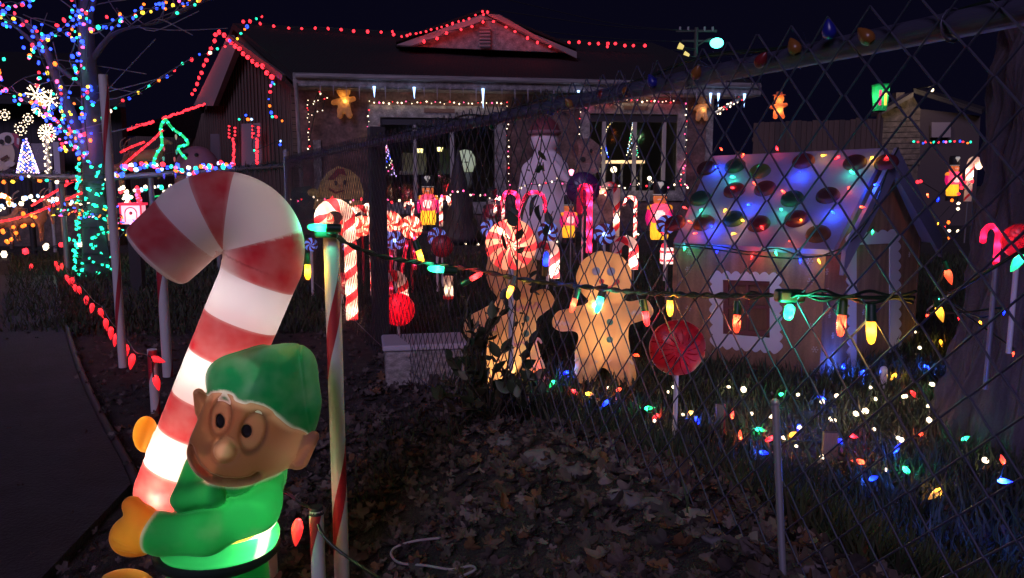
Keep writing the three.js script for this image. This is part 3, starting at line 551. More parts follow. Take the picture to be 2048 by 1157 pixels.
  for (const nm of names) if (geos[nm]) part(nm === 'rear_mitten' ? 'mitten' : nm === 'right_ear' ? 'ear' : nm, geos[nm], plastic([1, 1, 1], through[nm] ?? 0.5, { vertexColors: true, roughness: nm === 'hat' || nm === 'pupil' ? 0.5 : 0.75 }), o);
  const L = (x, y, z) => V((x - 420) * k, -(y - 760) * k, z * k);
  lamp(o, L(478, 1082, 95), [1, 0.88, 0.6], 0.22, 1);
  lamp(o, L(300, 1000, 60), [1, 0.82, 0.55], 0.14, 1);
  lamp(o, L(330, 940, 0), [1, 0.86, 0.72], 0.08, 1);
  lamp(o, L(425, 745, 0), [1, 0.88, 0.82], 0.055, 1);
  lamp(o, L(490, 800, 60), [1, 0.85, 0.65], 0.05, 1);
  lamp(o, L(480, 600, 0), [0.95, 0.88, 0.95], 0.022, 1);
}

// ---------- builders for strings, canes, sweets ----------
function lightString(name, label, pts, bulbs, o = {}) {
  const s = thing(name, label, o.category ?? 'light string', V(0, 0, 0), 0, o.group);
  if (pts && pts.length > 1) part('cord', tube(pts, o.r ?? 0.004, 5, o.seg ?? Math.min(240, pts.length * 5)), o.cord ?? M.darkCord, s);
  for (const b of bulbs) {
    const far = b.far ?? o.far, m = part(b.name ?? 'bulb', b.geo ?? (far ? DOT : C9), (far ? FAR : BULB)[b.c], s, b.p);
    m.scale.setScalar(b.s ?? o.s ?? 1);
    const d = (b.d ?? V(rr(-0.3, 0.3), -1, rr(-0.3, 0.3))).clone().normalize(); aim(m, d);
    if (far) m.scale.multiply(V(rr(0.8, 1.15), rr(0.8, 1.3), rr(0.8, 1.15)));
    if (b.sock ?? o.sock) { const k = part('socket', SOCK, M.socket, s, b.p); aim(k, d); k.scale.setScalar((b.s ?? o.s ?? 1) * (b.geo === LED ? 1 : 1.35)); }
    const I = b.i ?? o.i; if (I) lamp(s, b.p.clone().addScaledVector(d, (b.geo === LED ? 0.014 : 0.012) * (b.s ?? o.s ?? 1)), tint(b.c), I * (b.c === 'b' ? 1.5 : 1), 0.15);
  }
  return s;
}
function along(pts, n, jit = 0) { const c = new THREE.CatmullRomCurve3(pts, false, 'catmullrom', 0.5), a = []; for (let i = 0; i < n; i++) a.push(c.getPointAt((i + 0.5) / n).add(V(rr(-jit, jit), rr(-jit, jit), rr(-jit, jit)))); return a; }
const MULTI = ['r', 'b', 'g', 'o', 'y', 'b', 'r', 'g', 'b', 'o'];
function stripedTube(at_, L, r, pitch, frac, n = 12) {
  const out = [[], []];
  const rows = (v0, v1, k) => { if (v1 + pitch <= 0 || v0 >= L) return; const steps = 4, pos = [], idx = [];
    for (let j = 0; j <= steps; j++) for (let i = 0; i <= n; i++) { const th = i / n * Math.PI * 2, v = clamp(lerp(v0, v1, j / steps) + pitch * i / n, 0, L), f = at_(v), rad = typeof r === 'function' ? r(v) : r; const p = f.p.clone().addScaledVector(f.N, rad * Math.cos(th)).addScaledVector(f.B, rad * Math.sin(th)); pos.push(p.x, p.y, p.z); }
    for (let j = 0; j < steps; j++) for (let i = 0; i < n; i++) { const a = j * (n + 1) + i, b = a + 1, c = a + n + 1, d = c + 1; idx.push(a, b, c, b, d, c); }
    const g = new THREE.BufferGeometry(); g.setAttribute('position', new THREE.Float32BufferAttribute(pos, 3)); g.setIndex(idx); g.computeVertexNormals(); out[k].push(g); };
  for (let v = -pitch * 1; v < L; v += pitch) { rows(v, v + pitch * frac, 1); rows(v + pitch * frac, v + pitch, 0); }
  return out.map((a) => mergeGeometries(a));
}
const caneCache = new Map();
function caneGeo(h, R, r, pitch, frac, drop = 0.35) {
  const key = [h, R, r, pitch, frac, drop].join(); if (caneCache.has(key)) return caneCache.get(key);
  const st = h - R - r, arc = Math.PI * R, L = st + arc + drop * R;
  const f = (v) => { if (v < st) return { p: V(0, v, 0), N: V(1, 0, 0), B: V(0, 0, -1) }; const a = Math.min((v - st) / R, Math.PI), e = v - st - arc; const p = V(-R + R * Math.cos(a), st + R * Math.sin(a) - (e > 0 ? e : 0), 0); return { p, N: V(Math.cos(a), Math.sin(a), 0), B: V(0, 0, -1) }; };
  const [w, red] = stripedTube(f, L, r, pitch, frac), tip = f(L).p;
  const res = { w: mergeGeometries([w, ball(r * 0.98, tip.x, tip.y, 0).deleteAttribute('uv'), new THREE.CylinderGeometry(r * 0.98, r * 0.98, 0.01, 12).deleteAttribute('uv')]), red, f, L, st }; caneCache.set(key, res); return res;
}
// lit cane: white shell, red stripes, lamps inside
function cane(label, p, turn, o = {}) {
  const { h = 0.8, R = 0.09, r = 0.035, pitch = 0.2, frac = 0.35, lit = 0.02, spots = [0.25, 0.75], hue = [1, 0.72, 0.5], wm = M.milk, rm = M.redPlastic, stake = 0, group = 'candy canes in the yard', lean = 0 } = o;
  const t = thing('candy_cane', label, 'candy cane', p, turn, group), g = caneGeo(h, R, r, pitch, frac, o.drop);
  part('cane_body', g.w, wm, t); part('red_stripe', g.red, rm, t);
  if (stake) part('stake', cyl(0.008, 0.008, stake, 6, 0, -stake, 0), M.galv, t);
  t.rotation.z = lean;
  if (lit) for (const s of spots) { const f = g.f(g.L * s); lamp(t, f.p, hue, lit * 2.6, 0.5); }
  return t;
}
function swirlGeo(r, th, n, twist) {
  const out = [[], []], S = 7;
  for (let k = 0; k < n * 2; k++) for (const side of [1, -1]) {
    const pos = [], idx = [];
    for (let j = 0; j <= S; j++) for (let i = 0; i <= 2; i++) { const q = Math.max(0.02, j / S), a = (k + i / 2) * Math.PI / n + twist * q, z = side * th * Math.sqrt(Math.max(0, 1 - Math.pow(q, 3))) * (0.7 + 0.3 * Math.cos((i - 1) * 1.2)); pos.push(r * q * Math.cos(a), r * q * Math.sin(a), z); }
    for (let j = 0; j < S; j++) for (let i = 0; i < 2; i++) { const a = j * 3 + i, b = a + 1, c = a + 3, d = c + 1; if (side > 0) idx.push(a, c, b, b, c, d); else idx.push(a, b, c, b, d, c); }
    const g = new THREE.BufferGeometry(); g.setAttribute('position', new THREE.Float32BufferAttribute(pos, 3)); g.setIndex(idx); g.computeVertexNormals(); out[k % 2].push(g);
  }
  return out.map((a) => mergeGeometries(a));
}
const swirlA = swirlGeo(1, 0.22, 6, 0.9), swirlB = swirlGeo(1, 0.3, 9, 0.55);
function peppermint(label, p, r, wm, rm, o = {}) {
  const t = thing(o.name ?? 'peppermint_lollipop', label, o.category ?? 'lollipop', p, o.turn ?? rr(-0.2, 0.2), o.group ?? 'striped peppermint lollipops');
  const g = o.fine ? swirlB : swirlA, a = part('white_swirl', g[0], wm, t), b = part('red_swirl', g[1], rm, t); a.scale.setScalar(r); b.scale.setScalar(r); a.rotation.z = b.rotation.z = o.spin ?? rr(0, 3);
  part('stick', bar(V(0, -r * 0.9, 0), V(o.sx ?? 0, -(o.stick ?? 0.4), 0), o.sr ?? 0.012), o.stickM ?? M.pvc, t);
  for (const [x, y] of o.lamps ?? []) lamp(t, V(x * r, y * r, 0), o.hue ?? [1, 0.5, 0.35], (o.lit ?? 0.01) * 2.2, 0.3);
  if (o.hub) part('hub_bulb', ball(r * 0.2, 0, 0, r * 0.22), FAR.c, t);
  return t;
}
// sweet wrapped in shiny film
const wrapGeo = (() => { const g = new THREE.SphereGeometry(1, 56, 36), p = g.attributes.position; for (let i = 0; i < p.count; i++) { const x = p.getX(i), y = p.getY(i), z = p.getZ(i), R = Math.hypot(x, y), a = Math.atan2(y, x); let q = 0.55 * z + Math.sign(z) * (0.025 * Math.sin(a * 9 + R * 5) * R + 0.03 * noise.noise(x * 4, y * 4, z + 3)); q += 0.02 * Math.sin(R * 34 + a) * Math.sign(z) * (1 - R); p.setZ(i, q); } g.computeVertexNormals(); return g; })();
function wrapped(label, p, r, c, o = {}) {
  const t = thing('wrapped_lollipop', label, 'lollipop', p, o.turn ?? 0, o.group);
  const b = part('sweet', wrapGeo, new THREE.MeshPhysicalMaterial({ color: col(c), transmission: 0.45, thickness: 0, roughness: 0.5, clearcoat: 0.5, clearcoatRoughness: 0.2, side: THREE.DoubleSide }), t); b.scale.setScalar(r);
  const cr = []; for (let k = 0; k < 15; k++) { const a = k * 0.4189 + 0.3; cr.push(tube([0.25, 0.6, 0.98].map((q) => V(r * q * Math.cos(a + q * 0.5), r * q * Math.sin(a + q * 0.5), r * 0.56 * Math.sqrt(Math.max(0, 1 - q * q * 0.98)))), r * 0.018, 4, 6)); }
  part('film_crease', cr, mat([c[0] * 0.5, c[1] * 0.5, c[2] * 0.5], { roughness: 0.2 }), t);
  part('stick', bar(V(0, -r * 0.95, 0), V(o.sx ?? 0, -(o.stick ?? 0.3), 0), o.sr ?? 0.008), o.stickM ?? M.pvc, t);
  if (o.lit) for (const q of o.lamps ?? [[0, -0.1]]) lamp(t, V(q[0] * r, q[1] * r, 0), o.hue ?? c, o.lit, 0.3);
  return t;
}
function pole(label, top, bottomY, r, o = {}) {
  const h = top.y - bottomY, t = thing('striped_pole', label, 'pole', V(top.x, bottomY, top.z), o.turn ?? 0, 'white poles with a red ribbon wound round them');
  const [w, red] = stripedTube((v) => ({ p: V((o.dx ?? 0) * (v / h - 1), v, 0), N: V(1, 0, 0), B: V(0, 0, -1) }), h, r, o.pitch ?? 0.45, o.frac ?? 0.2, 16);
  part('pole_tube', mergeGeometries([w, new THREE.CylinderGeometry(r, r, 0.004, 16).translate(0, h, 0).deleteAttribute('uv')]), M.pvc, t); part('ribbon', red, M.ribbon, t);
  if (o.cap) part('pole_cap', cyl(r * 1.04, r * 0.95, r * 1.1, 14, 0, h - r * 0.5, 0), M.black, t);
  return t;
}

// ---------- poles and path lights at the front ----------
{
  const P1 = at(662, 470, 1.72); pole('tall ribbon wound pole standing right behind the elf, carrying the lamp cord', P1, 0, 0.0175, { pitch: 0.42, frac: 0.24, turn: 1.6 });
  const P2 = at(632, 1022, 1.62); pole('short cut off pole with a dark cap beside the elf', P2, 0, 0.0155, { pitch: 0.34, frac: 0.24, turn: 0.4, cap: true });
  const P3 = at(535, 985, 1.85); pole('short pole half hidden behind the elf under a pink lamp', P3, 0, 0.016, { pitch: 0.3, frac: 0.3, turn: 2.4 });
  const P4 = at(318, 470, 3.95); pole('slim ribbon wound pole beyond the candy cane hook', P4, 0, 0.025, { pitch: 0.75, frac: 0.24, turn: 0.8 });
  const P5 = at(205, 150, 4.15); pole('tallest pole, in front of the green lit tree trunk', P5, 0, 0.022, { pitch: 0.9, frac: 0.16, turn: 2.9 });
  const P6 = at(303, 700, 3.3); pole('stub of a pole beside the last red lamps of the path', P6, 0, 0.02, { pitch: 0.3, frac: 0.4, turn: 1 });
  // red jumbo lamps along the path
  const L = [[62, 540], [110, 535], [114, 543], [122, 540], [131, 562], [136, 569], [143, 567], [148, 581], [156, 585], [172, 604], [184, 619], [198, 629], [210, 650], [221, 666], [233, 679], [252, 702], [265, 721]];
  const bulbs = L.map(([x, y]) => ({ p: gnd(x, y - 12, 0.11), c: 'r', i: 0.008, s: 1.4, d: V(rr(-0.25, 0.25), -1, rr(-0.2, 0.2)) }));
  lightString('path_light_string', 'row of big red lamps along the edge of the dark path', [...bulbs.map((b) => b.p.clone().add(V(0.015, 0.012, 0))), at(300, 715, 3.2), at(306, 755, 3.0)], [...bulbs, { p: at(302, 716, 3.2), c: 'r', i: 0.0045, s: 1.1, d: V(1, -0.25, 0.2) }, { p: at(309, 752, 3.05), c: 'r', i: 0.0045, s: 1.1 }], { r: 0.003, sock: false });
  lightString('pink_lamp_string', 'two large faceted lamps, one pink and one red, hanging beside the elf', [at(530, 975, 1.8), at(570, 985, 1.75), at(602, 1008, 1.66), at(628, 1022, 1.63), at(640, 1062, 1.6), at(668, 1095, 1.58), at(705, 1122, 1.56), at(770, 1165, 1.5)], [{ p: at(538, 972, 1.8), c: 'p', i: 0.006, s: 0.95 }, { p: at(596, 1040, 1.62), c: 'r', i: 0.012, s: 1.02, d: V(-0.12, -1, 0.05) }], { r: 0.0036, cord: M.blackCord });
  const brd = thing('ribbed_board', 'weathered ribbed board lying at the foot of the elf', 'board', gnd(545, 1125).setZ(-1.62), 0.6);
  for (let k = 0; k < 7; k++) part('board_rib', rbox(0.016, 0.05, 0.22, 0.004, -0.06 + k * 0.02, 0.03, 0), mat([0.22, 0.15, 0.09], { map: grain }), brd);
  const tw = thing('pale_twine', 'pale stiff twine curled on the fallen leaves', 'twine'); part('twine_strand', tube([[880, 1077], [830, 1083], [792, 1095], [782, 1110], [800, 1127], [850, 1132], [905, 1140], [940, 1133], [950, 1141], [920, 1155]].map(([x, y]) => gnd(x, y, 0.03)), 0.0032, 6, 60), mat([0.24, 0.21, 0.23]), tw);
  const stk = thing('leaning_pipe', 'thin grey pipe leaning before the wire fence', 'pipe'); const a = at(1551, 806, 1.28), b = at(1583, 1157, 1.22).setY(0.2); part('pipe_tube', [bar(a, b, 0.0062, 0.0062, 10), ball(0.0072, a.x, a.y, a.z)], mat([0.25, 0.25, 0.3], { metalness: 0.5, roughness: 0.5 }), stk);
  const st2 = thing('white_peg', 'short white peg standing in the lit grass by the little house', 'peg', gnd(1766, 776)); part('peg_body', [cyl(0.018, 0.017, 0.09, 10), ball(0.017, 0, 0.09, 0)], M.pvc, st2);
  const st3 = thing('wooden_peg', 'narrow wooden peg with a red side in the grass', 'peg', gnd(1438, 868)); part('peg_body', box(0.03, 0.12, 0.015, 0, 0.06, 0), M.wood, st3); part('red_side', box(0.006, 0.12, 0.016, 0.018, 0.06, 0), M.ribbon, st3);
  const st4 = thing('plank_end', 'weathered plank end sticking out of the leaves', 'plank', gnd(1658, 930)); part('plank_body', box(0.05, 0.12, 0.02, 0, 0.06, 0), M.wood, st4);
}
// heavy cord with coloured lamps from the tall pole along the fence
{
  const path = [[640, 462, 1.70], [662, 466, 1.68], [700, 490, 1.72], [770, 515, 1.78], [860, 528, 1.86], [950, 540, 1.92], [1050, 560, 1.9], [1180, 575, 1.8], [1290, 586, 1.66], [1450, 592, 1.44], [1600, 590, 1.26], [1700, 595, 1.17], [1830, 596, 1.08]];
  const L = [[655, 456, 'g', 'L', 1.66, -1, -0.05], [836, 500, 'y', 'L', 1.86, 0.35, 1], [614, 528, 'y', 'L', 1.7, 0.05, 1], [890, 540, 'g', 'L', 1.86, -1, -0.1], [940, 560, 'r', 'L', 1.9, 1, -0.6], [1024, 570, 'y', 'L', 1.9, -0.35, 1], [1091, 533, 'b', 'L', 1.86, 0.06, -1], [1151, 596, 'o', 'L', 1.8, -0.3, 1], [1203, 592, 'g', 'L', 1.78, -0.3, 1], [1290, 621, 'r', 'L', 1.66, 0.15, 1], [1340, 600, 'y', 'L', 1.6, 0, 0.6], [1475, 628, 'o', 'L', 1.42, -0.05, 1], [1580, 618, 'g', 'F', 1.28, 0, 0.2], [1685, 628, 'o', 'L', 1.19, -0.08, 1], [1743, 641, 'y', 'L', 1.13, 0, 1]];
  const bulbs = L.map(([x, y, c, k, Z, dx, dy]) => ({ p: at(x, y, Z), c, geo: LED, s: c === 'g' ? 1.25 : 1.05, i: c === 'g' ? 0.03 : 0.02, sock: true, d: k === 'F' ? V(-0.4, -0.25, 1) : V(dx, -dy, 0.15) }));
  const s = lightString('led_light_string', 'heavy twisted dark cord of coloured lamps strung in front of the wire fence', path.map(([x, y, Z]) => at(x, y, Z)), bulbs, { r: 0.003, seg: 140 });
  const tw = (ph) => { const c = new THREE.CatmullRomCurve3(path.map(([x, y, Z]) => at(x, y, Z)), false, 'catmullrom', 0.5), q = []; for (let i = 0; i <= 130; i++) { const a = c.getPointAt(i / 130), w = i * 0.9 + ph; q.push(a.add(V(0, 0.0042 * Math.sin(w) + (i > 95 ? (ph ? 0.007 : -0.005) * (i - 95) / 35 : 0), 0.004 * Math.cos(w)))); } return tube(q, 0.0026, 5, 260); };
  part('twisted_strand', tw(0), M.darkCord, s); part('twisted_strand', tw(3.1), M.darkCord, s);
  for (const [x, y, Z] of [[1580, 592, 1.285], [652, 466, 1.69]]) part('plug', rbox(0.05, 0.022, 0.022, 0.006), M.socket, s, at(x, y, Z), [0, 0.2, -0.05]);
}

// ---------- shrub against the fence ----------
{
  const root = at(985, 850, 2.55).setY(gh(-0.05, -2.55)), o = thing('leafy_shrub', 'dark broad leaved shrub growing up the near side of the wire fence', 'shrub', root);
  const lg = (() => { const pos = [], idx = []; for (let i = 0; i <= 6; i++) { const t = i / 6, w = 0.27 * Math.sin(Math.PI * Math.pow(t, 0.8)) ; pos.push(-w, t, -0.18 * t * t + 0.06, 0, t, -0.18 * t * t, w, t, -0.18 * t * t + 0.06); } for (let i = 0; i < 6; i++) { const a = i * 3; idx.push(a, a + 1, a + 3, a + 1, a + 4, a + 3, a + 1, a + 2, a + 4, a + 2, a + 5, a + 4); } let g = new THREE.BufferGeometry(); g.setAttribute('position', new THREE.Float32BufferAttribute(pos, 3)); g.setIndex(idx); g.computeVertexNormals(); return g; })();
  const lmats = [[0.02, 0.03, 0.015], [0.03, 0.04, 0.02], [0.045, 0.04, 0.022]].map((c) => mat(c, { side: THREE.DoubleSide, roughness: 0.55 }));
  const stems = [], leaves = [];
  const tips = [[890, 770], [905, 720], [880, 800], [940, 690], [960, 650], [930, 640], [985, 640], [1010, 620], [1020, 680], [1060, 690], [1075, 760], [1085, 790], [1040, 800], [1000, 830], [950, 810], [920, 850], [1000, 740], [960, 760], [1035, 430], [1000, 600], [1100, 450], [1060, 820], [900, 830], [930, 600]];
  for (const [x, y] of tips) {
    const end = at(x, y, y < 500 ? 2.24 : 2.42 + rr(-0.15, 0.15)).sub(root), mid = end.clone().multiplyScalar(0.5).add(V(rr(-0.06, 0.06), 0.05, rr(-0.05, 0.05))), pts = [V(rr(-0.03, 0.03), 0, 0), mid, end];
    stems.push(tube(pts, y < 500 ? 0.0022 : 0.003, 4, 10));
    const c = new THREE.CatmullRomCurve3(pts);
    for (let k = 0; k < (y < 500 ? 11 : 10); k++) { const t = lerp(y < 500 ? 0.45 : 0.3, 1, k / 9), p = c.getPoint(Math.min(1, t)); leaves.push([p, rr(0.035, 0.062) * (y < 500 ? 0.8 : 1.15)]); }
  }
  for (const [x, y, s] of [[1070, 345, 0.03], [1082, 330, 0.03], [1055, 340, 0.025], [1090, 342, 0.04], [1078, 300, 0.04], [1062, 432, 0.08], [1045, 440, 0.075], [1080, 440, 0.07], [1030, 452, 0.06], [1000, 455, 0.05], [1015, 500, 0.05], [1010, 470, 0.045]]) leaves.push([at(x, y, 2.2).sub(root), s]);
  stems.push(tube([at(1035, 430, 2.24), at(1060, 370, 2.2), at(1078, 320, 2.19), at(1085, 255, 2.18)].map((p) => p.sub(root)), 0.0018, 4, 16));
  part('stem', stems, M.twig, o);
  for (const [p, s] of leaves) { const l = part('leaf', lg, pick(lmats), o, p); l.rotation.set(rr(-2.4, 0.6), rr(0, 6.3), rr(-1, 1)); l.scale.setScalar(s); }
}

// ---------- little gingerbread house ----------
{
  const o = thing('gingerbread_playhouse', 'orange brown gingerbread playhouse with sweets on its pale roof', 'playhouse', V(0, 0, 0));
  const K = V(1.56, 0, -3.9), Lp = V(0.904, 0, -4.4), Rp = V(2.47, 0, -4.75), H = 0.67, PK = 1.17, y = (v, h) => v.clone().setY(h);
  const l = Lp.clone().sub(K), r = Rp.clone().sub(K), mid = K.clone().addScaledVector(r, 0.5), midB = mid.clone().add(l), Bk = Rp.clone().add(l);
  const nL = V(-l.z, 0, l.x).normalize(); if (nL.dot(K) > 0) nL.negate(); const nR = V(r.z, 0, -r.x).normalize(); if (nR.dot(K) > 0) nR.negate();
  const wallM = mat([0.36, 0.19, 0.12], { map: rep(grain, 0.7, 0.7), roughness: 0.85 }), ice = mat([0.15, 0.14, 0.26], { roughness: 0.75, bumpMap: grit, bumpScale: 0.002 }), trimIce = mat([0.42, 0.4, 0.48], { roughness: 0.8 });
  const onL = (x, yy, off = 0) => hit(x, yy, K, nL).addScaledVector(nL, off), onR = (x, yy, off = 0) => hit(x, yy, K, nR).addScaledVector(nR, off);
  const rect = (f, x0, y0, x1, y1, d) => [[x0, y0], [x1, y0], [x1, y1], [x0, y1]].map(([a, b]) => f(a, b, d));
  const win = [onL(1447, 560), onL(1541, 563), onL(1541, 676), onL(1447, 668)], door = [onR(1711, 490), onR(1778, 487), onR(1778, 735), onR(1711, 748)];
  part('long_wall', prism([y(K, 0), y(K, H), y(Lp, H), y(Lp, 0)], nL.clone().multiplyScalar(-0.03), [win]), wallM, o);
  part('gable_wall', prism([y(K, 0), y(K, H), y(mid, PK), y(Rp, H), y(Rp, 0)], nR.clone().multiplyScalar(-0.03), [door]), wallM, o);
  part('rear_gable', prism([y(Lp, 0), y(Lp, H), y(midB, PK), y(Bk, H), y(Bk, 0)], nR.clone().multiplyScalar(0.03)), wallM, o);
  part('rear_wall', prism([y(Rp, 0), y(Rp, H), y(Bk, H), y(Bk, 0)], nL.clone().multiplyScalar(0.03)), wallM, o);
  part('door', prism(door.map((p) => p.clone().addScaledVector(nR, -0.02)), nR.clone().multiplyScalar(-0.02)), mat([0.05, 0.03, 0.035], { map: grain }), o);
  part('room_floor', prism([y(K, 0.02), y(Lp, 0.02), y(Bk, 0.02), y(Rp, 0.02)], V(0, -0.015, 0)), mat([0.1, 0.05, 0.03]), o);
  // scalloped icing round the window and the door
  const scal = (pts, amp, nPer, f, off) => { const P = []; for (let i = 0; i < pts.length - 1; i++) { const [ax, ay] = pts[i], [bx, by] = pts[i + 1], L = Math.hypot(bx - ax, by - ay), n = Math.max(1, Math.round(L / nPer)), nx = (by - ay) / L, ny = -(bx - ax) / L; for (let k = 0; k < n * 6; k++) { const t = k / (n * 6), s = amp * Math.abs(Math.sin(t * n * Math.PI)); P.push(f(lerp(ax, bx, t) + nx * s, lerp(ay, by, t) + ny * s, off)); } } return P; };
  const wf = scal([[1426, 548], [1558, 552], [1560, 702], [1428, 690], [1426, 548]], 7, 19, onL, 0.002);
  part('window_icing', prism(wf, nL.clone().multiplyScalar(0.006), [win.map((p) => p.clone().addScaledVector(nL, 0.002))]), trimIce, o);
  const sash = part('window_sash', prism(rect(onL, 1447, 561, 1541, 673, -0.004), nL.clone().multiplyScalar(-0.012), [rect(onL, 1456, 571, 1491, 612, -0.004), rect(onL, 1497, 571, 1533, 612, -0.004), rect(onL, 1456, 619, 1491, 660, -0.004), rect(onL, 1497, 619, 1533, 662, -0.004)]), mat([0.1, 0.025, 0.025]), o);
  part('pane', prism(rect(onL, 1450, 564, 1538, 668, -0.02), nL.clone().multiplyScalar(-0.004)), mat([0.2, 0.085, 0.05], { map: grain, roughness: 0.5 }), sash);
  const df = [...scal([[1700, 755], [1696, 470], [1794, 464], [1796, 735]], 6, 20, onR, 0.002), onR(1796, 735, 0.002), ...[door[2], door[1], door[0], door[3]].map((p) => p.clone().addScaledVector(nR, 0.002))];
  part('door_icing', prism(df, nR.clone().multiplyScalar(0.006)), trimIce, o);
  // roof: near slope and far slope with thick pale edges
  const rn = y(K, H).sub(y(mid, PK)).cross(y(Lp, H).sub(y(mid, PK))).normalize(); if (rn.y < 0) rn.negate();
  const onF = (x, yy, off = 0) => hit(x, yy, y(mid, PK + 0.02), rn).addScaledVector(rn, off);
  const c0 = onF(1425, 312), c1 = onF(1774, 296), c2 = onF(1668, 500), c3 = onF(1347, 486);
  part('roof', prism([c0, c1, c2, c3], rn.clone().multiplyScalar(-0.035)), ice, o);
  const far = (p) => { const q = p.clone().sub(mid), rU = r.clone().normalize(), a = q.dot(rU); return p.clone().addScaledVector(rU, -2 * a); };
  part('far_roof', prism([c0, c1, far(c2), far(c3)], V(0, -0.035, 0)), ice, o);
  const rU = r.clone().normalize(), gf = nR.clone().multiplyScalar(0.06);
  for (const s of [1, -1]) { const e = s > 0 ? c2 : far(c2), w = e.clone().sub(c1), q = V(0, -0.11, 0); part('rake_board', prism([c1.clone().add(gf), e.clone().add(gf), e.clone().add(gf).addScaledVector(w, 0.02).add(q), c1.clone().add(gf).add(V(0, -0.15, 0))], nR.clone().multiplyScalar(-0.02)), ice, o); }
  // round sweets on the roof
  const sx = (x, yy) => [1300 + x / 2.313, 280 + yy / 2.313];
  const SW = { r: [0.17, 0.008, 0.02], g: [0.008, 0.07, 0.04], o: [0.2, 0.06, 0.015], d: [0.08, 0.01, 0.014], l: [0.1, 0.13, 0.015] };
  const sg = (() => { const g = lathe([[0, 0.022], [0.012, 0.021], [0.02, 0.026], [0.03, 0.019], [0.04, 0.024], [0.05, 0.015], [0.054, 0.004], [0.054, 0]], 22); return g; })();
  for (const [x, yy, c] of [[265, 135, 'd'], [395, 125, 'g'], [510, 150, 'l'], [712, 103, 'r'], [950, 110, 'd'], [392, 238, 'r'], [235, 275, 'g'], [535, 230, 'r'], [660, 277, 'g'], [825, 262, 'd'], [118, 390, 'r'], [250, 388, 'o'], [390, 370, 'g'], [505, 393, 'r'], [680, 370, 'r'], [780, 440, 'o'], [1095, 110, 'r']]) { const m = part('roof_sweet', sg, mat(SW[c].map((q) => q * 0.4), { roughness: 0.75 }), o, onF(...sx(x, yy), 0.001)); aim(m, rn); m.scale.setScalar(1.14); }
  // snowflake stickers on the walls
  const fl = (() => { const b = []; for (let k = 0; k < 6; k++) { const a = k * Math.PI / 3, d = V(Math.cos(a), Math.sin(a), 0); b.push(bar(V(0, 0, 0), d, 0.05, 0.05, 4)); for (const s of [1, -1]) { const e = V(Math.cos(a + s * 0.8), Math.sin(a + s * 0.8), 0).multiplyScalar(0.32); b.push(bar(d.clone().multiplyScalar(0.6), d.clone().multiplyScalar(0.6).add(e), 0.045, 0.045, 4)); } } return mergeGeometries(b); })();
  for (const [x, yy, w] of [[178, 600, 0], [180, 780, 0], [182, 520, 0], [745, 655, 0], [750, 862, 0], [765, 970, 0], [770, 1070, 0], [741, 560, 0], [820, 700, 1], [830, 810, 1], [845, 905, 1], [845, 995, 1], [818, 610, 1], [1200, 530, 1], [1215, 815, 1], [1212, 905, 1], [985, 797, 2]]) { const s = part('snowflake_sticker', fl, mat([0.4, 0.36, 0.4]), o, w ? onR(...sx(x, yy), w > 1 ? 0.006 : 0.003) : onL(...sx(x, yy), 0.003)); s.quaternion.setFromUnitVectors(V(0, 0, 1), w ? nR : nL); s.scale.set(0.018, 0.018, 0.018); }
  // its own string of lamps
  const Lb = [[305, 143, 'b'], [395, 240, 'r'], [515, 135, 'g'], [380, 190, 'g'], [340, 66, 'o'], [440, 82, 'o'], [595, 66, 'r'], [697, 168, 'b'], [797, 94, 'y'], [880, 97, 'r'], [930, 165, 'g'], [1037, 98, 'y'], [1105, 97, 'r'], [482, 213, 'o'], [615, 253, 'o'], [925, 238, 'o'], [1040, 228, 'b'], [160, 328, 'r'], [240, 345, 'g'], [357, 338, 'y'], [455, 320, 'b'], [615, 345, 'g'], [705, 390, 'y'], [843, 352, 'b'], [975, 330, 'o'], [183, 393, 'o'], [295, 420, 'b'], [430, 390, 'y'], [520, 418, 'r'], [383, 455, 'y'], [207, 452, 'o'], [660, 485, 'o'], [55, 448, 'r']];
  const bulbs = Lb.map(([x, yy, c]) => ({ p: onF(...sx(x, yy), 0.03), c, s: 0.52, i: c === 'b' ? 0.04 : c === 'g' ? 0.02 : 0.012, d: V(rr(-1, 1), rr(-0.6, 0.3), rr(-0.2, 1)) }));
  const eave = [[185, 492, 'g', 0], [335, 502, 'b', 0], [493, 530, 'r', 0], [600, 512, 'g', 0], [715, 547, 'b', 0], [797, 549, 'y', 0], [853, 520, 'r', 1], [957, 415, 'g', 1], [1212, 248, 'o', 1], [1265, 268, 'b', 1]].map(([x, yy, c, w]) => ({ p: w ? onR(...sx(x, yy), 0.085) : onL(...sx(x, yy), 0.06), c, s: 0.45, i: 0.018, d: V(rr(-0.4, 0.4), -1, 0.2) }));
  const base = [[903, 1098, 'p', 0.03], [960, 1065, 'b', 0.04], [840, 1050, 'b', 0.03]].slice(0, 3).map(([x, yy, c, d]) => ({ p: onR(...sx(x, yy), d + 0.03), c, s: 0.5, i: c === 'b' ? 0.12 : 0.05, d: V(0, 1, 0.2) }));
  lightString('roof_light_string', 'coloured lamps scattered over the playhouse roof', [c3, c2].map((p) => p.clone().add(V(0, -0.01, 0.02))).concat([c1.clone().add(gf)]), bulbs, { r: 0.004 });
  lightString('eave_light_string', 'coloured lamps hanging under the playhouse eave and beside its door', [...eave.slice(0, 8).map((b) => b.p.clone().add(V(0, 0.015, 0)))], [...eave, ...base], { r: 0.004 });
}

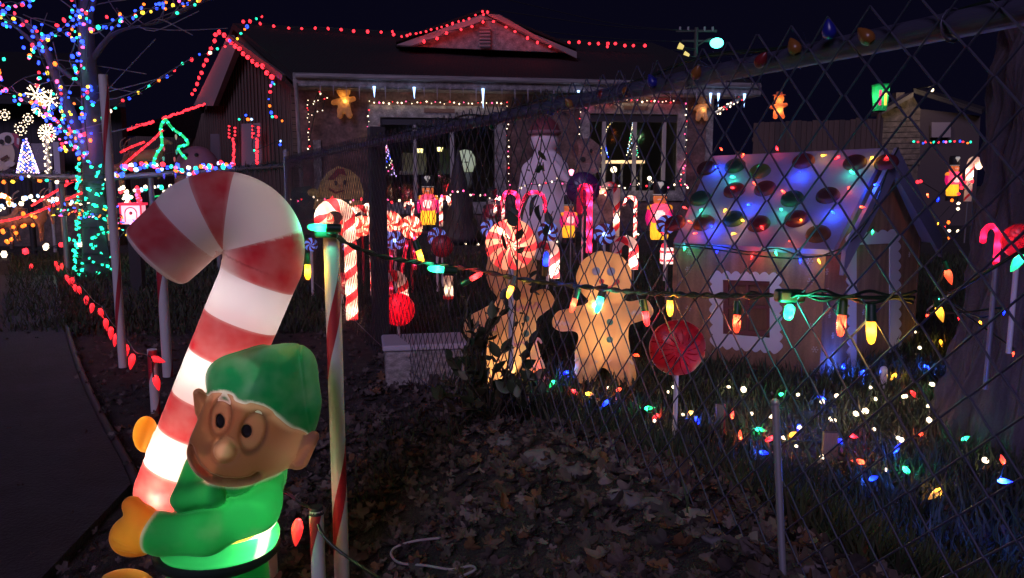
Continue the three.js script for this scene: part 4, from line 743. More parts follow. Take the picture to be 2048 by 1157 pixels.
// ---------- gingerbread figures ----------
const cookie = (() => {
  const f = (x, y, z) => {
    let d = ell(x, y, z, 0, 0.49, 0, 0.125, 0.12, 0.062);
    d = smin(d, ell(x, y, z, 0, 0.25, 0, 0.115, 0.17, 0.07), 0.03);
    d = smin(d, cap(x, y, z, -0.08, 0.31, 0, 0.055, -0.185, 0.285, 0.0, 0.05), 0.03);
    d = smin(d, cap(x, y, z, 0.08, 0.33, 0, 0.055, 0.175, 0.35, 0.0, 0.048), 0.03);
    d = smin(d, cap(x, y, z, -0.06, 0.15, 0, 0.066, -0.075, 0.05, 0.01, 0.055), 0.025);
    d = smin(d, cap(x, y, z, 0.06, 0.15, 0, 0.066, 0.1, 0.05, 0.02, 0.055), 0.025);
    d = Math.max(d, Math.abs(z) - 0.058) + 0.003 * Math.sin(x * 60) * Math.sin(y * 55);
    d += 0.006 * Math.exp(-Math.pow((y - 0.375) / 0.014, 2));
    return d;
  };
  return netGeometry(surfaceNets(f, [-0.27, -0.03, -0.1], [0.27, 0.65, 0.1], 0.01));
})();
const wavy = (x0, x1, y, z, n = 6, a = 0.012) => tube(Array.from({ length: n * 2 + 1 }, (_, i) => V(lerp(x0, x1, i / (n * 2)), y + (i % 2 ? a : -a), z)), 0.006, 5, n * 6);
function cookieMan(label, p, h, m, o = {}) {
  const t = thing(o.name ?? 'gingerbread_man', label, 'gingerbread man', p, o.turn ?? 0, o.group); const s = h / 0.61; t.scale.setScalar(s);
  part('cookie_body', cookie, m, t);
  if (o.detail) {
    const ic = mat([0.75, 0.6, 0.45]), eye = mat([0.4, 0.5, 0.6], { roughness: 0.3 }), gr = mat([0.12, 0.4, 0.3], { roughness: 0.3 }), pk = mat([0.7, 0.1, 0.08]);
    for (const x of [-0.03, 0.035]) part('eye', ball(0.019, x, 0.525, 0.054, 12, 8), eye, t);
    for (const x of [-0.005, 0.062]) part('cheek', ball(0.013, x, 0.48, 0.055, 8, 6), pk, t);
    part('mouth', tube([V(0, 0.465, 0.06), V(0.03, 0.455, 0.063), V(0.055, 0.472, 0.06)], 0.005, 5, 8), pk, t);
    for (const y of [0.3, 0.22]) part('button', ball(0.015, 0.035, y, 0.06, 10, 8), gr, t);
    for (const [a, b, y] of [[-0.21, -0.15, 0.285], [0.13, 0.2, 0.345], [-0.12, -0.02, 0.12], [0.03, 0.14, 0.12]]) part('icing', wavy(a, b, y, 0.052, 3, 0.008), ic, t);
  }
  for (const [x, y, z, i] of o.lamps ?? []) lamp(t, V(x, y, z).multiplyScalar(1), o.hue ?? [1, 0.62, 0.28], i, 0.4);
  return t;
}
cookieMan('glowing gingerbread man standing in front of the playhouse with blue eyes', gnd(1205, 768).setY(0), 0.66, M.warmPlastic, { detail: true, turn: -0.22, lamps: [[-0.035, 0.37, 0.04, 0.1], [0, 0.2, -0.01, 0.04], [0, 0.5, -0.01, 0.02]] });
{
  const t = cookieMan('glowing gingerbread figure with wavy icing half hidden behind the dark shrub', gnd(1005, 840).setY(-0.02).setZ(-3.75).setX(0.0), 0.74, M.warmPlastic, { detail: false, turn: 0.75, lamps: [[-0.05, 0.1, 0.01, 0.075], [0.0, 0.24, 0.0, 0.012]] });
  for (const [a, b, y] of [[-0.1, 0.1, 0.345], [-0.11, 0.11, 0.2], [-0.2, -0.14, 0.285]]) part('icing', wavy(a, b, y, 0.056, 5, 0.01), mat([0.7, 0.35, 0.3]), t);
  for (const y of [0.3, 0.24]) part('button', ball(0.014, 0.02, y, 0.06, 8, 6), mat([0.1, 0.2, 0.15]), t);
}
{
  const w = (x, y, o = 0.14) => HZ.onW(x, y).addScaledVector(V(0.172, 0, 0.985), o);
  const dim = plastic([0.8, 0.5, 0.2], 0.6), dim2 = plastic([0.7, 0.42, 0.2], 0.5), hot = plastic([0.9, 0.45, 0.2], 0.6);
  const a = cookieMan('pale lit gingerbread man hanging on the house wall left of the wide window', w(689, 238), 0.6, dim, { lamps: [[0.03, 0.31, 0.03, 0.05], [0, 0.42, 0, 0.02]], hue: [1, 0.6, 0.2], group: 'gingerbread men hung on the house' });
  cookieMan('dimmer gingerbread man hanging beside the right house window by the white pole of lamps', w(1397, 243), 0.52, dim2, { lamps: [[0.02, 0.25, 0.02, 0.04]], hue: [1, 0.62, 0.25], group: 'gingerbread men hung on the house' });
  const b = cookieMan('bright orange gingerbread man in a hat on top of the plank fence', at(1557, 238, 11.8), 0.36, hot, { lamps: [[0, 0.2, 0.0, 0.06], [0, 0.45, 0, 0.025]], hue: [1, 0.45, 0.16] });
  part('hat', [cyl(0.16, 0.15, 0.02, 14, 0, 0.57, 0), cyl(0.09, 0.07, 0.08, 12, 0, 0.58, 0)], hot, b);
}

// ---------- sweets and canes behind the fence ----------
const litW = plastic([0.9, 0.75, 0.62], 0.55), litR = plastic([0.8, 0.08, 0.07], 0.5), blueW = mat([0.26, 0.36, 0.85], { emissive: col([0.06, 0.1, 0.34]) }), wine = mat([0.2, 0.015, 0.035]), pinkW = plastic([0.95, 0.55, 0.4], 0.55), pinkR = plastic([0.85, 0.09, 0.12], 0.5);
{
  wrapped('large clear red lollipop on a grey stick before the playhouse', at(1355, 696, 2.9), 0.106, [0.42, 0.012, 0.025], { stick: 0.40, sr: 0.009, stickM: M.pvc, lit: 0.011, lamps: [[-0.2, 0.1], [0.3, -0.3]], hue: [1, 0.3, 0.2] });
  wrapped('glowing red film wrapped lollipop low on the lawn under a striped cane', at(796, 620, 4.6), 0.1, [0.85, 0.02, 0.07], { stick: 0.2, lit: 0.05, lamps: [[0.1, 0.35], [-0.1, 0]], hue: [1, 0.12, 0.2] });
  wrapped('dull red film wrapped lollipop in front of a blue pinwheel sweet', at(884, 493, 6.2), 0.09, [0.42, 0.03, 0.05], { stick: 0.32, lit: 0.004, hue: [1, 0.3, 0.3] });
  wrapped('big dark purple lollipop before the white inflatable', at(1166, 378, 6.4), 0.137, [0.11, 0.025, 0.16], { stick: 0.8, stickM: M.pvc });
  wrapped('red lollipop at the edge of the big tree beside a pink cane', at(2038, 482, 2.4), 0.052, [0.6, 0.02, 0.05], { stick: 0.35, lit: 0.012, hue: [1, 0.1, 0.15] });
  peppermint('largest glowing pink swirl lollipop above the hidden gingerbread figure', at(1022, 490, 3.4), 0.112, pinkW, pinkR, { fine: true, turn: 0.1, stick: 0.55, lamps: [[0.1, 0, 0], [-0.3, 0.4, 0]], lit: 0.03, hue: [1, 0.6, 0.42], group: 'glowing striped lollipops' });
  for (const [x, y, r, lab, Z] of [[702, 457, 25, 'glowing striped lollipop just right of the tallest lit cane', 7.2], [780, 447, 25, 'glowing striped lollipop right of the dark wooden post', 7], [822, 455, 24, 'glowing striped lollipop below the left toy soldier', 7], [724, 452, 21, 'glowing striped lollipop hidden partly by the wooden post', 7.4]]) peppermint(lab, at(x, y, Z), r / F * Z, litW, litR, { stick: 0.7, lamps: [[0.35, 0.4], [-0.4, 0.1], [0.2, -0.5]], lit: 0.03, hue: [1, 0.5, 0.34], group: 'glowing striped lollipops', stickM: pinkR });
  for (const [x, y, r, lab, Z, sx] of [[768, 479, 19, 'blue and wine pinwheel sweet touching the dark post', 6.6, 0], [790, 481, 20, 'blue and wine pinwheel sweet with a lit hub right of the post', 6.6, 0], [874, 475, 20, 'blue and wine pinwheel sweet above a dull red lollipop', 6.5, 0], [978, 458, 18, 'blue and wine pinwheel sweet peeping out left of the pink swirl lollipop', 6.5, 0], [1096, 464, 21, 'blue and wine pinwheel sweet below the white inflatable', 6.2, 0], [1209, 469, 22, 'blue and wine pinwheel sweet above the gingerbread man', 6.0, 0], [1332, 450, 20, 'blue and wine pinwheel sweet held before the right toy soldier', 6.3, 0], [697, 493, 14, 'small blue pinwheel sweet beside the lit cane shaft', 6.6, 0], [622, 490, 14, 'small blue pinwheel sweet left of the tall pole', 6.6, 0]]) peppermint(lab, at(x, y, Z), r / F * Z, blueW, wine, { stick: 0.45, group: 'blue pinwheel sweets', hub: [790, 1096, 1209].includes(x), category: 'pinwheel', name: 'pinwheel_sweet' });
  // blow moulded canes
  const warm = [1, 0.62, 0.42];
  cane('tallest bright cane left of the wooden post, glowing at its foot', gnd(704, 640), 0, { h: 0.84, R: 0.1, r: 0.042, pitch: 0.17, frac: 0.35, spots: [0.06, 0.2, 0.34, 0.48, 0.62, 0.8, 0.93], lit: 0.035, hue: warm });
  cane('bright cane behind the tallest one, leaning to the post', gnd(722, 620).setZ(-6.5), 0.2, { h: 0.78, R: 0.09, r: 0.03, pitch: 0.16, spots: [0.15, 0.4, 0.7, 0.9], lit: 0.025, hue: warm });
  cane('striped cane with a fat hook over the red wrapped lollipop', at(806, 606, 4.9), 0.1, { h: 0.21, R: 0.062, r: 0.035, pitch: 0.1, frac: 0.4, spots: [0.1], lit: 0.012, drop: 0.6, stake: 0.25 });
  cane('dim thick cane with a dark foot near the house steps', at(928, 458, 12.5), 0, { h: 0.78, R: 0.11, r: 0.055, pitch: 0.3, frac: 0.3, spots: [0.5, 0.95], lit: 0.06, hue: [1, 0.6, 0.4], stake: 0.2 });
  cane('dim thick cane right of the purple lollipop', at(1232, 492, 11.6), 0, { h: 0.94, R: 0.1, r: 0.05, pitch: 0.3, frac: 0.3, spots: [0.35, 0.97], lit: 0.07, hue: [1, 0.6, 0.36], stake: 0.05 });
  cane('thin bright cane between the thick cane and the right soldier', at(1270, 476, 8.6), 0, { h: 0.46, R: 0.062, r: 0.019, pitch: 0.085, frac: 0.4, spots: [0.1, 0.3, 0.5, 0.7, 0.9], lit: 0.02, stake: 0.2 });
  cane('short cane with a peppermint head and bright foot before the playhouse', at(1267, 538, 6.6), 0, { h: 0.28, R: 0.07, r: 0.04, pitch: 0.15, frac: 0.4, spots: [0.1, 0.25], lit: 0.03, drop: 0.5, stake: 0.1 });
  cane('bright footed cane right of the blue lamp', at(1109, 556, 6.2), 0, { h: 0.3, R: 0.06, r: 0.04, pitch: 0.16, frac: 0.4, spots: [0.08, 0.3], lit: 0.035, stake: 0.1 });
  cane('small bright cane against the side of the left toy soldier', at(826, 445, 9.5), 0.4, { h: 0.26, R: 0.05, r: 0.022, pitch: 0.09, spots: [0.2, 0.7], lit: 0.03, stake: 0.3 });
  const rose = plastic([0.9, 0.06, 0.2], 0.55);
  const pink = { wm: rose, rm: rose, hue: [1, 0.25, 0.4], group: 'pink glowing canes' };
  cane('rose pink lamp cane left of the white inflatable', at(1036, 450, 9.5), 0, { h: 0.42, R: 0.09, r: 0.026, pitch: 0.1, spots: [0.05, 0.2, 0.35, 0.5, 0.65, 0.8], lit: 0.022, stake: 0.3, drop: 2.2, ...pink });
  cane('wide arched rose pink lamp cane under the white inflatable', at(1090, 425, 9.3), 0.2, { h: 0.26, R: 0.13, r: 0.022, pitch: 0.1, spots: [0.1, 0.4, 0.6, 0.9], lit: 0.02, stake: 0.6, drop: 0.5, ...pink });
  cane('straight tall rose pink cane running down to the gingerbread man', at(1178, 505, 6.3), 0, { h: 0.55, R: 0.04, r: 0.024, pitch: 0.1, spots: [0.05, 0.2, 0.35, 0.5, 0.65], lit: 0.022, stake: 0.3, ...pink, drop: 4 });
  cane('thin white striped cane left of the rose pink arches', at(1006, 440, 9), 0, { h: 0.26, R: 0.045, r: 0.017, pitch: 0.08, spots: [0.2, 0.6, 0.9], lit: 0.02, stake: 0.4, drop: 2.5 });
  cane('rose pink cane hooked against the big tree trunk', at(1993, 527, 2.42), 0.25, { h: 0.125, R: 0.028, r: 0.0095, pitch: 0.1, spots: [0.06, 0.3, 0.6, 0.95], lit: 0.003, stake: 0.4, drop: 0.6, ...pink });
  cane('pale lit cane standing far behind beside a small soldier', at(1936, 402, 7.5), 3.3, { h: 0.42, R: 0.045, r: 0.033, pitch: 0.22, frac: 0.15, spots: [0.5, 0.95], lit: 0.03, hue: [1, 0.66, 0.45], stake: 0.4 });
  // candle stub
  const c = thing('candle', 'short glowing white candle shape with a red rim near the green lamp', 'candle', at(897, 598, 5.6)); part('wax', lathe([[0, 0], [0.036, 0], [0.038, 0.02], [0.034, 0.03], [0.036, 0.16], [0.028, 0.165], [0, 0.166]], 14), litW, c); part('rim', cyl(0.039, 0.039, 0.022, 14), litR, c); part('flame', ball(0.014, 0.005, 0.19, 0, 8, 8).scale(1, 1.2, 1), FAR.r, c); part('stake', cyl(0.006, 0.006, 0.12, 6, 0, -0.12, 0), M.galv, c); lamp(c, V(0, 0.06, 0), [1, 0.8, 0.6], 0.02, 0.3);
}
// more of the crowd of lit sweets
cane('small bright cane just right of the dark wooden post', at(748, 470, 8), 0.3, { h: 0.32, R: 0.055, r: 0.022, pitch: 0.1, spots: [0.1, 0.4, 0.8], lit: 0.025, stake: 0.35 });
cane('small bright cane behind the left toy soldier', at(882, 452, 10.4), 2.9, { h: 0.4, R: 0.06, r: 0.026, pitch: 0.12, spots: [0.2, 0.6, 0.9], lit: 0.03, stake: 0.3 });
cane('small bright cane between the blue pinwheel and the thick cane', at(1196, 452, 9.2), 0.2, { h: 0.36, R: 0.05, r: 0.024, pitch: 0.1, spots: [0.1, 0.5, 0.9], lit: 0.025, stake: 0.4 });
peppermint('dull striped lollipop low beside the foot of the tallest lit cane', at(683, 568, 5.9), 0.085, plastic([0.6, 0.4, 0.34], 0.4), plastic([0.5, 0.05, 0.08], 0.4), { stick: 0.24, lamps: [[0.2, 0.1]], lit: 0.006, group: 'glowing striped lollipops' });
peppermint('small glowing striped lollipop left of the tallest lit cane', at(652, 440, 7.6), 0.08, litW, litR, { stick: 0.6, lamps: [[0.3, 0.2], [-0.3, -0.2]], lit: 0.03, hue: [1, 0.5, 0.34], group: 'glowing striped lollipops' });
{ const t = thing('glowing_gift', 'small glowing white gift with red bands low before the playhouse corner', 'gift', at(1334, 528, 6.4)); part('gift_box', rbox(0.1, 0.13, 0.08, 0.008, 0, 0.065, 0), glow([0.9, 0.7, 0.65], [1.1, 0.75, 0.65]), t); for (const y of [0.03, 0.1]) part('band', box(0.104, 0.018, 0.084, 0, y, 0), glow([0.8, 0.03, 0.05], [0.8, 0.03, 0.06]), t); part('bow', [ball(0.025, -0.025, 0.145, 0, 8, 6), ball(0.025, 0.025, 0.145, 0, 8, 6)][0], glow([0.8, 0.03, 0.05], [0.8, 0.03, 0.06]), t); part('stake', cyl(0.01, 0.01, 0.35, 6, 0, -0.35, 0), M.galv, t); lamp(t, V(0, 0.06, 0.12), [1, 0.6, 0.5], 0.03, 0.3); }
{ const t = thing('pink_lamp', 'bright pink lamp above the purple lollipop', 'lamp', at(1143, 345, 7.5)); part('bulb', ball(0.03, 0, 0, 0, 10, 8), glow([1, 0.3, 0.5], [4, 0.9, 1.4]), t); part('lamp_stake', cyl(0.008, 0.008, 1, 6, 0, -1.03, 0), M.galv, t); lamp(t, V(0, 0, 0), [1, 0.2, 0.4], 0.12, 0.3); }
// red rods with ribbons (plain lit sticks)
for (const [x, y0, y1, Z, lab] of [[811, 480, 560, 6.4, 'pink glowing rod leaning left of the red wrapped lollipop'], [782, 500, 590, 6.4, 'pink glowing rod beside the wooden post'], [829, 465, 540, 6.5, 'thin string of warm lamps hanging from a striped lollipop']]) { const t = thing('glowing_rod', lab, 'rod', V(0, 0, 0)); const a = at(x + (x === 811 ? 4 : 0), y0, Z), b = at(x - (x === 811 ? 12 : 0), y1, Z); part('rod_body', bar(a, b, 0.016, 0.016, 8), plastic([0.9, 0.08, 0.16], 0.55), t); for (const q of [0.15, 0.5, 0.85]) { part('bulb', ball(0.012, 0, 0, 0, 8, 6), FAR.p, t, a.clone().lerp(b, q).add(V(0, 0, 0.012))); lamp(t, a.clone().lerp(b, q), [1, 0.3, 0.4], 0.012, 0.2); } }

// ---------- toy soldiers ----------
{
  const lit = (c, k = 0.5, t = 0.5) => plastic(c, t, { emissive: col(c.map((q) => q * k)) });
  const s = thing('toy_soldier', 'glowing toy soldier with a tall black hat left of the dark porch cone', 'toy soldier', at(857, 462, 11.6), 0, 'toy soldiers in the yard');
  const Mx = { hat: M.black, skin: lit([0.85, 0.38, 0.12], 0.25), coat: lit([0.9, 0.09, 0.22], 0.6), front: lit([0.95, 0.85, 0.75], 0.9), leg: lit([0.95, 0.62, 0.05], 0.7), gold: lit([0.9, 0.6, 0.05], 0.6), arm: lit([0.8, 0.02, 0.3], 0.45), boot: M.black, white: lit([0.85, 0.82, 0.78], 0.3) };
  part('boot', [cyl(0.07, 0.065, 0.1, 12, -0.06), cyl(0.07, 0.065, 0.1, 12, 0.06)].map((g) => g)[0], Mx.boot, s); part('boot', cyl(0.07, 0.065, 0.1, 12, 0.06), Mx.boot, s);
  for (const x of [-0.055, 0.055]) part('leg', lathe([[0.05, 0.1], [0.068, 0.14], [0.07, 0.25], [0.062, 0.33], [0.05, 0.36]], 12).translate(x, 0, 0), Mx.leg, s);
  part('coat', lathe([[0.1, 0.33], [0.125, 0.36], [0.12, 0.44], [0.135, 0.53], [0.11, 0.58], [0.05, 0.6]], 16), Mx.coat, s);
  part('shirt_front', lathe([[0.07, 0.36], [0.085, 0.4], [0.085, 0.5], [0.06, 0.56]], 12).scale(1, 1, 0.8).translate(0, 0, 0.065), Mx.front, s);
  for (const x of [-1, 1]) { part('arm', [bar(V(x * 0.13, 0.53, 0), V(x * 0.165, 0.4, 0.03), 0.036, 0.032), bar(V(x * 0.165, 0.4, 0.03), V(x * 0.14, 0.3, 0.06), 0.032, 0.028)], Mx.arm, s); part('epaulette', ball(0.05, x * 0.125, 0.56, 0, 10, 8).scale(1, 0.95, 1), Mx.gold, s); }
  part('head', lathe([[0.05, 0.58], [0.085, 0.61], [0.095, 0.66], [0.085, 0.71], [0.05, 0.73]], 14), Mx.skin, s);
  part('hat', lathe([[0.1, 0.7], [0.098, 0.71], [0.09, 0.725], [0.1, 0.86], [0.085, 0.9], [0, 0.91]], 16), Mx.hat, s);
  part('hat_brim', new THREE.TorusGeometry(0.094, 0.007, 6, 20).rotateX(Math.PI / 2).translate(0, 0.715, 0), Mx.white, s);
  part('plume', [ball(0.03, -0.018, 0.86, 0.095, 8, 8), ball(0.03, 0.018, 0.86, 0.095, 8, 8), new THREE.ConeGeometry(0.04, 0.07, 10).rotateX(Math.PI).translate(0, 0.815, 0.098)], Mx.white, s);
  part('moustache', [bar(V(-0.03, 0.645, 0.09), V(0, 0.655, 0.095), 0.008), bar(V(0, 0.655, 0.095), V(0.03, 0.645, 0.09), 0.008)], Mx.white, s);
  lamp(s, V(0, 0.48, 0), [1, 0.75, 0.6], 0.09, 0.5); lamp(s, V(0, 0.22, 0), [1, 0.8, 0.4], 0.05, 0.5);
  const put = (lab, p, k, turn = 0) => { const c = dup(s, lab, p, turn); c.scale.setScalar(k); c.traverse((q) => { if (q.isLight) q.intensity *= k * k; }); };
  s.scale.setScalar(0.9);
  put('glowing toy soldier whose legs shine yellow below the white inflatable', at(1137, 486, 8.2), 0.55, 0.3);
  put('glowing toy soldier with a white chevron hat left of the playhouse roof', at(1318, 494, 7.8), 0.72, -0.2);
  put('small glowing toy soldier far behind the playhouse beside a pale cane', at(1904, 402, 7.6), 0.47, 0.1);
  const d = dup(s, 'unlit toy soldier in the dark left of the rose pink cane', at(984, 470, 9.5), 0.2); d.scale.setScalar(0.62); d.traverse((q) => { if (q.isMesh) q.material = q.name.includes('coat') || q.name.includes('arm') ? mat([0.2, 0.02, 0.04]) : q.name.includes('leg') || q.name.includes('front') || q.name.includes('head') ? mat([0.3, 0.27, 0.27]) : M.black; }); [...d.children].filter((q) => q.isLight).forEach((q) => d.remove(q));
}
// ---------- figures of cloth and plywood ----------
{
  const f = (x, y, z) => { let d = ell(x, y, z, 0, 0.42, 0, 0.42, 0.44, 0.35); d = smin(d, ell(x, y, z, 0.03, 1.02, 0, 0.31, 0.36, 0.28), 0.12); d = smin(d, ell(x, y, z, 0.0, 1.5, 0, 0.22, 0.2, 0.2), 0.05); d = smin(d, cap(x, y, z, -0.25, 1.1, 0, 0.1, -0.36, 0.75, 0.08, 0.07), 0.08); d = smin(d, cap(x, y, z, 0.28, 1.1, 0, 0.1, 0.36, 0.7, 0.08, 0.07), 0.08); d = smin(d, cap(x, y, z, 0.05, 1.25, 0.25, 0.06, 0.38, 0.85, 0.3, 0.05), 0.06); return d + 0.008 * Math.sin(x * 13 + y * 5) * Math.sin(y * 11); };
  const o = thing('inflatable_snowman', 'tall white cloth inflatable with a reddish cap in front of the house', 'inflatable', at(1088, 470, 11.6).setY(0), 0.1); o.scale.set(0.95, 1.05, 0.95);
  part('cloth_body', netGeometry(surfaceNets(f, [-0.6, -0.08, -0.5], [0.6, 1.78, 0.5], 0.028)), mat([0.82, 0.7, 0.76], { roughness: 0.9 }), o);
  part('cap', lathe([[0.23, 0], [0.24, 0.05], [0.2, 0.14], [0.1, 0.22], [0, 0.25]], 16).translate(0, 1.58, 0), mat([0.16, 0.03, 0.04]), o);
  part('hat_band', new THREE.TorusGeometry(0.225, 0.035, 8, 20).rotateX(Math.PI / 2).translate(0, 1.6, 0), mat([0.25, 0.12, 0.14]), o);
  const cut = (name, lab, cat, Z, shapes) => { const t = thing(name, lab, cat); let i = 0; for (const [pn, pts, c, extra] of shapes) { const P = pts.map(([x, y]) => at(x, y, Z)), v = V(0, 0, 0.014); part(pn, prism(P.map((p) => p.clone().add(V(0, 0, i * 0.006))), v), mat(c, { map: mottle, ...(extra ?? {}) }), t); i++; } part('stake', bar(at(shapes[0][1][0][0], 470, Z).setZ(-Z - 0.03).setY(0), at(shapes[0][1][0][0] - 2, shapes[0][1][0][1] + 20, Z).setZ(-Z - 0.02), 0.02), M.wood, t); return t; };
  const O = (cx, cy, rx, ry, n = 18) => Array.from({ length: n }, (_, i) => [cx + rx * Math.cos(i / n * 6.2832), cy - ry * Math.sin(i / n * 6.2832)]);
  cut('plywood_dog', 'tan painted plywood animal head with a black nose right of the inflatable', 'cutout', 10.2, [['head', [[1150, 330], [1148, 300], [1158, 278], [1180, 276], [1198, 290], [1204, 318], [1198, 345], [1175, 352]], [0.33, 0.22, 0.19]], ['ear', O(1150, 300, 7, 16), [0.2, 0.1, 0.08]], ['muzzle', O(1178, 338, 20, 12), [0.4, 0.3, 0.28]], ['nose', O(1166, 319, 5, 5), [0.01, 0.01, 0.01]], ['eye', O(1182, 302, 3, 4), [0.01, 0.01, 0.01]]]);
  cut('plywood_bear', 'rounded tan plywood figure with white patches behind the blue pinwheel', 'cutout', 9, [['body', O(1203, 428, 22, 40), [0.36, 0.22, 0.17]], ['white_patch', O(1188, 430, 14, 22), [0.5, 0.45, 0.5]], ['foot', O(1215, 462, 12, 12), [0.36, 0.22, 0.17]]]);
  cut('yellow_cutout', 'pale yellow plywood face with a red cap left of the wooden post', 'cutout', 9, [['face', [[626, 418], [640, 365], [655, 345], [676, 332], [700, 340], [718, 355], [728, 385], [724, 420], [690, 428]], [0.66, 0.52, 0.16]], ['cap', [[655, 360], [675, 337], [688, 338], [694, 352], [680, 348], [668, 360]], [0.32, 0.04, 0.04]], ['eye', O(672, 366, 3, 5), [0.02, 0.02, 0.02]], ['eye', O(690, 365, 3, 5), [0.02, 0.02, 0.02]], ['mouth', [[660, 376], [672, 384], [688, 380], [688, 383], [672, 388], [659, 380]], [0.2, 0.04, 0.03]], ['foot', O(628, 385, 12, 8), [0.66, 0.52, 0.16]], ['green_scarf', [[664, 402], [700, 400], [704, 425], [660, 428]], [0.03, 0.14, 0.07]]]);
  cut('green_cutout', 'dark green painted plywood bush shape behind the big candy cane', 'cutout', 9.4, [['board', [[565, 440], [570, 400], [590, 375], [620, 372], [640, 395], [655, 440]], [0.03, 0.1, 0.07]]]);
  const dm = thing('pink_dome', 'dull pink dome with two dark eyes beyond the garland fence', 'dome', at(395, 345, 9.5)); part('dome_body', new THREE.SphereGeometry(0.27, 24, 12, 0, 6.2832, 0, Math.PI / 2).scale(1, 1.15, 0.8), mat([0.28, 0.1, 0.14]), dm); for (const x of [-0.06, 0.06]) part('eye', ball(0.024, x, 0.2, 0.17, 8, 6), M.black, dm); part('base_skirt', cyl(0.27, 0.27, 1, 20, 0, -1, 0).scale(1, 1, 0.8), mat([0.2, 0.07, 0.1]), dm);
  const cn = thing('dark_cone_shrub', 'dark cone shaped shrub in front of the wide window', 'shrub', at(918, 470, 12.4).setY(0)); { const g = mergeVertices(new THREE.ConeGeometry(0.36, 1.5, 24, 14).deleteAttribute('uv').deleteAttribute('normal')), p = g.attributes.position; for (let i = 0; i < p.count; i++) { const n = 1 + 0.25 * noise.noise(p.getX(i) * 6, p.getY(i) * 6, p.getZ(i) * 6); p.setX(i, p.getX(i) * n); p.setZ(i, p.getZ(i) * n); } g.computeVertexNormals(); part('foliage', g.translate(0, 0.78, 0), mat([0.03, 0.025, 0.03]), cn); part('trunk', cyl(0.04, 0.04, 0.15, 8), M.twig, cn); }
  const wb = thing('utility_box', 'pale flat topped box behind the wire fence left of the shrub', 'box', at(848, 740, 3.8).setY(0), 0.18); part('box_body', rbox(0.38, 0.2, 0.26, 0.012, 0, 0.1, 0), mat([0.5, 0.44, 0.42], { map: mottle }), wb); part('lid', rbox(0.405, 0.03, 0.285, 0.01, 0, 0.214, 0), mat([0.4, 0.37, 0.42]), wb);
}

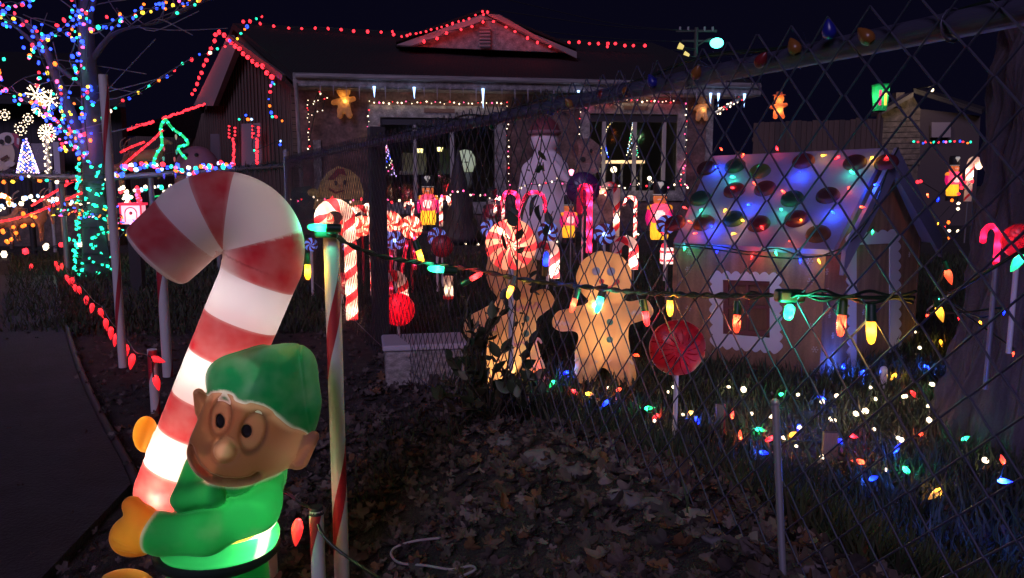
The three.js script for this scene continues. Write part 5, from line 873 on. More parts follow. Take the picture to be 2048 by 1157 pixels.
// ---------- lamps on the house ----------
{
  const n = V(0.172, 0, 0.985), red = (L, Z, s = 0.034) => L.map(([x, y]) => ({ p: at(x, y, typeof Z === 'function' ? Z(x, y) : Z), c: 'r', s: s * 0.8 * rr(0.9, 1.1) }));
  const cord = (bs) => bs.map((b) => b.p.clone().add(V(0, 0.02, 0)));
  const O = { far: true, r: 0.008 };
  const roofN = V(8.56, 0, -1.495).cross(V(-2.31, 1.58, -3.85)).normalize(), onRoof = (b) => { b.forEach((q) => { const d = q.p.clone().sub(V(0, EYE, 0)), k = HZ.A.clone().sub(V(0, EYE, 0)).dot(roofN) / d.dot(roofN); if (k > 0 && k < 1.3) q.p = d.multiplyScalar(k * 0.994).add(V(0, EYE + 0.02, 0)); }); return b; };
  const ridge = red([[486, 45], [520, 49], [547, 54], [577, 58], [603, 59], [630, 58], [656, 59], [682, 61], [707, 64], [735, 65], [762, 66], [785, 65], [787, 71]], (x) => 17.6 + (x - 485) / 810 * 2.2, 0.046); onRoof(ridge);
  lightString('ridge_light_string', 'red lamps along the left half of the house ridge', cord(ridge), ridge, O);
  const ridge2 = red([[1118, 85], [1138, 87], [1158, 86], [1179, 89], [1197, 89], [1215, 95], [1216, 89], [1231, 89], [1250, 93], [1267, 93], [1290, 93]], (x) => 17.6 + (x - 485) / 810 * 2.2, 0.046); onRoof(ridge2);
  lightString('ridge_light_string', 'red lamps along the right end of the house ridge', cord(ridge2), ridge2, O);
  const up = red([[803, 73], [814, 71], [820, 68], [832, 67], [841, 65], [852, 63], [862, 59], [874, 57], [883, 54], [894, 51], [905, 47], [917, 43], [927, 41], [938, 37], [951, 30], [965, 23], [975, 24], [967, 29]], 16.2, 0.032);
  lightString('gable_light_string', 'red lamps up the left rake of the small roof gable', cord(up), up, O);
  const inn = red([[848, 83], [874, 77], [893, 66], [922, 59], [944, 53], [966, 44], [987, 43], [1012, 54], [1030, 63], [1055, 76], [1075, 85], [1100, 93]], (x) => 16.15 + (x - 790) / 360 * 0.4, 0.04).map((b) => ({ ...b, i: 0.05 }));
  lightString('gable_light_string', 'large red lamps inside the pink face of the small roof gable', cord(inn), inn, O);
  const rl = red([[470, 73], [468, 85], [460, 100], [455, 110], [450, 123], [444, 133], [439, 148], [433, 158], [429, 170], [424, 182], [418, 190]], 17, 0.04).map((b, i) => { const L = [[470, 73], [468, 85], [460, 100], [455, 110], [450, 123], [444, 133], [439, 148], [433, 158], [429, 170], [424, 182], [418, 190]][i]; return { ...b, p: HZ.G(L[0], L[1], 0.42), s: 0.048, i: 0.04 }; });
  lightString('rake_light_string', 'red lamps down the left slope of the house gable', cord(rl), rl, O);
  const RR = [[478, 68], [489, 74], [497, 83], [504, 89], [513, 96], [522, 101], [530, 111], [540, 118], [550, 126], [560, 133], [572, 136], [581, 149], [592, 157]], rrt = RR.map(([x, y]) => ({ p: HZ.G(x, y, 0.42), c: 'r', s: 0.046, i: 0.03 }));
  lightString('rake_light_string', 'red lamps down the right slope of the house gable', cord(rrt), rrt, O);
  const low = []; for (let k = 0; k < 26; k++) low.push({ p: at(lerp(408, 325, k / 25), lerp(209, 237, k / 25) + rr(-1.5, 1.5), 19), c: 'r', s: 0.032 }); 
  lightString('low_roof_light_string', 'dense red lamps along the low rear roof, upper stretch', cord(low), low, O);
  const low2 = []; for (let k = 0; k < 20; k++) low2.push({ p: at(lerp(305, 245, k / 19), lerp(244, 261, k / 19) + rr(-1.5, 1.5), 19), c: 'r', s: 0.036 });
  lightString('low_roof_light_string', 'dense red lamps along the low rear roof, lower end', cord(low2), low2, O);
  // strings round the windows
  const ring = (list, lab, cols, z = 0.13, s = 0.018, i = 0.012) => { const bs = list.map(([x, y], k) => ({ p: HZ.onW(x, y).addScaledVector(n, z), c: cols[k % cols.length], s: s * 0.72 * rr(0.7, 1.35), i: k % 3 === 0 ? i : 0 })); return lightString('window_light_string', lab, cord(bs), bs, O); };
  const lin = (x0, y0, x1, y1, k) => Array.from({ length: k }, (_, i) => [lerp(x0, x1, i / (k - 1)) + rr(-2, 2), lerp(y0, y1, i / (k - 1)) + rr(-2.5, 2.5)]);
  ring([...lin(736, 268, 737, 222, 5), ...lin(738, 206, 1010, 208, 30), ...lin(1012, 215, 1016, 372, 15)], 'white and pink mini lamps framing the wide left window', ['w', 'p', 'w', 'w', 'r', 'w'], 0.13, 0.019, 0.02);
  ring([...lin(1158, 345, 1157, 225, 9), ...lin(1175, 212, 1215, 203, 4), ...lin(1225, 202, 1345, 204, 16), ...lin(1367, 208, 1366, 330, 11)], 'warm white and pink mini lamps framing the right window', ['w', 'w', 'r', 'w', 'p'], 0.13, 0.021, 0.03);
  ring([...lin(617, 205, 619, 300, 12), [641, 180], [642, 190], [640, 186], [630, 205], [628, 210], [637, 203], [650, 200], [646, 223], [636, 225], [625, 232], [616, 218], [655, 198], [607, 172]], 'cluster of white and red mini lamps at the left corner of the front wall', ['w', 'w', 'r', 'w'], 0.2, 0.018, 0.015);
  ring([...lin(1424, 222, 1466, 198, 12), ...lin(1421, 232, 1470, 203, 8)], 'warm white mini lamps on the white pole sticking out from the house corner', ['w', 'w', 'w', 'r'], 0.3, 0.022, 0.02);
  { const t = thing('white_pole', 'short white pole sticking out from the house corner', 'pole'); part('pole_tube', bar(HZ.onW(1422, 228).addScaledVector(n, 0.22), HZ.onW(1470, 198).addScaledVector(n, 0.32), 0.035, 0.035, 8), M.white, t); }
  ring([[551, 172], [548, 178], [555, 175], [547, 190], [544, 204], [546, 217], [549, 230], [551, 238], [558, 238], [570, 246]].map((q) => q), 'coloured lamps round the upper part of the side wall', ['b', 'p', 'g', 'r', 'b', 'o', 'b', 'g', 'r', 'o'], 0.5, 0.034, 0.03);
  ring([[487, 243], [500, 235], [504, 243], [511, 243], [515, 270], [516, 303], [567, 285], [566, 292]], 'coloured lamps over the side door', ['g', 'b', 'o', 'c', 'r', 'g', 'c', 'b'], 0.5, 0.034, 0.03);
  for (const [x0, lab] of [[482, 'red lamp candy cane outline left of the side door'], [531, 'red lamp candy cane outline right of the side door']]) { const L = []; for (let k = 0; k < 22; k++) { const y = 253 + k * 3.6; L.push([x0 + (k < 7 ? (k % 2 ? 6 : -6) : 3 + rr(-1.5, 1.5)), y]); } const bs = L.map(([x, y]) => ({ p: HZ.G(x, y, 0.2), c: 'r', s: 0.03 })); lightString('lamp_cane', lab, cord(bs), bs, { ...O, category: 'light figure' }); }
  // icicle lamps under the eave
  const ic = thing('icicle_light_string', 'row of clear icicle drops under the house eave, a few glowing pale blue', 'light string');
  const lit = { 748: 1, 828: 1, 966: 1.8, 990: 1.5, 1157: 0.9, 1422: 1, 1438: 1.3, 1456: 1.2, 1490: 1.3 };
  for (let x = 640; x < 1500; x += 26) { const near = Object.keys(lit).find((k) => Math.abs(k - x) < 13); const xx = near ? +near : x, p = hit(xx, 168 + (xx - 640) * 0.012, HZ.A.clone().addScaledVector(n, 0.06), n); p.y = Math.min(p.y, 2.63); const L = near ? 0.2 * lit[near] : rr(0.1, 0.3); part('icicle', new THREE.ConeGeometry(near ? 0.028 : 0.012, L, 7).rotateX(Math.PI).translate(0, -L / 2, 0), near ? FAR.c : mat([0.35, 0.3, 0.36], { roughness: 0.2 }), ic, p); if (near) lamp(ic, p.clone().add(V(0, -L, 0.05)), [0.4, 0.55, 1], 0.05, 0.3); }
  // what glows inside the rooms
  const inside = (x, y, d) => HZ.onW(x, y).addScaledVector(n, -d);
  const tr = (lab, x, y0, y1, d, cols, w, N, s) => { const b = inside(x, y1, d), tp = inside(x, y0, d), t = thing('lamp_tree', lab, 'lamp tree', b); const h = tp.y - b.y; part('tree_cone', new THREE.ConeGeometry(w * 0.8, h, 12).translate(0, h / 2, 0), M.leafDark, t); for (let k = 0; k < N; k++) { const q = k / N, a = k * 2.4, R = w * (1 - q) * 1.02; const m = part('bulb', DOT, FAR[cols[k % cols.length]], t, V(R * Math.cos(a), h * q, R * Math.sin(a))); m.scale.setScalar(s); } lamp(t, V(0, h * 0.5, w + 0.05), tint(cols[0]), 0.05, 0.4); return t; };
  tr('small tree of violet and white lamps inside the wide left window', 776, 286, 352, 0.7, ['v', 'p', 'b', 'v', 'w'], 0.16, 70, 0.016);
  tr('tall slim tree of white and green lamps inside the right window', 1288, 238, 312, 0.7, ['w', 'w', 'c', 'g', 'w'], 0.12, 70, 0.013);
  tr('blue lit little tree on the table inside the right window', 1233, 284, 312, 0.8, ['b', 'b', 'c'], 0.07, 24, 0.018);
  { const bs = along([inside(1226, 312, 0.75), inside(1228, 280, 0.75), inside(1234, 255, 0.75), inside(1248, 240, 0.75)], 36, 0.02).map((p) => ({ p, c: pick(['w', 'w', 'y']), s: 0.013 })); lightString('garland', 'curved garland of white lamps inside the right window', null, bs, O); }
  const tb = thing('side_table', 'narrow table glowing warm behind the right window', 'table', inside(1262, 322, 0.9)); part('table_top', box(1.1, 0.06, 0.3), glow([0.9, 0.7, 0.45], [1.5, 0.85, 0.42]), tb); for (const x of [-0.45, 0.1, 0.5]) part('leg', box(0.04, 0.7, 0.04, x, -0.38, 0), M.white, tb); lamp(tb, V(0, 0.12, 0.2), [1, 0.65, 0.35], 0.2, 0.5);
  for (const [x, y, r, lab] of [[1217, 340, 0.06, 'round white lamp below the table in the right window'], [1287, 357, 0.04, 'small warm round lamp at the foot of the right window']]) { const t = thing('globe_lamp', lab, 'lamp', inside(x, y, -0.35)); part('globe', ball(r), glow([0.9, 0.85, 0.7], [3, 2.4, 1.5]), t); part('lamp_foot', cyl(r * 0.3, r * 0.4, 0.8, 8, 0, -0.8 - r * 0.8, 0), M.white, t); lamp(t, V(0, 0, 0), [1, 0.8, 0.5], 0.12, 0.5); }
  const wf = thing('white_figure', 'white round headed figure standing inside the wide left window', 'figure', inside(938, 345, 0.6)); part('figure_head', lathe([[0, 0], [0.15, 0.02], [0.2, 0.12], [0.19, 0.3], [0.12, 0.42], [0, 0.45]], 18), mat([0.85, 0.85, 0.72], { emissive: col([0.32, 0.33, 0.24]) }), wf); for (const [a, b] of [[-0.07, 0.2], [0.03, 0.2]]) part('mark', box(0.07, 0.02, 0.02, a, b, 0.19), M.black, wf); part('figure_body', lathe([[0.1, -0.3], [0.16, -0.2], [0.12, 0.02]], 14), mat([0.4, 0.4, 0.35]), wf);
  for (const [x, y, lab] of [[845, 303, 'yellow glowing lantern low in the wide left window'], [887, 300, 'pale glowing lantern beside the white figure in the window']]) { const t = thing('window_lantern', lab, 'lantern', inside(x, y, 0.8)); part('lantern_glass', cyl(0.05, 0.06, 0.08, 8), glow([0.9, 0.8, 0.5], [2.2, 1.7, 0.7]), t); part('lantern_roof', new THREE.ConeGeometry(0.08, 0.06, 8).translate(0, 0.11, 0), M.black, t); lamp(t, V(0, 0.04, 0.1), [1, 0.8, 0.4], 0.06, 0.3); }
  for (const [x, y, w, h, lab, c] of [[905, 345, 0.3, 0.5, 'green backed chair seen through the wide left window', [0.06, 0.09, 0.06]], [835, 345, 0.5, 0.4, 'pale cushion back seen in the wide left window', [0.3, 0.3, 0.2]]]) { const t = thing('chair', lab, 'chair', inside(x, y, 1.2)); part('backrest', rbox(w, h, 0.08, 0.03, 0, h / 2, 0), mat(c), t); part('seat', rbox(w, 0.08, 0.4, 0.02, 0, 0, 0.2), mat(c), t); for (const q of [-1, 1]) part('leg', box(0.04, 0.4, 0.04, q * w * 0.45, -0.24, 0.3), M.black, t); }
  // mini lamps over the yard
  const yard = (lab, pts, N, cols, s = 0.016, i = 0.01) => { const bs = along(pts, N, 0.03).map((p, k) => ({ p, c: cols[k % cols.length], s: s * 0.75 * rr(0.7, 1.3), i: k % 3 ? 0 : i })); lightString('mini_light_string', lab, pts, bs, { far: true, r: 0.004 }); };
  yard('white and pink mini lamps on a line from the tall pole to the left soldier', [[568, 398], [627, 396], [700, 400], [760, 398], [840, 404]].map(([x, y]) => at(x, y, 8.8)), 18, ['w', 'p', 'r', 'w']);
  yard('white and pink mini lamps on a line behind the dim thick cane', [[860, 398], [900, 388], [945, 387], [975, 395], [1010, 390]].map(([x, y]) => at(x, y, 9.2)), 14, ['p', 'w', 'p', 'w']);
  yard('white and pink mini lamps looping past the purple lollipop', [[1030, 378], [1055, 370], [1090, 368], [1120, 362], [1160, 372], [1210, 375], [1275, 373], [1300, 368], [1345, 374], [1380, 372]].map(([x, y]) => at(x, y, 8.8)), 26, ['w', 'w', 'p', 'w', 'r']);
  yard('white mini lamps along the lawn edging behind the sweets', [[860, 488], [905, 488], [930, 492], [1080, 488], [1130, 488], [1200, 476], [1250, 474], [1290, 474]].map(([x, y]) => at(x, y, 9.4)), 16, ['w'], 0.02);
  yard('warm mini lamps down the front wall below the right window', [[1365, 330], [1367, 350], [1363, 362], [1375, 375]].map(([x, y]) => at(x, y, 13.4)), 8, ['w', 'p', 'r']);
}

// ---------- right: trunk, plank fence, shed, street ----------
{
  const T = V(2.1, 0, -3.0), o = thing('big_tree', 'big rough barked tree trunk at the right edge behind the wire fence', 'tree', T);
  const pos = [], idx = [], uv = [], NA = 130, NY = 90; for (let j = 0; j <= NY; j++) for (let i = 0; i <= NA; i++) { const a = i / NA * 6.2832, y = j / NY * 3.6, rid = 0.045 * Math.pow(Math.abs(Math.sin(a * 8 + 4.5 * noise.noise(y * 2.2, Math.cos(a) * 2, 2 + Math.sin(a)))), 0.7) * (0.7 + 0.6 * noise.noise(a * 6, y * 7, 5)) + 0.04 * noise.noise(Math.cos(a) * 5, y * 6, Math.sin(a) * 5); const r = 0.29 + 0.12 * Math.exp(-y * 4) - 0.015 * y + rid; pos.push(r * Math.cos(a) + 0.02 * y, y - 0.05, r * Math.sin(a)); uv.push(i / NA * 4, y); }
  for (let j = 0; j < NY; j++) for (let i = 0; i < NA; i++) { const a = j * (NA + 1) + i, b = a + 1, c = a + NA + 1, d = c + 1; idx.push(a, c, b, b, c, d); }
  const g = new THREE.BufferGeometry(); g.setAttribute('position', new THREE.Float32BufferAttribute(pos, 3)); g.setAttribute('uv', new THREE.Float32BufferAttribute(uv, 2)); g.setIndex(idx); g.computeVertexNormals(); part('trunk', g, mat([0.085, 0.065, 0.085], { map: rep(grain, 1, 1), bumpMap: grain, bumpScale: 0.02, roughness: 1 }), o);
  part('limb', [bar(V(0.1, 3.4, 0), V(-0.5, 5.2, -0.3), 0.14, 0.08, 9), bar(V(0.1, 3.4, 0), V(0.7, 5.4, -0.2), 0.17, 0.09, 9)], M.bark, o);
  // plank fence with its own boards
  const pf = thing('plank_fence', 'tall weathered plank fence between the house and the shed', 'fence'), a = at(1508, 246, 14.6), b = at(1768, 236, 14.2);
  const pm = [[0.15, 0.095, 0.075], [0.12, 0.08, 0.065], [0.18, 0.11, 0.085]].map((c) => mat(c, { map: grain })); const N = 24, dx = b.clone().sub(a).multiplyScalar(1 / N), bg = box(dx.length() * 0.96, 1.95, 0.025);
  for (let k = 0; k < N; k++) { const p = a.clone().addScaledVector(dx, k + 0.5); part('plank', bg, pick(pm), pf, V(p.x, p.y - 0.975 + rr(-0.02, 0.02), p.z + rr(-0.006, 0.006))); }
  part('fence_rail', bar(a.clone().add(V(0, -0.3, -0.05)), b.clone().add(V(0, -0.3, -0.05)), 0.04, 0.04, 4), M.wood, pf);
  // shed
  const sh = thing('shed', 'small neighbouring shed with a pale gable at the right', 'shed'); const Z = 17.5, q = (x, y, d = 0) => at(x, y, Z + d), g0 = (x) => q(x, 300).setY(0);
  const lapM = mat([0.26, 0.19, 0.14], { map: rep(mottle, 1, 1) });
  part('gable_wall', prism([g0(1764), g0(1842), q(1842, 218), q(1826, 190), q(1764, 226)], V(0, 0, -0.1)), lapM, sh);
  for (let k = 0; k < 9; k++) { const y0 = 232 + k * 11; part('siding_board', prism([q(1765, y0, -0.02), q(1841, y0 - 2, -0.02), q(1841, y0 + 9, -0.04), q(1765, y0 + 11, -0.04)], V(0, 0, -0.015)), lapM, sh); }
  part('front_wall', prism([g0(1842), g0(1962), q(1962, 232), q(1842, 218)], V(0, 0, -0.1)), mat([0.07, 0.05, 0.05]), sh);
  part('window', prism([q(1862, 245, -0.1), q(1900, 245, -0.1), q(1900, 275, -0.1), q(1862, 275, -0.1)], V(0, 0, 0.05)), mat([0.25, 0.2, 0.22]), sh);
  part('roof', prism([q(1828, 186, -0.3), q(1964, 229, -0.3), q(1970, 222, 3), q(1860, 188, 3)], V(0, 0.1, 0)), mat([0.05, 0.04, 0.04], { map: shingle }), sh);
  part('roof_edge', prism([q(1828, 184, -0.35), q(1760, 224, -0.35), q(1760, 231, -0.35), q(1828, 193, -0.35)], V(0, 0, -0.4)), mat([0.1, 0.08, 0.07]), sh);
  part('chimney', box(0.18, 0.3, 0.18), lapM, sh, q(1797, 200));
  const bl = thing('yard_lamp', 'small bare bulb shining above the shed roof', 'lamp', at(1865, 180, 16.6)); part('bulb', ball(0.035), glow([1, 0.9, 0.7], [4, 3, 1.6]), bl); part('bulb_base', cyl(0.025, 0.02, 0.06, 8, 0, 0.03, 0), M.black, bl); part('bracket', bar(V(0, 0.08, 0), V(0, 0.1, -0.8), 0.015), M.black, bl); lamp(bl, V(0, 0, 0.0), [1, 0.75, 0.45], 0.8, 1);
  const fs = []; for (let k = 0; k < 15; k++) fs.push({ p: at(1829 + k * 8.2 + rr(-2, 2), 285 + rr(-2.5, 2.5), 13), c: ['g', 'r', 'b', 'r', 'o', 'g', 'r', 'b', 'p'][k % 9], s: 0.02 });
  lightString('far_light_string', 'short row of coloured lamps below the shed eave', fs.map((s) => s.p), fs, { far: true });
  // green lantern hanging
  const ln = thing('green_lantern', 'green tapered paper lantern glowing in front of the shed', 'lantern', at(1760, 222, 11)); const gm = plastic([0.03, 0.6, 0.22], 0.6, { emissive: col([0.004, 0.1, 0.04]) });
  part('lantern_shade', new THREE.CylinderGeometry(0.122, 0.092, 0.34, 4, 1, true).rotateY(Math.PI / 4).translate(0, 0.17, 0), gm, ln); part('lantern_rim', new THREE.CylinderGeometry(0.128, 0.122, 0.025, 4).rotateY(Math.PI / 4).translate(0, 0.34, 0), gm, ln); part('lantern_base', new THREE.CylinderGeometry(0.08, 0.07, 0.02, 4).rotateY(Math.PI / 4), M.black, ln);
  part('candle_print', box(0.035, 0.2, 0.004, -0.04, 0.17, 0.082), glow([0.9, 0.05, 0.2], [0.8, 0.03, 0.16]), ln); part('candle_print', box(0.03, 0.16, 0.004, 0.035, 0.15, 0.08), glow([0.9, 0.6, 0.1], [1.2, 0.7, 0.1]), ln); part('bulb', ball(0.03, 0.03, 0.16, 0.03), glow([1, 0.9, 0.6], [6, 5, 2.5]), ln); part('post', bar(V(0, 0, 0), V(0, -2.0, -0.1), 0.03), M.wood, ln);
  lamp(ln, V(0.02, 0.19, 0.0), [1, 0.95, 0.7], 0.12, 0.5);
  // street lamp on a utility pole
  const up = thing('utility_pole', 'distant utility pole with a teal street lamp and wires', 'utility pole', at(1391, 128, 40).setY(0)); const ht = at(1391, 55, 40).y; const dk = mat([0.05, 0.045, 0.04]);
  part('pole_shaft', cyl(0.14, 0.1, ht, 10), dk, up); for (const [y, w] of [[at(0, 62, 40).y, 1.0], [at(0, 82, 40).y, 0.7]]) part('cross_arm', box(w * 2, 0.1, 0.1, 0, y, 0), dk, up);
  for (const x of [-0.8, -0.4, 0.4, 0.8]) part('insulator', cyl(0.06, 0.05, 0.2, 8, x, at(0, 62, 40).y, 0), M.white, up);
  const lp = at(1434, 86, 39.5).sub(up.position); part('lamp_arm', tube([V(0, lp.y - 0.1, 0), V(0.6, lp.y + 0.25, 0.2), lp.clone().add(V(0, 0.12, 0))], 0.04, 6, 12), dk, up); const hd = part('lamp_head', ball(0.3, 0, 0, 0, 14, 10).scale(1.1, 0.8, 1), glow([0.4, 1, 0.9], [0.5, 5, 4]), up, lp); lamp(up, lp, [0.1, 1, 0.85], 30, 4);
  for (const [x, y] of [[1367, 95], [1378, 112]]) { const p = at(x, y, 39).sub(up.position); part('spot_lamp', cyl(0.1, 0.16, 0.25, 8), glow([0.9, 0.8, 0.4], [0.7, 0.55, 0.14]), up, p, [0, 0, 1.2]); part('lamp_arm', bar(p, V(0, p.y + 0.1, 0), 0.025, 0.025, 5), dk, up); }
  const wr = []; for (const [y, e] of [[62, -6], [84, 30], [100, 60], [62, 20]]) wr.push(tube([at(1391, y, 40), at(1240, y - 12 + e * 0.2, 34), at(1000, y + e - 60, 27)].map((p) => p.sub(up.position)), 0.012, 4, 16)); part('wire_run', wr, dk, up);
}
// ---------- lamps lying in the grass ----------
{
  const c7 = (x, y) => [860 + x / 2.893, 450 + y / 2.893], c8 = (x, y) => [1448 + x / 2.893, 600 + y / 2.893];
  const G = (q, c, s = 0.7, i = 0.004) => { const p = gnd(q[0], q[1], 0.06); s *= 1.45; i *= c === 'b' ? 9 : 4; return { p, c, s, i, d: V(rr(-1, 1), rr(-0.9, 0.6), rr(-0.3, 1)) }; };
  const A = [[645, 855, 'o'], [720, 900, 'g'], [800, 850, 'b'], [825, 955, 'r'], [900, 978, 'y'], [1030, 1018, 'b'], [1080, 960, 'o'], [1243, 1063, 'g'], [1322, 1100, 'r'], [1495, 1095, 'y'], [1540, 1112, 'b'], [1212, 757, 'o']].map(([x, y, c]) => G(c7(x, y), c, 0.5));
  const B = [[45, 690, 'o'], [183, 748, 'g'], [290, 795, 'r'], [387, 790, 'y'], [668, 812, 'b'], [815, 942, 'o'], [1042, 970, 'g'], [1265, 1097, 'y']].map(([x, y, c]) => G(c8(x, y), c, c === 'y' ? 0.62 : 0.5));
  const C = [[1085, 530, 'r'], [1240, 522, 'g'], [1163, 383, 'b'], [1420, 590, 'o'], [1607, 558, 'b'], [1495, 362, 'g'], [1000, 430, 'y'], [810, 410, 'b'], [1255, 232, 'y'], [1390, 350, 'r']].map(([x, y, c]) => G(c8(x, y), c, 0.55, c === 'b' ? 0.007 : 0.004));
  const B2 = [[1520, 905, 'b'], [1700, 870, 'r'], [1790, 905, 'b'], [1845, 870, 'o'], [1880, 830, 'b'], [1560, 790, 'g'], [1650, 800, 'b'], [1480, 880, 'o'], [1925, 880, 'g'], [1740, 960, 'b'], [1600, 850, 'b'], [1950, 820, 'b']].map(([x, y, c]) => G([x, y], c, 0.42));
  const cordOf = (L) => L.map((b) => b.p.clone().add(V(0.02, -0.018, 0)));
  lightString('ground_light_string', 'coloured lamps lying in the grass at the gingerbread man and red lollipop', cordOf(A.slice(0, 11)), A, { r: 0.003 });
  lightString('ground_light_string', 'coloured lamps lying in the grass behind the leaning pipe', cordOf(B), B, { r: 0.003 });
  lightString('ground_light_string', 'coloured lamps lying in the grass right of the playhouse door', cordOf(C.slice(0, 6)), C, { r: 0.003 });
  lightString('ground_light_string', 'mostly blue lamps strewn in the grass among the warm white mini lamps', null, B2, { r: 0.003 });
  const D = [[1590, 1045, 'b', 1.05, 0.2], [1622, 950, 'o', 0.85, 0.005]].map(([x, y, c, s, i]) => { const [px, py] = c8(x, y); return { p: at(px, py, 1.9), c, s: s * 0.55, i, d: c === 'b' ? V(1, -0.1, 0.2) : V(-0.4, 0.9, 0.1) }; });
  lightString('ground_light_string', 'one blue and one orange lamp hanging low at the right end of the wire fence', D.map((b) => b.p.clone()), D, { r: 0.003 });
  const W = [[28, 505], [430, 550], [570, 590], [655, 558], [850, 508], [778, 660], [640, 700], [440, 740], [420, 848], [870, 750], [1030, 812], [1185, 615], [1190, 697], [1208, 490], [1135, 278], [940, 985], [570, 910], [1048, 560], [1110, 187], [1650, 243], [1622, 360], [1515, 930], [115, 520], [880, 575], [820, 645], [1400, 690], [275, 675], [765, 660], [1010, 800], [350, 800], [160, 660], [620, 690]].map(([x, y]) => ({ ...G(c8(x, y), 'w'), far: true, s: rr(0.007, 0.0135), i: 0.009 }));
  const W2 = [[1340, 790], [1465, 1100], [1300, 1135], [1410, 940], [1380, 968], [1030, 945]].map(([x, y]) => ({ ...G(c7(x, y), 'w'), far: true, s: 0.008, i: 0.007 }));
  lightString('mini_ground_lights', 'warm white mini lamps sprinkled through the dark grass before the playhouse', null, [...W, ...W2], { far: true });
  // lamps hung on the fence at the right
  const E = [[1894, 538, 'o', 0.9, 1.5, 0.005, V(0.4, -1, 0)], [1876, 612, 'y', 0.95, 1.5, 0.005, V(0.4, -1, 0)], [2046, 512, 'g', 1.1, 1.4, 0.01, V(-0.6, -0.6, 0.3)], [1856, 628, 'o', 0.5, 2.4, 0.003], [1920, 632, 'r', 0.45, 2.5, 0.003], [2010, 622, 'b', 0.45, 2.6, 0.006], [1961, 642, 'y', 0.5, 2.6, 0.004], [1878, 597, 'g', 0.4, 2.5, 0.003], [2028, 704, 'o', 0.5, 2.6, 0.003], [1878, 445, 'y', 0.35, 3.0, 0.002], [1890, 452, 'r', 0.35, 3.0, 0.002]].map(([x, y, c, s, Z, i, d]) => ({ p: at(x, y, Z), c, s: s * 0.62, i, d }));
  lightString('fence_light_string', 'coloured lamps hanging on the fence before the big tree trunk', E.slice(0, 4).map((b) => b.p.clone().add(V(0, 0.012, 0))).concat(E.slice(4, 9).map((b) => b.p.clone().add(V(0, 0.01, 0)))), E, { r: 0.003, sock: true });
  const R2 = [[1826, 364], [1836, 364], [1842, 363], [1905, 401], [1918, 407], [1917, 418], [1898, 445], [1899, 462], [1917, 463], [1900, 476], [1844, 473], [1833, 486], [1945, 363], [1930, 366], [1924, 376], [1918, 388]].map(([x, y], k) => ({ p: at(x, y, 6.8), c: k < 3 || k > 11 ? 'r' : k % 3 ? 'w' : 'o', s: 0.016 }));
  lightString('mini_light_string', 'red and white mini lamps winding round the pale cane behind the playhouse', R2.map((b) => b.p), R2, { far: true, r: 0.003 });
}

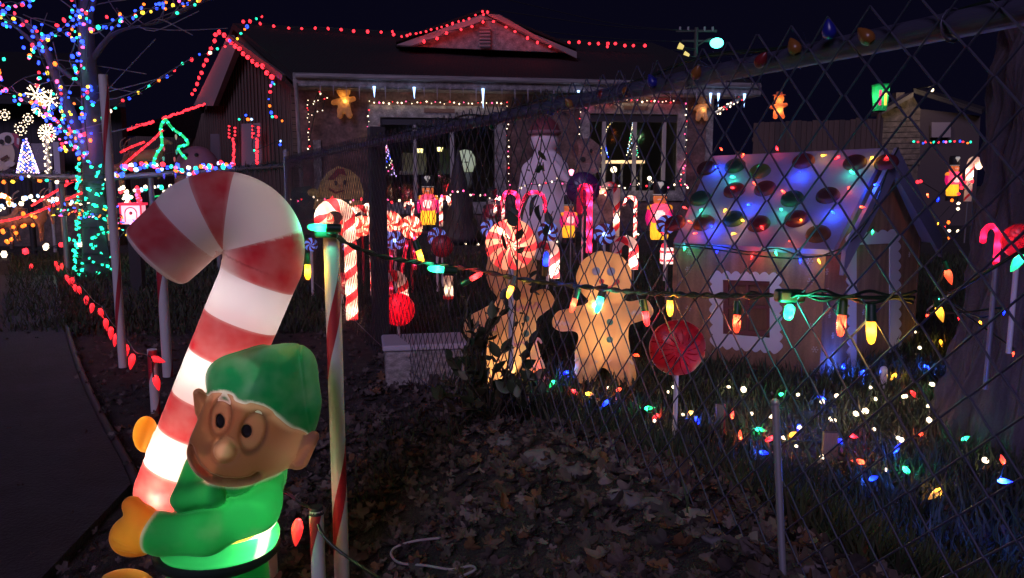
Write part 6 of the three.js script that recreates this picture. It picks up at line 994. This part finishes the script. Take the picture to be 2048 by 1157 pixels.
// ---------- left: lit tree, garland fence, neighbours' yard ----------
{
  const base = gnd(190, 552), o = thing('lit_tree', 'bare tree with a green lit trunk and coloured lamps on its boughs', 'tree', base);
  const A = (x, y, Z = -base.z) => at(x, y, Z).sub(base);
  const limb = (pts, r0, r1) => { const c = new THREE.CatmullRomCurve3(pts, false, 'catmullrom', 0.5), n = 26, pos = [], idx = [], m = 9; for (let j = 0; j <= n; j++) { const p = c.getPointAt(j / n), r = lerp(r0, r1, Math.pow(j / n, 0.8)); for (let i = 0; i <= m; i++) { const a = i / m * 6.2832; pos.push(p.x + r * Math.cos(a) * (1 + 0.08 * noise.noise(j * 0.6, i, 1)), p.y + (j === 0 ? 0 : r * 0.2 * Math.sin(a)), p.z + r * Math.sin(a)); } } for (let j = 0; j < n; j++) for (let i = 0; i < m; i++) { const a = j * (m + 1) + i, b = a + 1, d = a + m + 1, e = d + 1; idx.push(a, d, b, b, d, e); } const g = new THREE.BufferGeometry(); g.setAttribute('position', new THREE.Float32BufferAttribute(pos, 3)); g.setIndex(idx); g.computeVertexNormals(); return g; };
  const bm = mat([0.065, 0.05, 0.065], { roughness: 0.95 });
  const trunk = [V(0, -0.05, 0), A(189, 450), A(186, 330), A(180, 200), A(173, 90), A(170, -60)];
  part('trunk', limb(trunk, 0.14, 0.06), bm, o);
  const B1 = [A(183, 310), A(150, 250), A(116, 165), A(88, 95), A(45, 40)], B2 = [A(178, 180), A(110, 130), A(50, 70), A(-20, 20)], B3 = [A(175, 130), A(230, 66), A(330, 40), A(450, -20)], B4 = [A(172, 60), A(185, 10), A(200, -40)], B5 = [A(186, 340), A(120, 250), A(60, 200), A(-10, 165)];
  for (const [b, r] of [[B1, 0.09], [B2, 0.05], [B3, 0.04], [B4, 0.04], [B5, 0.05]]) part('bough', limb(b, r, r * 0.3), bm, o);
  const tw = []; for (let k = 0; k < 46; k++) { const s = pick([B1, B2, B3, B3, B5, trunk.slice(2)]), p = new THREE.CatmullRomCurve3(s).getPoint(rr(0.2, 1)), d = V(rr(-1, 1.5), rr(-0.1, 1), rr(-0.6, 0.6)); tw.push(tube([p, p.clone().addScaledVector(d, 0.35).add(V(0, rr(-0.1, 0.1), 0)), p.clone().addScaledVector(d, rr(0.6, 1.3)).add(V(rr(-0.2, 0.3), rr(-0.15, 0.2), 0))], 0.006, 4, 8)); }
  part('twig', tw, mat([0.1, 0.085, 0.1]), o);
  const W = (pts) => pts.map((p) => p.clone().add(base)), near = V(0, 0, 0.16);
  const S = (lab, pts, n, jit, cols, s = 0.0165) => { const P = W(pts).map((p) => p.add(near)), bs = along(P, n, jit).map((p) => ({ p, c: pick(cols), s: s * rr(0.75, 1.3), i: rnd() < 0.12 ? 0.03 : 0 })); lightString('tree_light_string', lab, P, bs, { far: true, r: 0.006, group: undefined }); };
  const MU = ['b', 'r', 'b', 'g', 'b', 'o', 'b', 'y', 'g', 'b', 'r', 'p', 'b'];
  S('coloured lamps wound up the upper trunk of the lit tree', [A(192, 325), A(186, 250), A(178, 160), A(172, 80), A(175, 0)], 74, 0.085, MU);
  S('coloured lamps wound along the thick left bough of the lit tree', [A(165, 300), A(135, 215), A(108, 140), A(88, 92)], 62, 0.11, MU);
  S('coloured lamps in the top left crown of the lit tree', [A(70, 20), A(35, 10), A(10, 30), A(50, 55), A(60, 62), A(5, 45)], 44, 0.1, MU);
  S('coloured lamps down the far left of the lit tree', [A(10, 125), A(5, 160), A(20, 185), A(55, 195), A(90, 215), A(120, 240), A(150, 262)], 44, 0.06, MU);
  S('coloured lamps along the long right bough of the lit tree', [A(185, 62), A(235, 52), A(270, 40), A(300, 25), A(345, 24), A(390, 14), A(435, 0)], 48, 0.05, MU);
  S('coloured lamps across the middle boughs of the lit tree', [A(85, 100), A(120, 70), A(150, 65), A(180, 40), A(190, 20), A(195, 5)], 40, 0.09, MU);
  S('coloured lamps hanging lower left of the lit tree trunk', [A(118, 220), A(128, 250), A(150, 275), A(160, 300), A(150, 305)], 30, 0.09, MU);
  { const P = [[205, 243], [213, 225], [250, 200], [300, 172], [350, 138], [400, 112], [445, 92], [480, 72], [498, 46], [528, 28]].map(([x, y], k) => at(x, y, 7.8 + k * 0.9)); const bs = []; along(P, 26, 0.02).forEach((p, k) => bs.push({ p, c: ['g', 'r', 'b', 'w', 'g', 'r', 'b', 'y', 'g', 'o', 'b', 'r'][k % 12], s: 0.017 * rr(0.8, 1.3) * (1 + k * 0.03), i: k % 4 ? 0 : 0.03 })); lightString('roof_line_string', 'single line of coloured lamps from the tallest pole up to the house gable', P, bs, { far: true, r: 0.006 }); }
  // green lamps round the trunk
  const gb = []; for (let k = 0; k < 104; k++) { const y = lerp(325, 548, (k + rnd()) / 104), w = y > 480 ? 0.17 : 0.15, a = rr(-0.2, 3.34); gb.push({ p: base.clone().add(A(189, y)).add(V(w * Math.cos(a) * 1.12, 0, w * Math.sin(a))), c: 'g', s: 0.019 * rr(0.8, 1.35), d: V(rr(0.5, 1), rr(-0.6, 0.6), 0.4), i: k % 5 ? 0 : 0.02 }); }
  const cone = new THREE.ConeGeometry(0.8, 2, 4); gb.forEach((b) => { b.geo = cone; });
  lightString('trunk_light_string', 'green lamps wrapped thickly round the lower tree trunk', gb.map((b) => b.p), gb, { far: true, r: 0.004 });
  // low fence with a garland
  const gf = thing('garland_fence', 'low dark fence with a garland along its top at the left of the yard', 'fence'); const f0 = at(-60, 350, 8.6), f1 = at(215, 356, 8.4), f2 = at(470, 338, 8.9), f3 = at(600, 330, 9.4);
  for (const [a, b] of [[f0, f1], [f1, f2], [f2, f3]]) part('top_rail', bar(a, b, 0.03), M.galv, gf);
  const gl = []; for (const [a, b] of [[f0, f1], [f2, f3]]) for (let k = 0; k < 400; k++) { const p = a.clone().lerp(b, rnd()), d = V(rr(-1, 1), rr(-1, 1), rr(-1, 1)).normalize().multiplyScalar(rr(0.04, 0.1)); gl.push(bar(p, p.clone().add(d), 0.006, 0.002, 3)); } tag(part('garland_needles', gl, mat([0.012, 0.04, 0.025]), gf), null, null, null, 'stuff');
  for (const x of [-40, 120, 300, 430]) part('fence_post', bar(at(x, 352, 8.7), at(x, 352, 8.7).setY(0), 0.03), M.galv, gf);
  const row = (lab, P, n, s, jit, cols, i) => { const bs = along(P, n, jit).map((p, k) => ({ p, c: cols[k % cols.length], s: s * rr(0.8, 1.25), i: k % 4 ? 0 : i })); return lightString('fence_top_string', lab, P, bs, { far: true, r: 0.008 }); };
  row('sparse coloured lamps on the garland at the far left', [[-20, 368], [60, 356], [120, 366], [165, 360], [215, 365]].map(([x, y]) => at(x, y, 8.3)), 13, 0.021, 0.02, ['r', 'o', 'y', 'b', 'w', 'o', 'g', 'w', 'r'], 0.03);
  row('dense coloured lamps bunched along the garland above the candy cane', [[212, 356], [235, 346], [262, 336], [285, 334], [330, 335], [380, 342], [410, 337], [440, 331], [468, 330]].map(([x, y]) => at(x, y, 8.0)), 58, 0.024, 0.035, ['w', 'b', 'c', 'r', 'b', 'g', 'o', 'b', 'b', 'p', 'g', 'r'], 0.04);
  // clusters of larger LED lamps
  const clump = (lab, L, Z) => { const bs = L.map(([x, y, c]) => ({ p: at(x, y, Z), c, geo: LED, far: true, s: 0.72, i: 0.012, d: V(rr(-1, 1), rr(-0.8, 0.8), 0.3) })); bs.forEach((b) => { b.sc = 1; }); lightString('led_clump', lab, bs.map((b) => b.p), bs, { far: true, r: 0.005 }); };
  const cz = (x, y) => [x / 5.787, 360 + y / 5.787];
  clump('tangle of coloured lamps left of the green lit trunk', [[575, 360, 'b'], [610, 262, 'b'], [655, 340, 'y'], [632, 405, 'y'], [710, 338, 'g'], [748, 292, 'b'], [755, 345, 'p'], [838, 322, 'b'], [824, 376, 'o'], [785, 408, 'o'], [690, 410, 'b'], [720, 415, 'p'], [775, 360, 'g'], [905, 405, 'o'], [935, 440, 'b'], [960, 370, 'o'], [990, 440, 'b'], [1020, 432, 'p'], [1075, 400, 'b'], [1085, 420, 'c'], [915, 240, 'g'], [895, 260, 'y'], [1005, 268, 'w'], [905, 390, 'y'], [880, 350, 'r'], [1160, 405, 'o']].map(([x, y, c]) => [...cz(x, y), c]), 6.4);
  clump('tangle of coloured lamps below the red roofed toy house', [[1343, 315, 'b'], [1225, 355, 'y'], [1320, 380, 'o'], [1410, 420, 'o'], [1330, 460, 'g'], [1325, 490, 'y'], [1437, 498, 'b'], [1365, 500, 'p'], [1360, 566, 'o'], [1405, 580, 'g'], [1475, 625, 'y'], [1525, 563, 'r'], [1595, 585, 'y'], [1605, 500, 'c'], [1560, 490, 'b'], [1635, 535, 'c'], [1550, 660, 'r'], [1610, 620, 'g'], [1530, 520, 'v'], [1365, 680, 'b']].map(([x, y, c]) => [...cz(x, y), c]), 5.9);
  row('white lamps on a line through the reindeer', [[-10, 420], [40, 403], [70, 398], [95, 398], [125, 402], [160, 405]].map(([x, y]) => at(x, y, 9)), 22, 0.022, 0.03, ['w', 'w', 'c'], 0.02);
  row('white lamps on a line beside the red roofed toy house', [[232, 395], [245, 390], [262, 386], [285, 386], [310, 378], [340, 380]].map(([x, y]) => at(x, y, 9)), 14, 0.022, 0.05, ['w', 'w', 'c', 'g'], 0.02);
  { const bs = [[7, 509, 'w'], [91, 494, 'w'], [160, 489, 'w'], [50, 503, 'r'], [122, 490, 'r'], [134, 479, 'g']].map(([x, y, c]) => ({ p: at(x, y, 10), c, s: 0.042, i: 0.02 })); lightString('lawn_edge_string', 'white and red lamps along the edge of the far left lawn', bs.map((b) => b.p), bs, { far: true, r: 0.006 }); }
  // red rope lights
  const rope = (lab, L, c = 'r', r = 0.018, name = 'rope_light', Z = 8.8) => { const t = thing(name, lab, 'rope light'), P = L.map(([x, y, z]) => at(x, y, z ?? Z)); part('rope', tube(P, r * 0.72, 6, 60), glow(c === 'g' ? [0.05, 0.6, 0.25] : [0.8, 0.03, 0.03], c === 'g' ? [0.01, 0.62, 0.16] : [1.1, 0.03, 0.05]), t); const n = Math.round(new THREE.CatmullRomCurve3(P).getLength() / 0.09); along(P, n).forEach((p, k) => { const m = part('bulb', DOT, FAR[c], t, p); m.scale.setScalar(r * 0.95); if (k % 8 === 4) lamp(t, p.clone().add(V(0, 0, 0.05)), tint(c), 0.02, 0.3); }); return t; };
  rope('red rope light from the reindeer head down to the garland fence', [[325, 260], [305, 280], [275, 305], [240, 335]]);
  rope('short red rope light left of the upper reindeer', [[288, 284], [262, 294], [240, 305]]);
  rope('red rope light slanting down behind the green lit trunk', [[150, 359], [115, 380], [90, 395], [62, 412]]);
  rope('long red rope light running to the left edge', [[170, 383], [130, 400], [95, 415], [40, 435], [-20, 447]]);
  rope('right half of the green lamp outline of a fir tree', [[330, 238], [345, 258], [365, 272], [375, 288], [356, 294], [360, 305], [372, 318]], 'g', 0.02);
  rope('left half of the green lamp outline of a fir tree', [[330, 238], [321, 254], [323, 290], [314, 305], [306, 324]], 'g', 0.02);
  rope('small green lamp outline of a fir tree beside the toy house', [[298, 397], [318, 392], [325, 400], [302, 430]], 'g', 0.014);
  const orn = thing('ornament_string', 'large dull ornaments dangling inside the green fir outline and under the garland', 'ornaments'); for (const [x, y, c] of [[351, 273, [0.5, 0.5, 0.3]], [352, 303, [0.05, 0.45, 0.2]], [327, 297, [0.5, 0.1, 0.08]], [326, 317, [0.1, 0.45, 0.25]], [348, 318, [0.5, 0.12, 0.1]], [327, 352, [0.12, 0.1, 0.6]], [350, 350, [0.12, 0.1, 0.6]], [340, 374, [0.14, 0.12, 0.65]], [365, 365, [0.2, 0.18, 0.6]], [374, 355, [0.4, 0.36, 0.4]]]) { const m = part('ornament', C9, mat(c, { roughness: 0.3, emissive: col(c.map((q) => q * 0.35)) }), orn, at(x, y - 4, 8.4)); m.scale.setScalar(0.95); m.rotation.x = Math.PI; }
  part('cord', tube([[330, 240], [350, 268], [352, 300], [327, 312], [327, 350], [350, 345], [372, 352]].map(([x, y]) => at(x, y, 8.43)), 0.003, 4, 30), M.darkCord, orn);
}
{
  // reindeer
  const f = (x, y, z) => { let d = cap(x, y, z, -0.26, 0.5, 0, 0.125, 0.2, 0.52, 0, 0.135); d = smin(d, cap(x, y, z, 0.24, 0.58, 0, 0.08, 0.36, 0.8, 0, 0.055), 0.08); d = smin(d, cap(x, y, z, 0.36, 0.84, 0, 0.062, 0.5, 0.79, 0, 0.038), 0.04); for (const [a, b] of [[-0.28, 0.07], [-0.28, -0.07], [0.2, 0.07], [0.2, -0.07]]) { const k = a < 0 ? -0.05 : 0.02; d = smin(d, cap(x, y, z, a, 0.46, b, 0.06, a + k, 0.25, b, 0.033), 0.05); d = smin(d, cap(x, y, z, a + k, 0.25, b, 0.03, a, 0.0, b, 0.022), 0.02); } d = smin(d, cap(x, y, z, -0.38, 0.6, 0, 0.03, -0.42, 0.52, 0, 0.02), 0.03); for (const s of [1, -1]) d = Math.min(d, cap(x, y, z, 0.33, 0.88, s * 0.04, 0.02, 0.3, 0.94, s * 0.1, 0.01)); return d + 0.006 * Math.sin(x * 60) * Math.sin(y * 50) * Math.sin(z * 55); };
  const g = netGeometry(surfaceNets(f, [-0.5, -0.04, -0.2], [0.6, 1.0, 0.2], 0.018)), fur = mat([0.3, 0.14, 0.09], { roughness: 1 });
  const an = []; for (const s of [1, -1]) { const P = [V(0.34, 0.89, s * 0.03), V(0.28, 1.02, s * 0.1), V(0.32, 1.16, s * 0.16), V(0.42, 1.24, s * 0.15)]; an.push(tube(P, 0.011, 5, 10)); for (const q of [1, 2]) an.push(bar(P[q], P[q].clone().add(V(0.11, 0.07, s * 0.02)), 0.008, 0.004, 5)); }
  const mk = (lab, p, turn, k) => { const t = thing('reindeer', lab, 'reindeer', p, turn, 'reindeer in a row on the left'); t.scale.setScalar(k); part('deer_body', g, fur, t); part('antler', an, mat([0.25, 0.17, 0.13]), t); part('nose', ball(0.022, 0.535, 0.785, 0, 8, 8), mat([0.02, 0.015, 0.015]), t); return t; };
  const first = mk('brown furry reindeer under the point of the green fir outline', at(296, 330, 9).add(V(0, -0.15, 0)), 0.3, 0.8);
  dup(first, 'brown reindeer with antlers below the first red rope light', at(222, 360, 9).add(V(0, -0.15, 0)), 0.1); dup(first, 'brown reindeer standing left of the green lit trunk among white lamps', at(132, 430, 9.2).add(V(0, -0.1, 0)), 0.4); dup(first, 'orange lit reindeer between the two red rope lights', at(62, 465, 9.3).add(V(0, -0.1, 0)), 0.2); dup(first, 'orange lit reindeer cut by the left edge', at(2, 480, 9.2).add(V(0, -0.05, 0)), 0.6);
  scene.children.filter((q) => q.name.startsWith('reindeer')).forEach((q) => { q.position.y = Math.max(0, q.position.y); q.scale.setScalar(0.5); });
  for (const [x, y, lab, i] of [[55, 440, 'orange glowing lamp at the belly of the middle reindeer', 0.14], [18, 470, 'orange glowing lamp cluster under the leftmost reindeer', 0.16]]) { const t = thing('orange_lamp', lab, 'lamp', at(x, y, 8.7)); for (let k = 0; k < 7; k++) part('bulb', ball(0.02, rr(-0.09, 0.09), rr(-0.09, 0.09), rr(-0.02, 0.02), 8, 6), FAR.o, t); part('cord', tube([V(-0.1, 0, 0), V(0, 0.05, 0), V(0.1, -0.06, 0)], 0.005, 4, 10), M.darkCord, t); lamp(t, V(0, 0, -0.06), [1, 0.4, 0.12], i, 0.5); }
  // glowing toy house with a red roof
  const ty = thing('toy_house', 'glowing white toy house with a red roof and arched panel behind the candy cane', 'toy house', at(268, 448, 7.2), 0.1), tw = glow([0.9, 0.6, 0.65], [0.9, 0.4, 0.48]), tr = glow([0.7, 0.02, 0.04], [0.75, 0.02, 0.06]);
  part('house_body', rbox(0.17, 0.17, 0.14, 0.008, 0, 0.085, 0), tw, ty); part('roof_slab', box(0.2, 0.022, 0.17, 0, 0.18, 0), tr, ty); part('corner_post', [box(0.012, 0.17, 0.012, -0.088, 0.085, 0.07), box(0.012, 0.17, 0.012, 0.088, 0.085, 0.07)][0], tr, ty); part('corner_post', box(0.012, 0.17, 0.012, 0.088, 0.085, 0.07), tr, ty); part('arch_frame', new THREE.TorusGeometry(0.05, 0.005, 5, 16, Math.PI).translate(0, 0.1, 0.074), tr, ty); part('arch_side', box(0.006, 0.08, 0.006, -0.05, 0.06, 0.074), tr, ty); part('arch_side', box(0.006, 0.08, 0.006, 0.05, 0.06, 0.074), tr, ty); part('emblem', ball(0.016, 0, 0.1, 0.07, 8, 6), mat([0.2, 0.02, 0.05]), ty); part('stand', box(0.1, 0.62, 0.1, 0, -0.31, 0), M.black, ty); lamp(ty, V(0, 0.1, 0.16), [1, 0.4, 0.5], 0.06, 0.5);
  const lampCane = (lab, L, c) => { const P = L.map(([x, y]) => at(x, y, 7.4)), bs = along(P, 20, 0.012).map((p, k) => ({ p, c: Array.isArray(c) ? c[k % c.length] : c, s: 0.02 })); lightString('lamp_cane', lab, P, bs, { far: true, r: 0.01, category: 'light figure' }); };
  lampCane('white and red lamp cane standing on the left of the toy house roof', [[253, 416], [253, 395], [250, 380], [243, 378], [238, 386]], ['w', 'r', 'w']);
  lampCane('red lamp rod standing on the right of the toy house roof', [[277, 414], [276, 395], [274, 375]], ['r', 'r', 'p']);
  lampCane('warm lamp arch at the far left edge', [[-4, 392], [8, 392], [15, 400], [19, 412]], ['w', 'o']);
  // far yard: low wall, porch, penguin, lamp tree, flakes
  const lw = thing('low_wall', 'low tan wall behind the reindeer at the far left', 'wall'); const a = at(-200, 430, 12), b = at(235, 428, 12); part('wall_body', prism([a, b, b.clone().setY(0), a.clone().setY(0)], V(0, 0, -0.2)), mat([0.2, 0.14, 0.11], { map: mottle }), lw); part('coping', bar(a.clone().add(V(0, 0.02, -0.1)), b.clone().add(V(0, 0.02, -0.1)), 0.07, 0.07, 4), mat([0.16, 0.12, 0.1]), lw);
  const hs = thing('neighbour_house', 'dark neighbouring house with a white porch column behind the lit tree', 'house'); const Z = 15, q = (x, y, d = 0) => at(x, y, Z + d);
  part('wall', prism([q(-250, 200), q(240, 215), q(240, 215).setY(0), q(-250, 200).setY(0)], V(0, 0, -0.2)), mat([0.035, 0.03, 0.04], { map: siding }), hs); part('roof', prism([q(-260, 200, -0.6), q(250, 214, -0.6), q(170, 120, 4), q(-260, 110, 4)], V(0, 0.15, 0)), mat([0.012, 0.01, 0.014], { map: shingle }), hs);
  part('porch_column', prism([q(104, 284, -0.8), q(116, 284, -0.8), q(119, 345, -0.8).setY(0.3), q(107, 345, -0.8).setY(0.3)], V(0, 0, -0.15)), mat([0.5, 0.46, 0.52]), hs);
  const lat = []; for (let k = 0; k < 24; k++) { const x = 62 + k * 2; lat.push(bar(q(x, 287, -0.7), q(x + 16 > 104 ? 104 : x + 16, 287 + Math.min(16, 104 - x) * 3, -0.7), 0.008, 0.008, 4), bar(q(x, 340, -0.72), q(Math.min(104, x + 16), 340 - Math.min(16, 104 - x) * 3, -0.72), 0.008, 0.008, 4)); } tag(part('porch_lattice', lat, mat([0.45, 0.4, 0.45]), hs), null, null, null, 'stuff');
  part('porch_panel', prism([q(60, 288, -0.5), q(104, 286, -0.5), q(105, 345, -0.5), q(60, 345, -0.5)], V(0, 0, -0.05)), mat([0.16, 0.14, 0.16]), hs);
  const pg = thing('penguin_cutout', 'flat painted penguin in a red cap beside the white lamp tree', 'cutout'); let i = 0; const OO = (cx, cy, rx, ry) => Array.from({ length: 20 }, (_, k) => [cx + rx * Math.cos(k / 20 * 6.2832), cy - ry * Math.sin(k / 20 * 6.2832)]);
  for (const [nm, P, c] of [['black_body', [...OO(8, 310, 32, 44)], [0.06, 0.035, 0.06]], ['white_belly', OO(4, 310, 26, 32), [0.5, 0.4, 0.32]], ['face', OO(14, 278, 18, 13), [0.52, 0.46, 0.46]], ['cap', [[24, 266], [36, 268], [42, 285], [38, 298], [30, 290], [30, 276]], [0.3, 0.05, 0.1]], ['cap_band', [[36, 276], [41, 278], [40, 290], [36, 288]], [0.5, 0.45, 0.5]], ['eye', OO(18, 279, 6, 8), [0.02, 0.015, 0.015]], ['eye', OO(6, 284, 4, 5), [0.02, 0.015, 0.015]], ['wing_mark', [[4, 318], [18, 310], [20, 314], [8, 323]], [0.1, 0.04, 0.03]], ['foot', OO(24, 328, 10, 6), [0.5, 0.42, 0.4]]]) { part(nm, prism(P.map(([x, y]) => at(x, y, 11.5).add(V(0, 0, i * 0.007))), V(0, 0, 0.012)), mat(c), pg); i++; } part('stake', bar(at(10, 345, 11.55).setY(0), at(10, 340, 11.55), 0.03), M.wood, pg); 
  const lt = thing('lamp_tree', 'cone shaped tree of dense white and violet lamps beside the flat penguin', 'lamp tree', at(55, 350, 10.8)); const tp = at(51, 274, 10.8).y - lt.position.y; part('tree_frame', new THREE.ConeGeometry(0.13, tp, 12).translate(0, tp / 2, 0), M.leafDark, lt); for (let k = 0; k < 190; k++) { const t = Math.sqrt((k + 0.5) / 190), an = k * 2.39996, R = 0.125 * t + 0.01; const m = part('bulb', DOT, FAR[pick(['v', 'w', 'v', 'v', 'b', 'w'])], lt, V(R * Math.cos(an), tp * (1 - t), R * Math.sin(an))); m.scale.setScalar(0.013); } part('stand', cyl(0.04, 0.04, lt.position.y, 8, 0, -lt.position.y, 0), M.black, lt); lamp(lt, V(0, tp * 0.4, 0.25), [0.8, 0.6, 1], 0.12, 0.5);
  const flake = (lab, x, y, r, c, Z2 = 11.5, n = 6, dense = 4) => { const t = thing('lamp_snowflake', lab, 'lamp snowflake', at(x, y, Z2)), R = r / F * Z2, fr = []; for (let k = 0; k < n; k++) { const an = k / n * 6.2832 + 0.3; fr.push(bar(V(0, 0, 0), V(R * Math.cos(an), R * Math.sin(an), 0), 0.004, 0.004, 4)); for (let j = 1; j <= dense; j++) { const m = part('bulb', DOT, FAR[c], t, V(R * j / dense * Math.cos(an), R * j / dense * Math.sin(an), 0.01)); m.scale.setScalar(dense < 3 ? 0.009 : 0.0115); if (j >= dense - 1) { const m2 = part('bulb', DOT, FAR[c], t, V(R * j / dense * Math.cos(an + 0.35), R * j / dense * Math.sin(an + 0.35), 0.01)); m2.scale.setScalar(dense < 3 ? 0.008 : 0.0105); } } } part('flake_frame', fr, M.wire, t); return t; };
  flake('small yellow lamp snowflake at the far left edge', 9, 230, 10, 'w', 11.5, 6, 2); flake('small yellow lamp snowflake right of the first, near the bough', 56, 238, 10, 'w', 11.5, 6, 2); flake('small yellow lamp snowflake above the penguin cap', 41, 258, 12, 'w', 11.5, 6, 2);
  flake('broad white lamp snowflake tilted under the tree boughs', 72, 190, 20, 'w', 10, 7, 5); flake('second white lamp snowflake close right of the broad one', 100, 200, 18, 'w', 10, 6, 5); flake('white lamp snowflake lower, among green lamps', 80, 215, 16, 'w', 10, 6, 4); flake('round white lamp wheel on top of the lamp post', 94, 267, 17, 'w', 11, 9, 5);
  const ps = thing('lamp_post', 'post wound with white lamps below the round lamp wheel', 'post', at(98, 350, 11)); const ph = at(94, 270, 11).y - ps.position.y; part('post_shaft', cyl(0.025, 0.025, ph + ps.position.y, 8, 0, -ps.position.y, 0), M.white, ps); for (let k = 0; k < 22; k++) { const m = part('bulb', DOT, FAR.w, ps, V(0.045 * Math.cos(k * 1.7), ph * k / 22, 0.045 * Math.abs(Math.sin(k * 1.7)))); m.scale.setScalar(0.013); } lamp(ps, V(0, ph, 0.2), [1, 0.8, 0.6], 0.08, 0.5);
  const bd = thing('lit_board', 'pale board glowing behind the foot of the green lit trunk', 'board'); part('board_face', prism([at(165, 432, 9.6), at(219, 430, 9.6), at(219, 482, 9.6), at(165, 478, 9.6)], V(0, 0, -0.03)), plastic([0.9, 0.7, 0.5], 0.5), bd); part('board_leg', bar(at(175, 480, 9.62).setY(0), at(175, 440, 9.65), 0.02), M.wood, bd); lamp(bd, at(214, 440, 9.3), [1, 0.8, 0.55], 0.1, 0.3); lamp(bd, at(168, 455, 9.3), [1, 0.8, 0.55], 0.03, 0.3);
}

renderer.render(scene, camera);
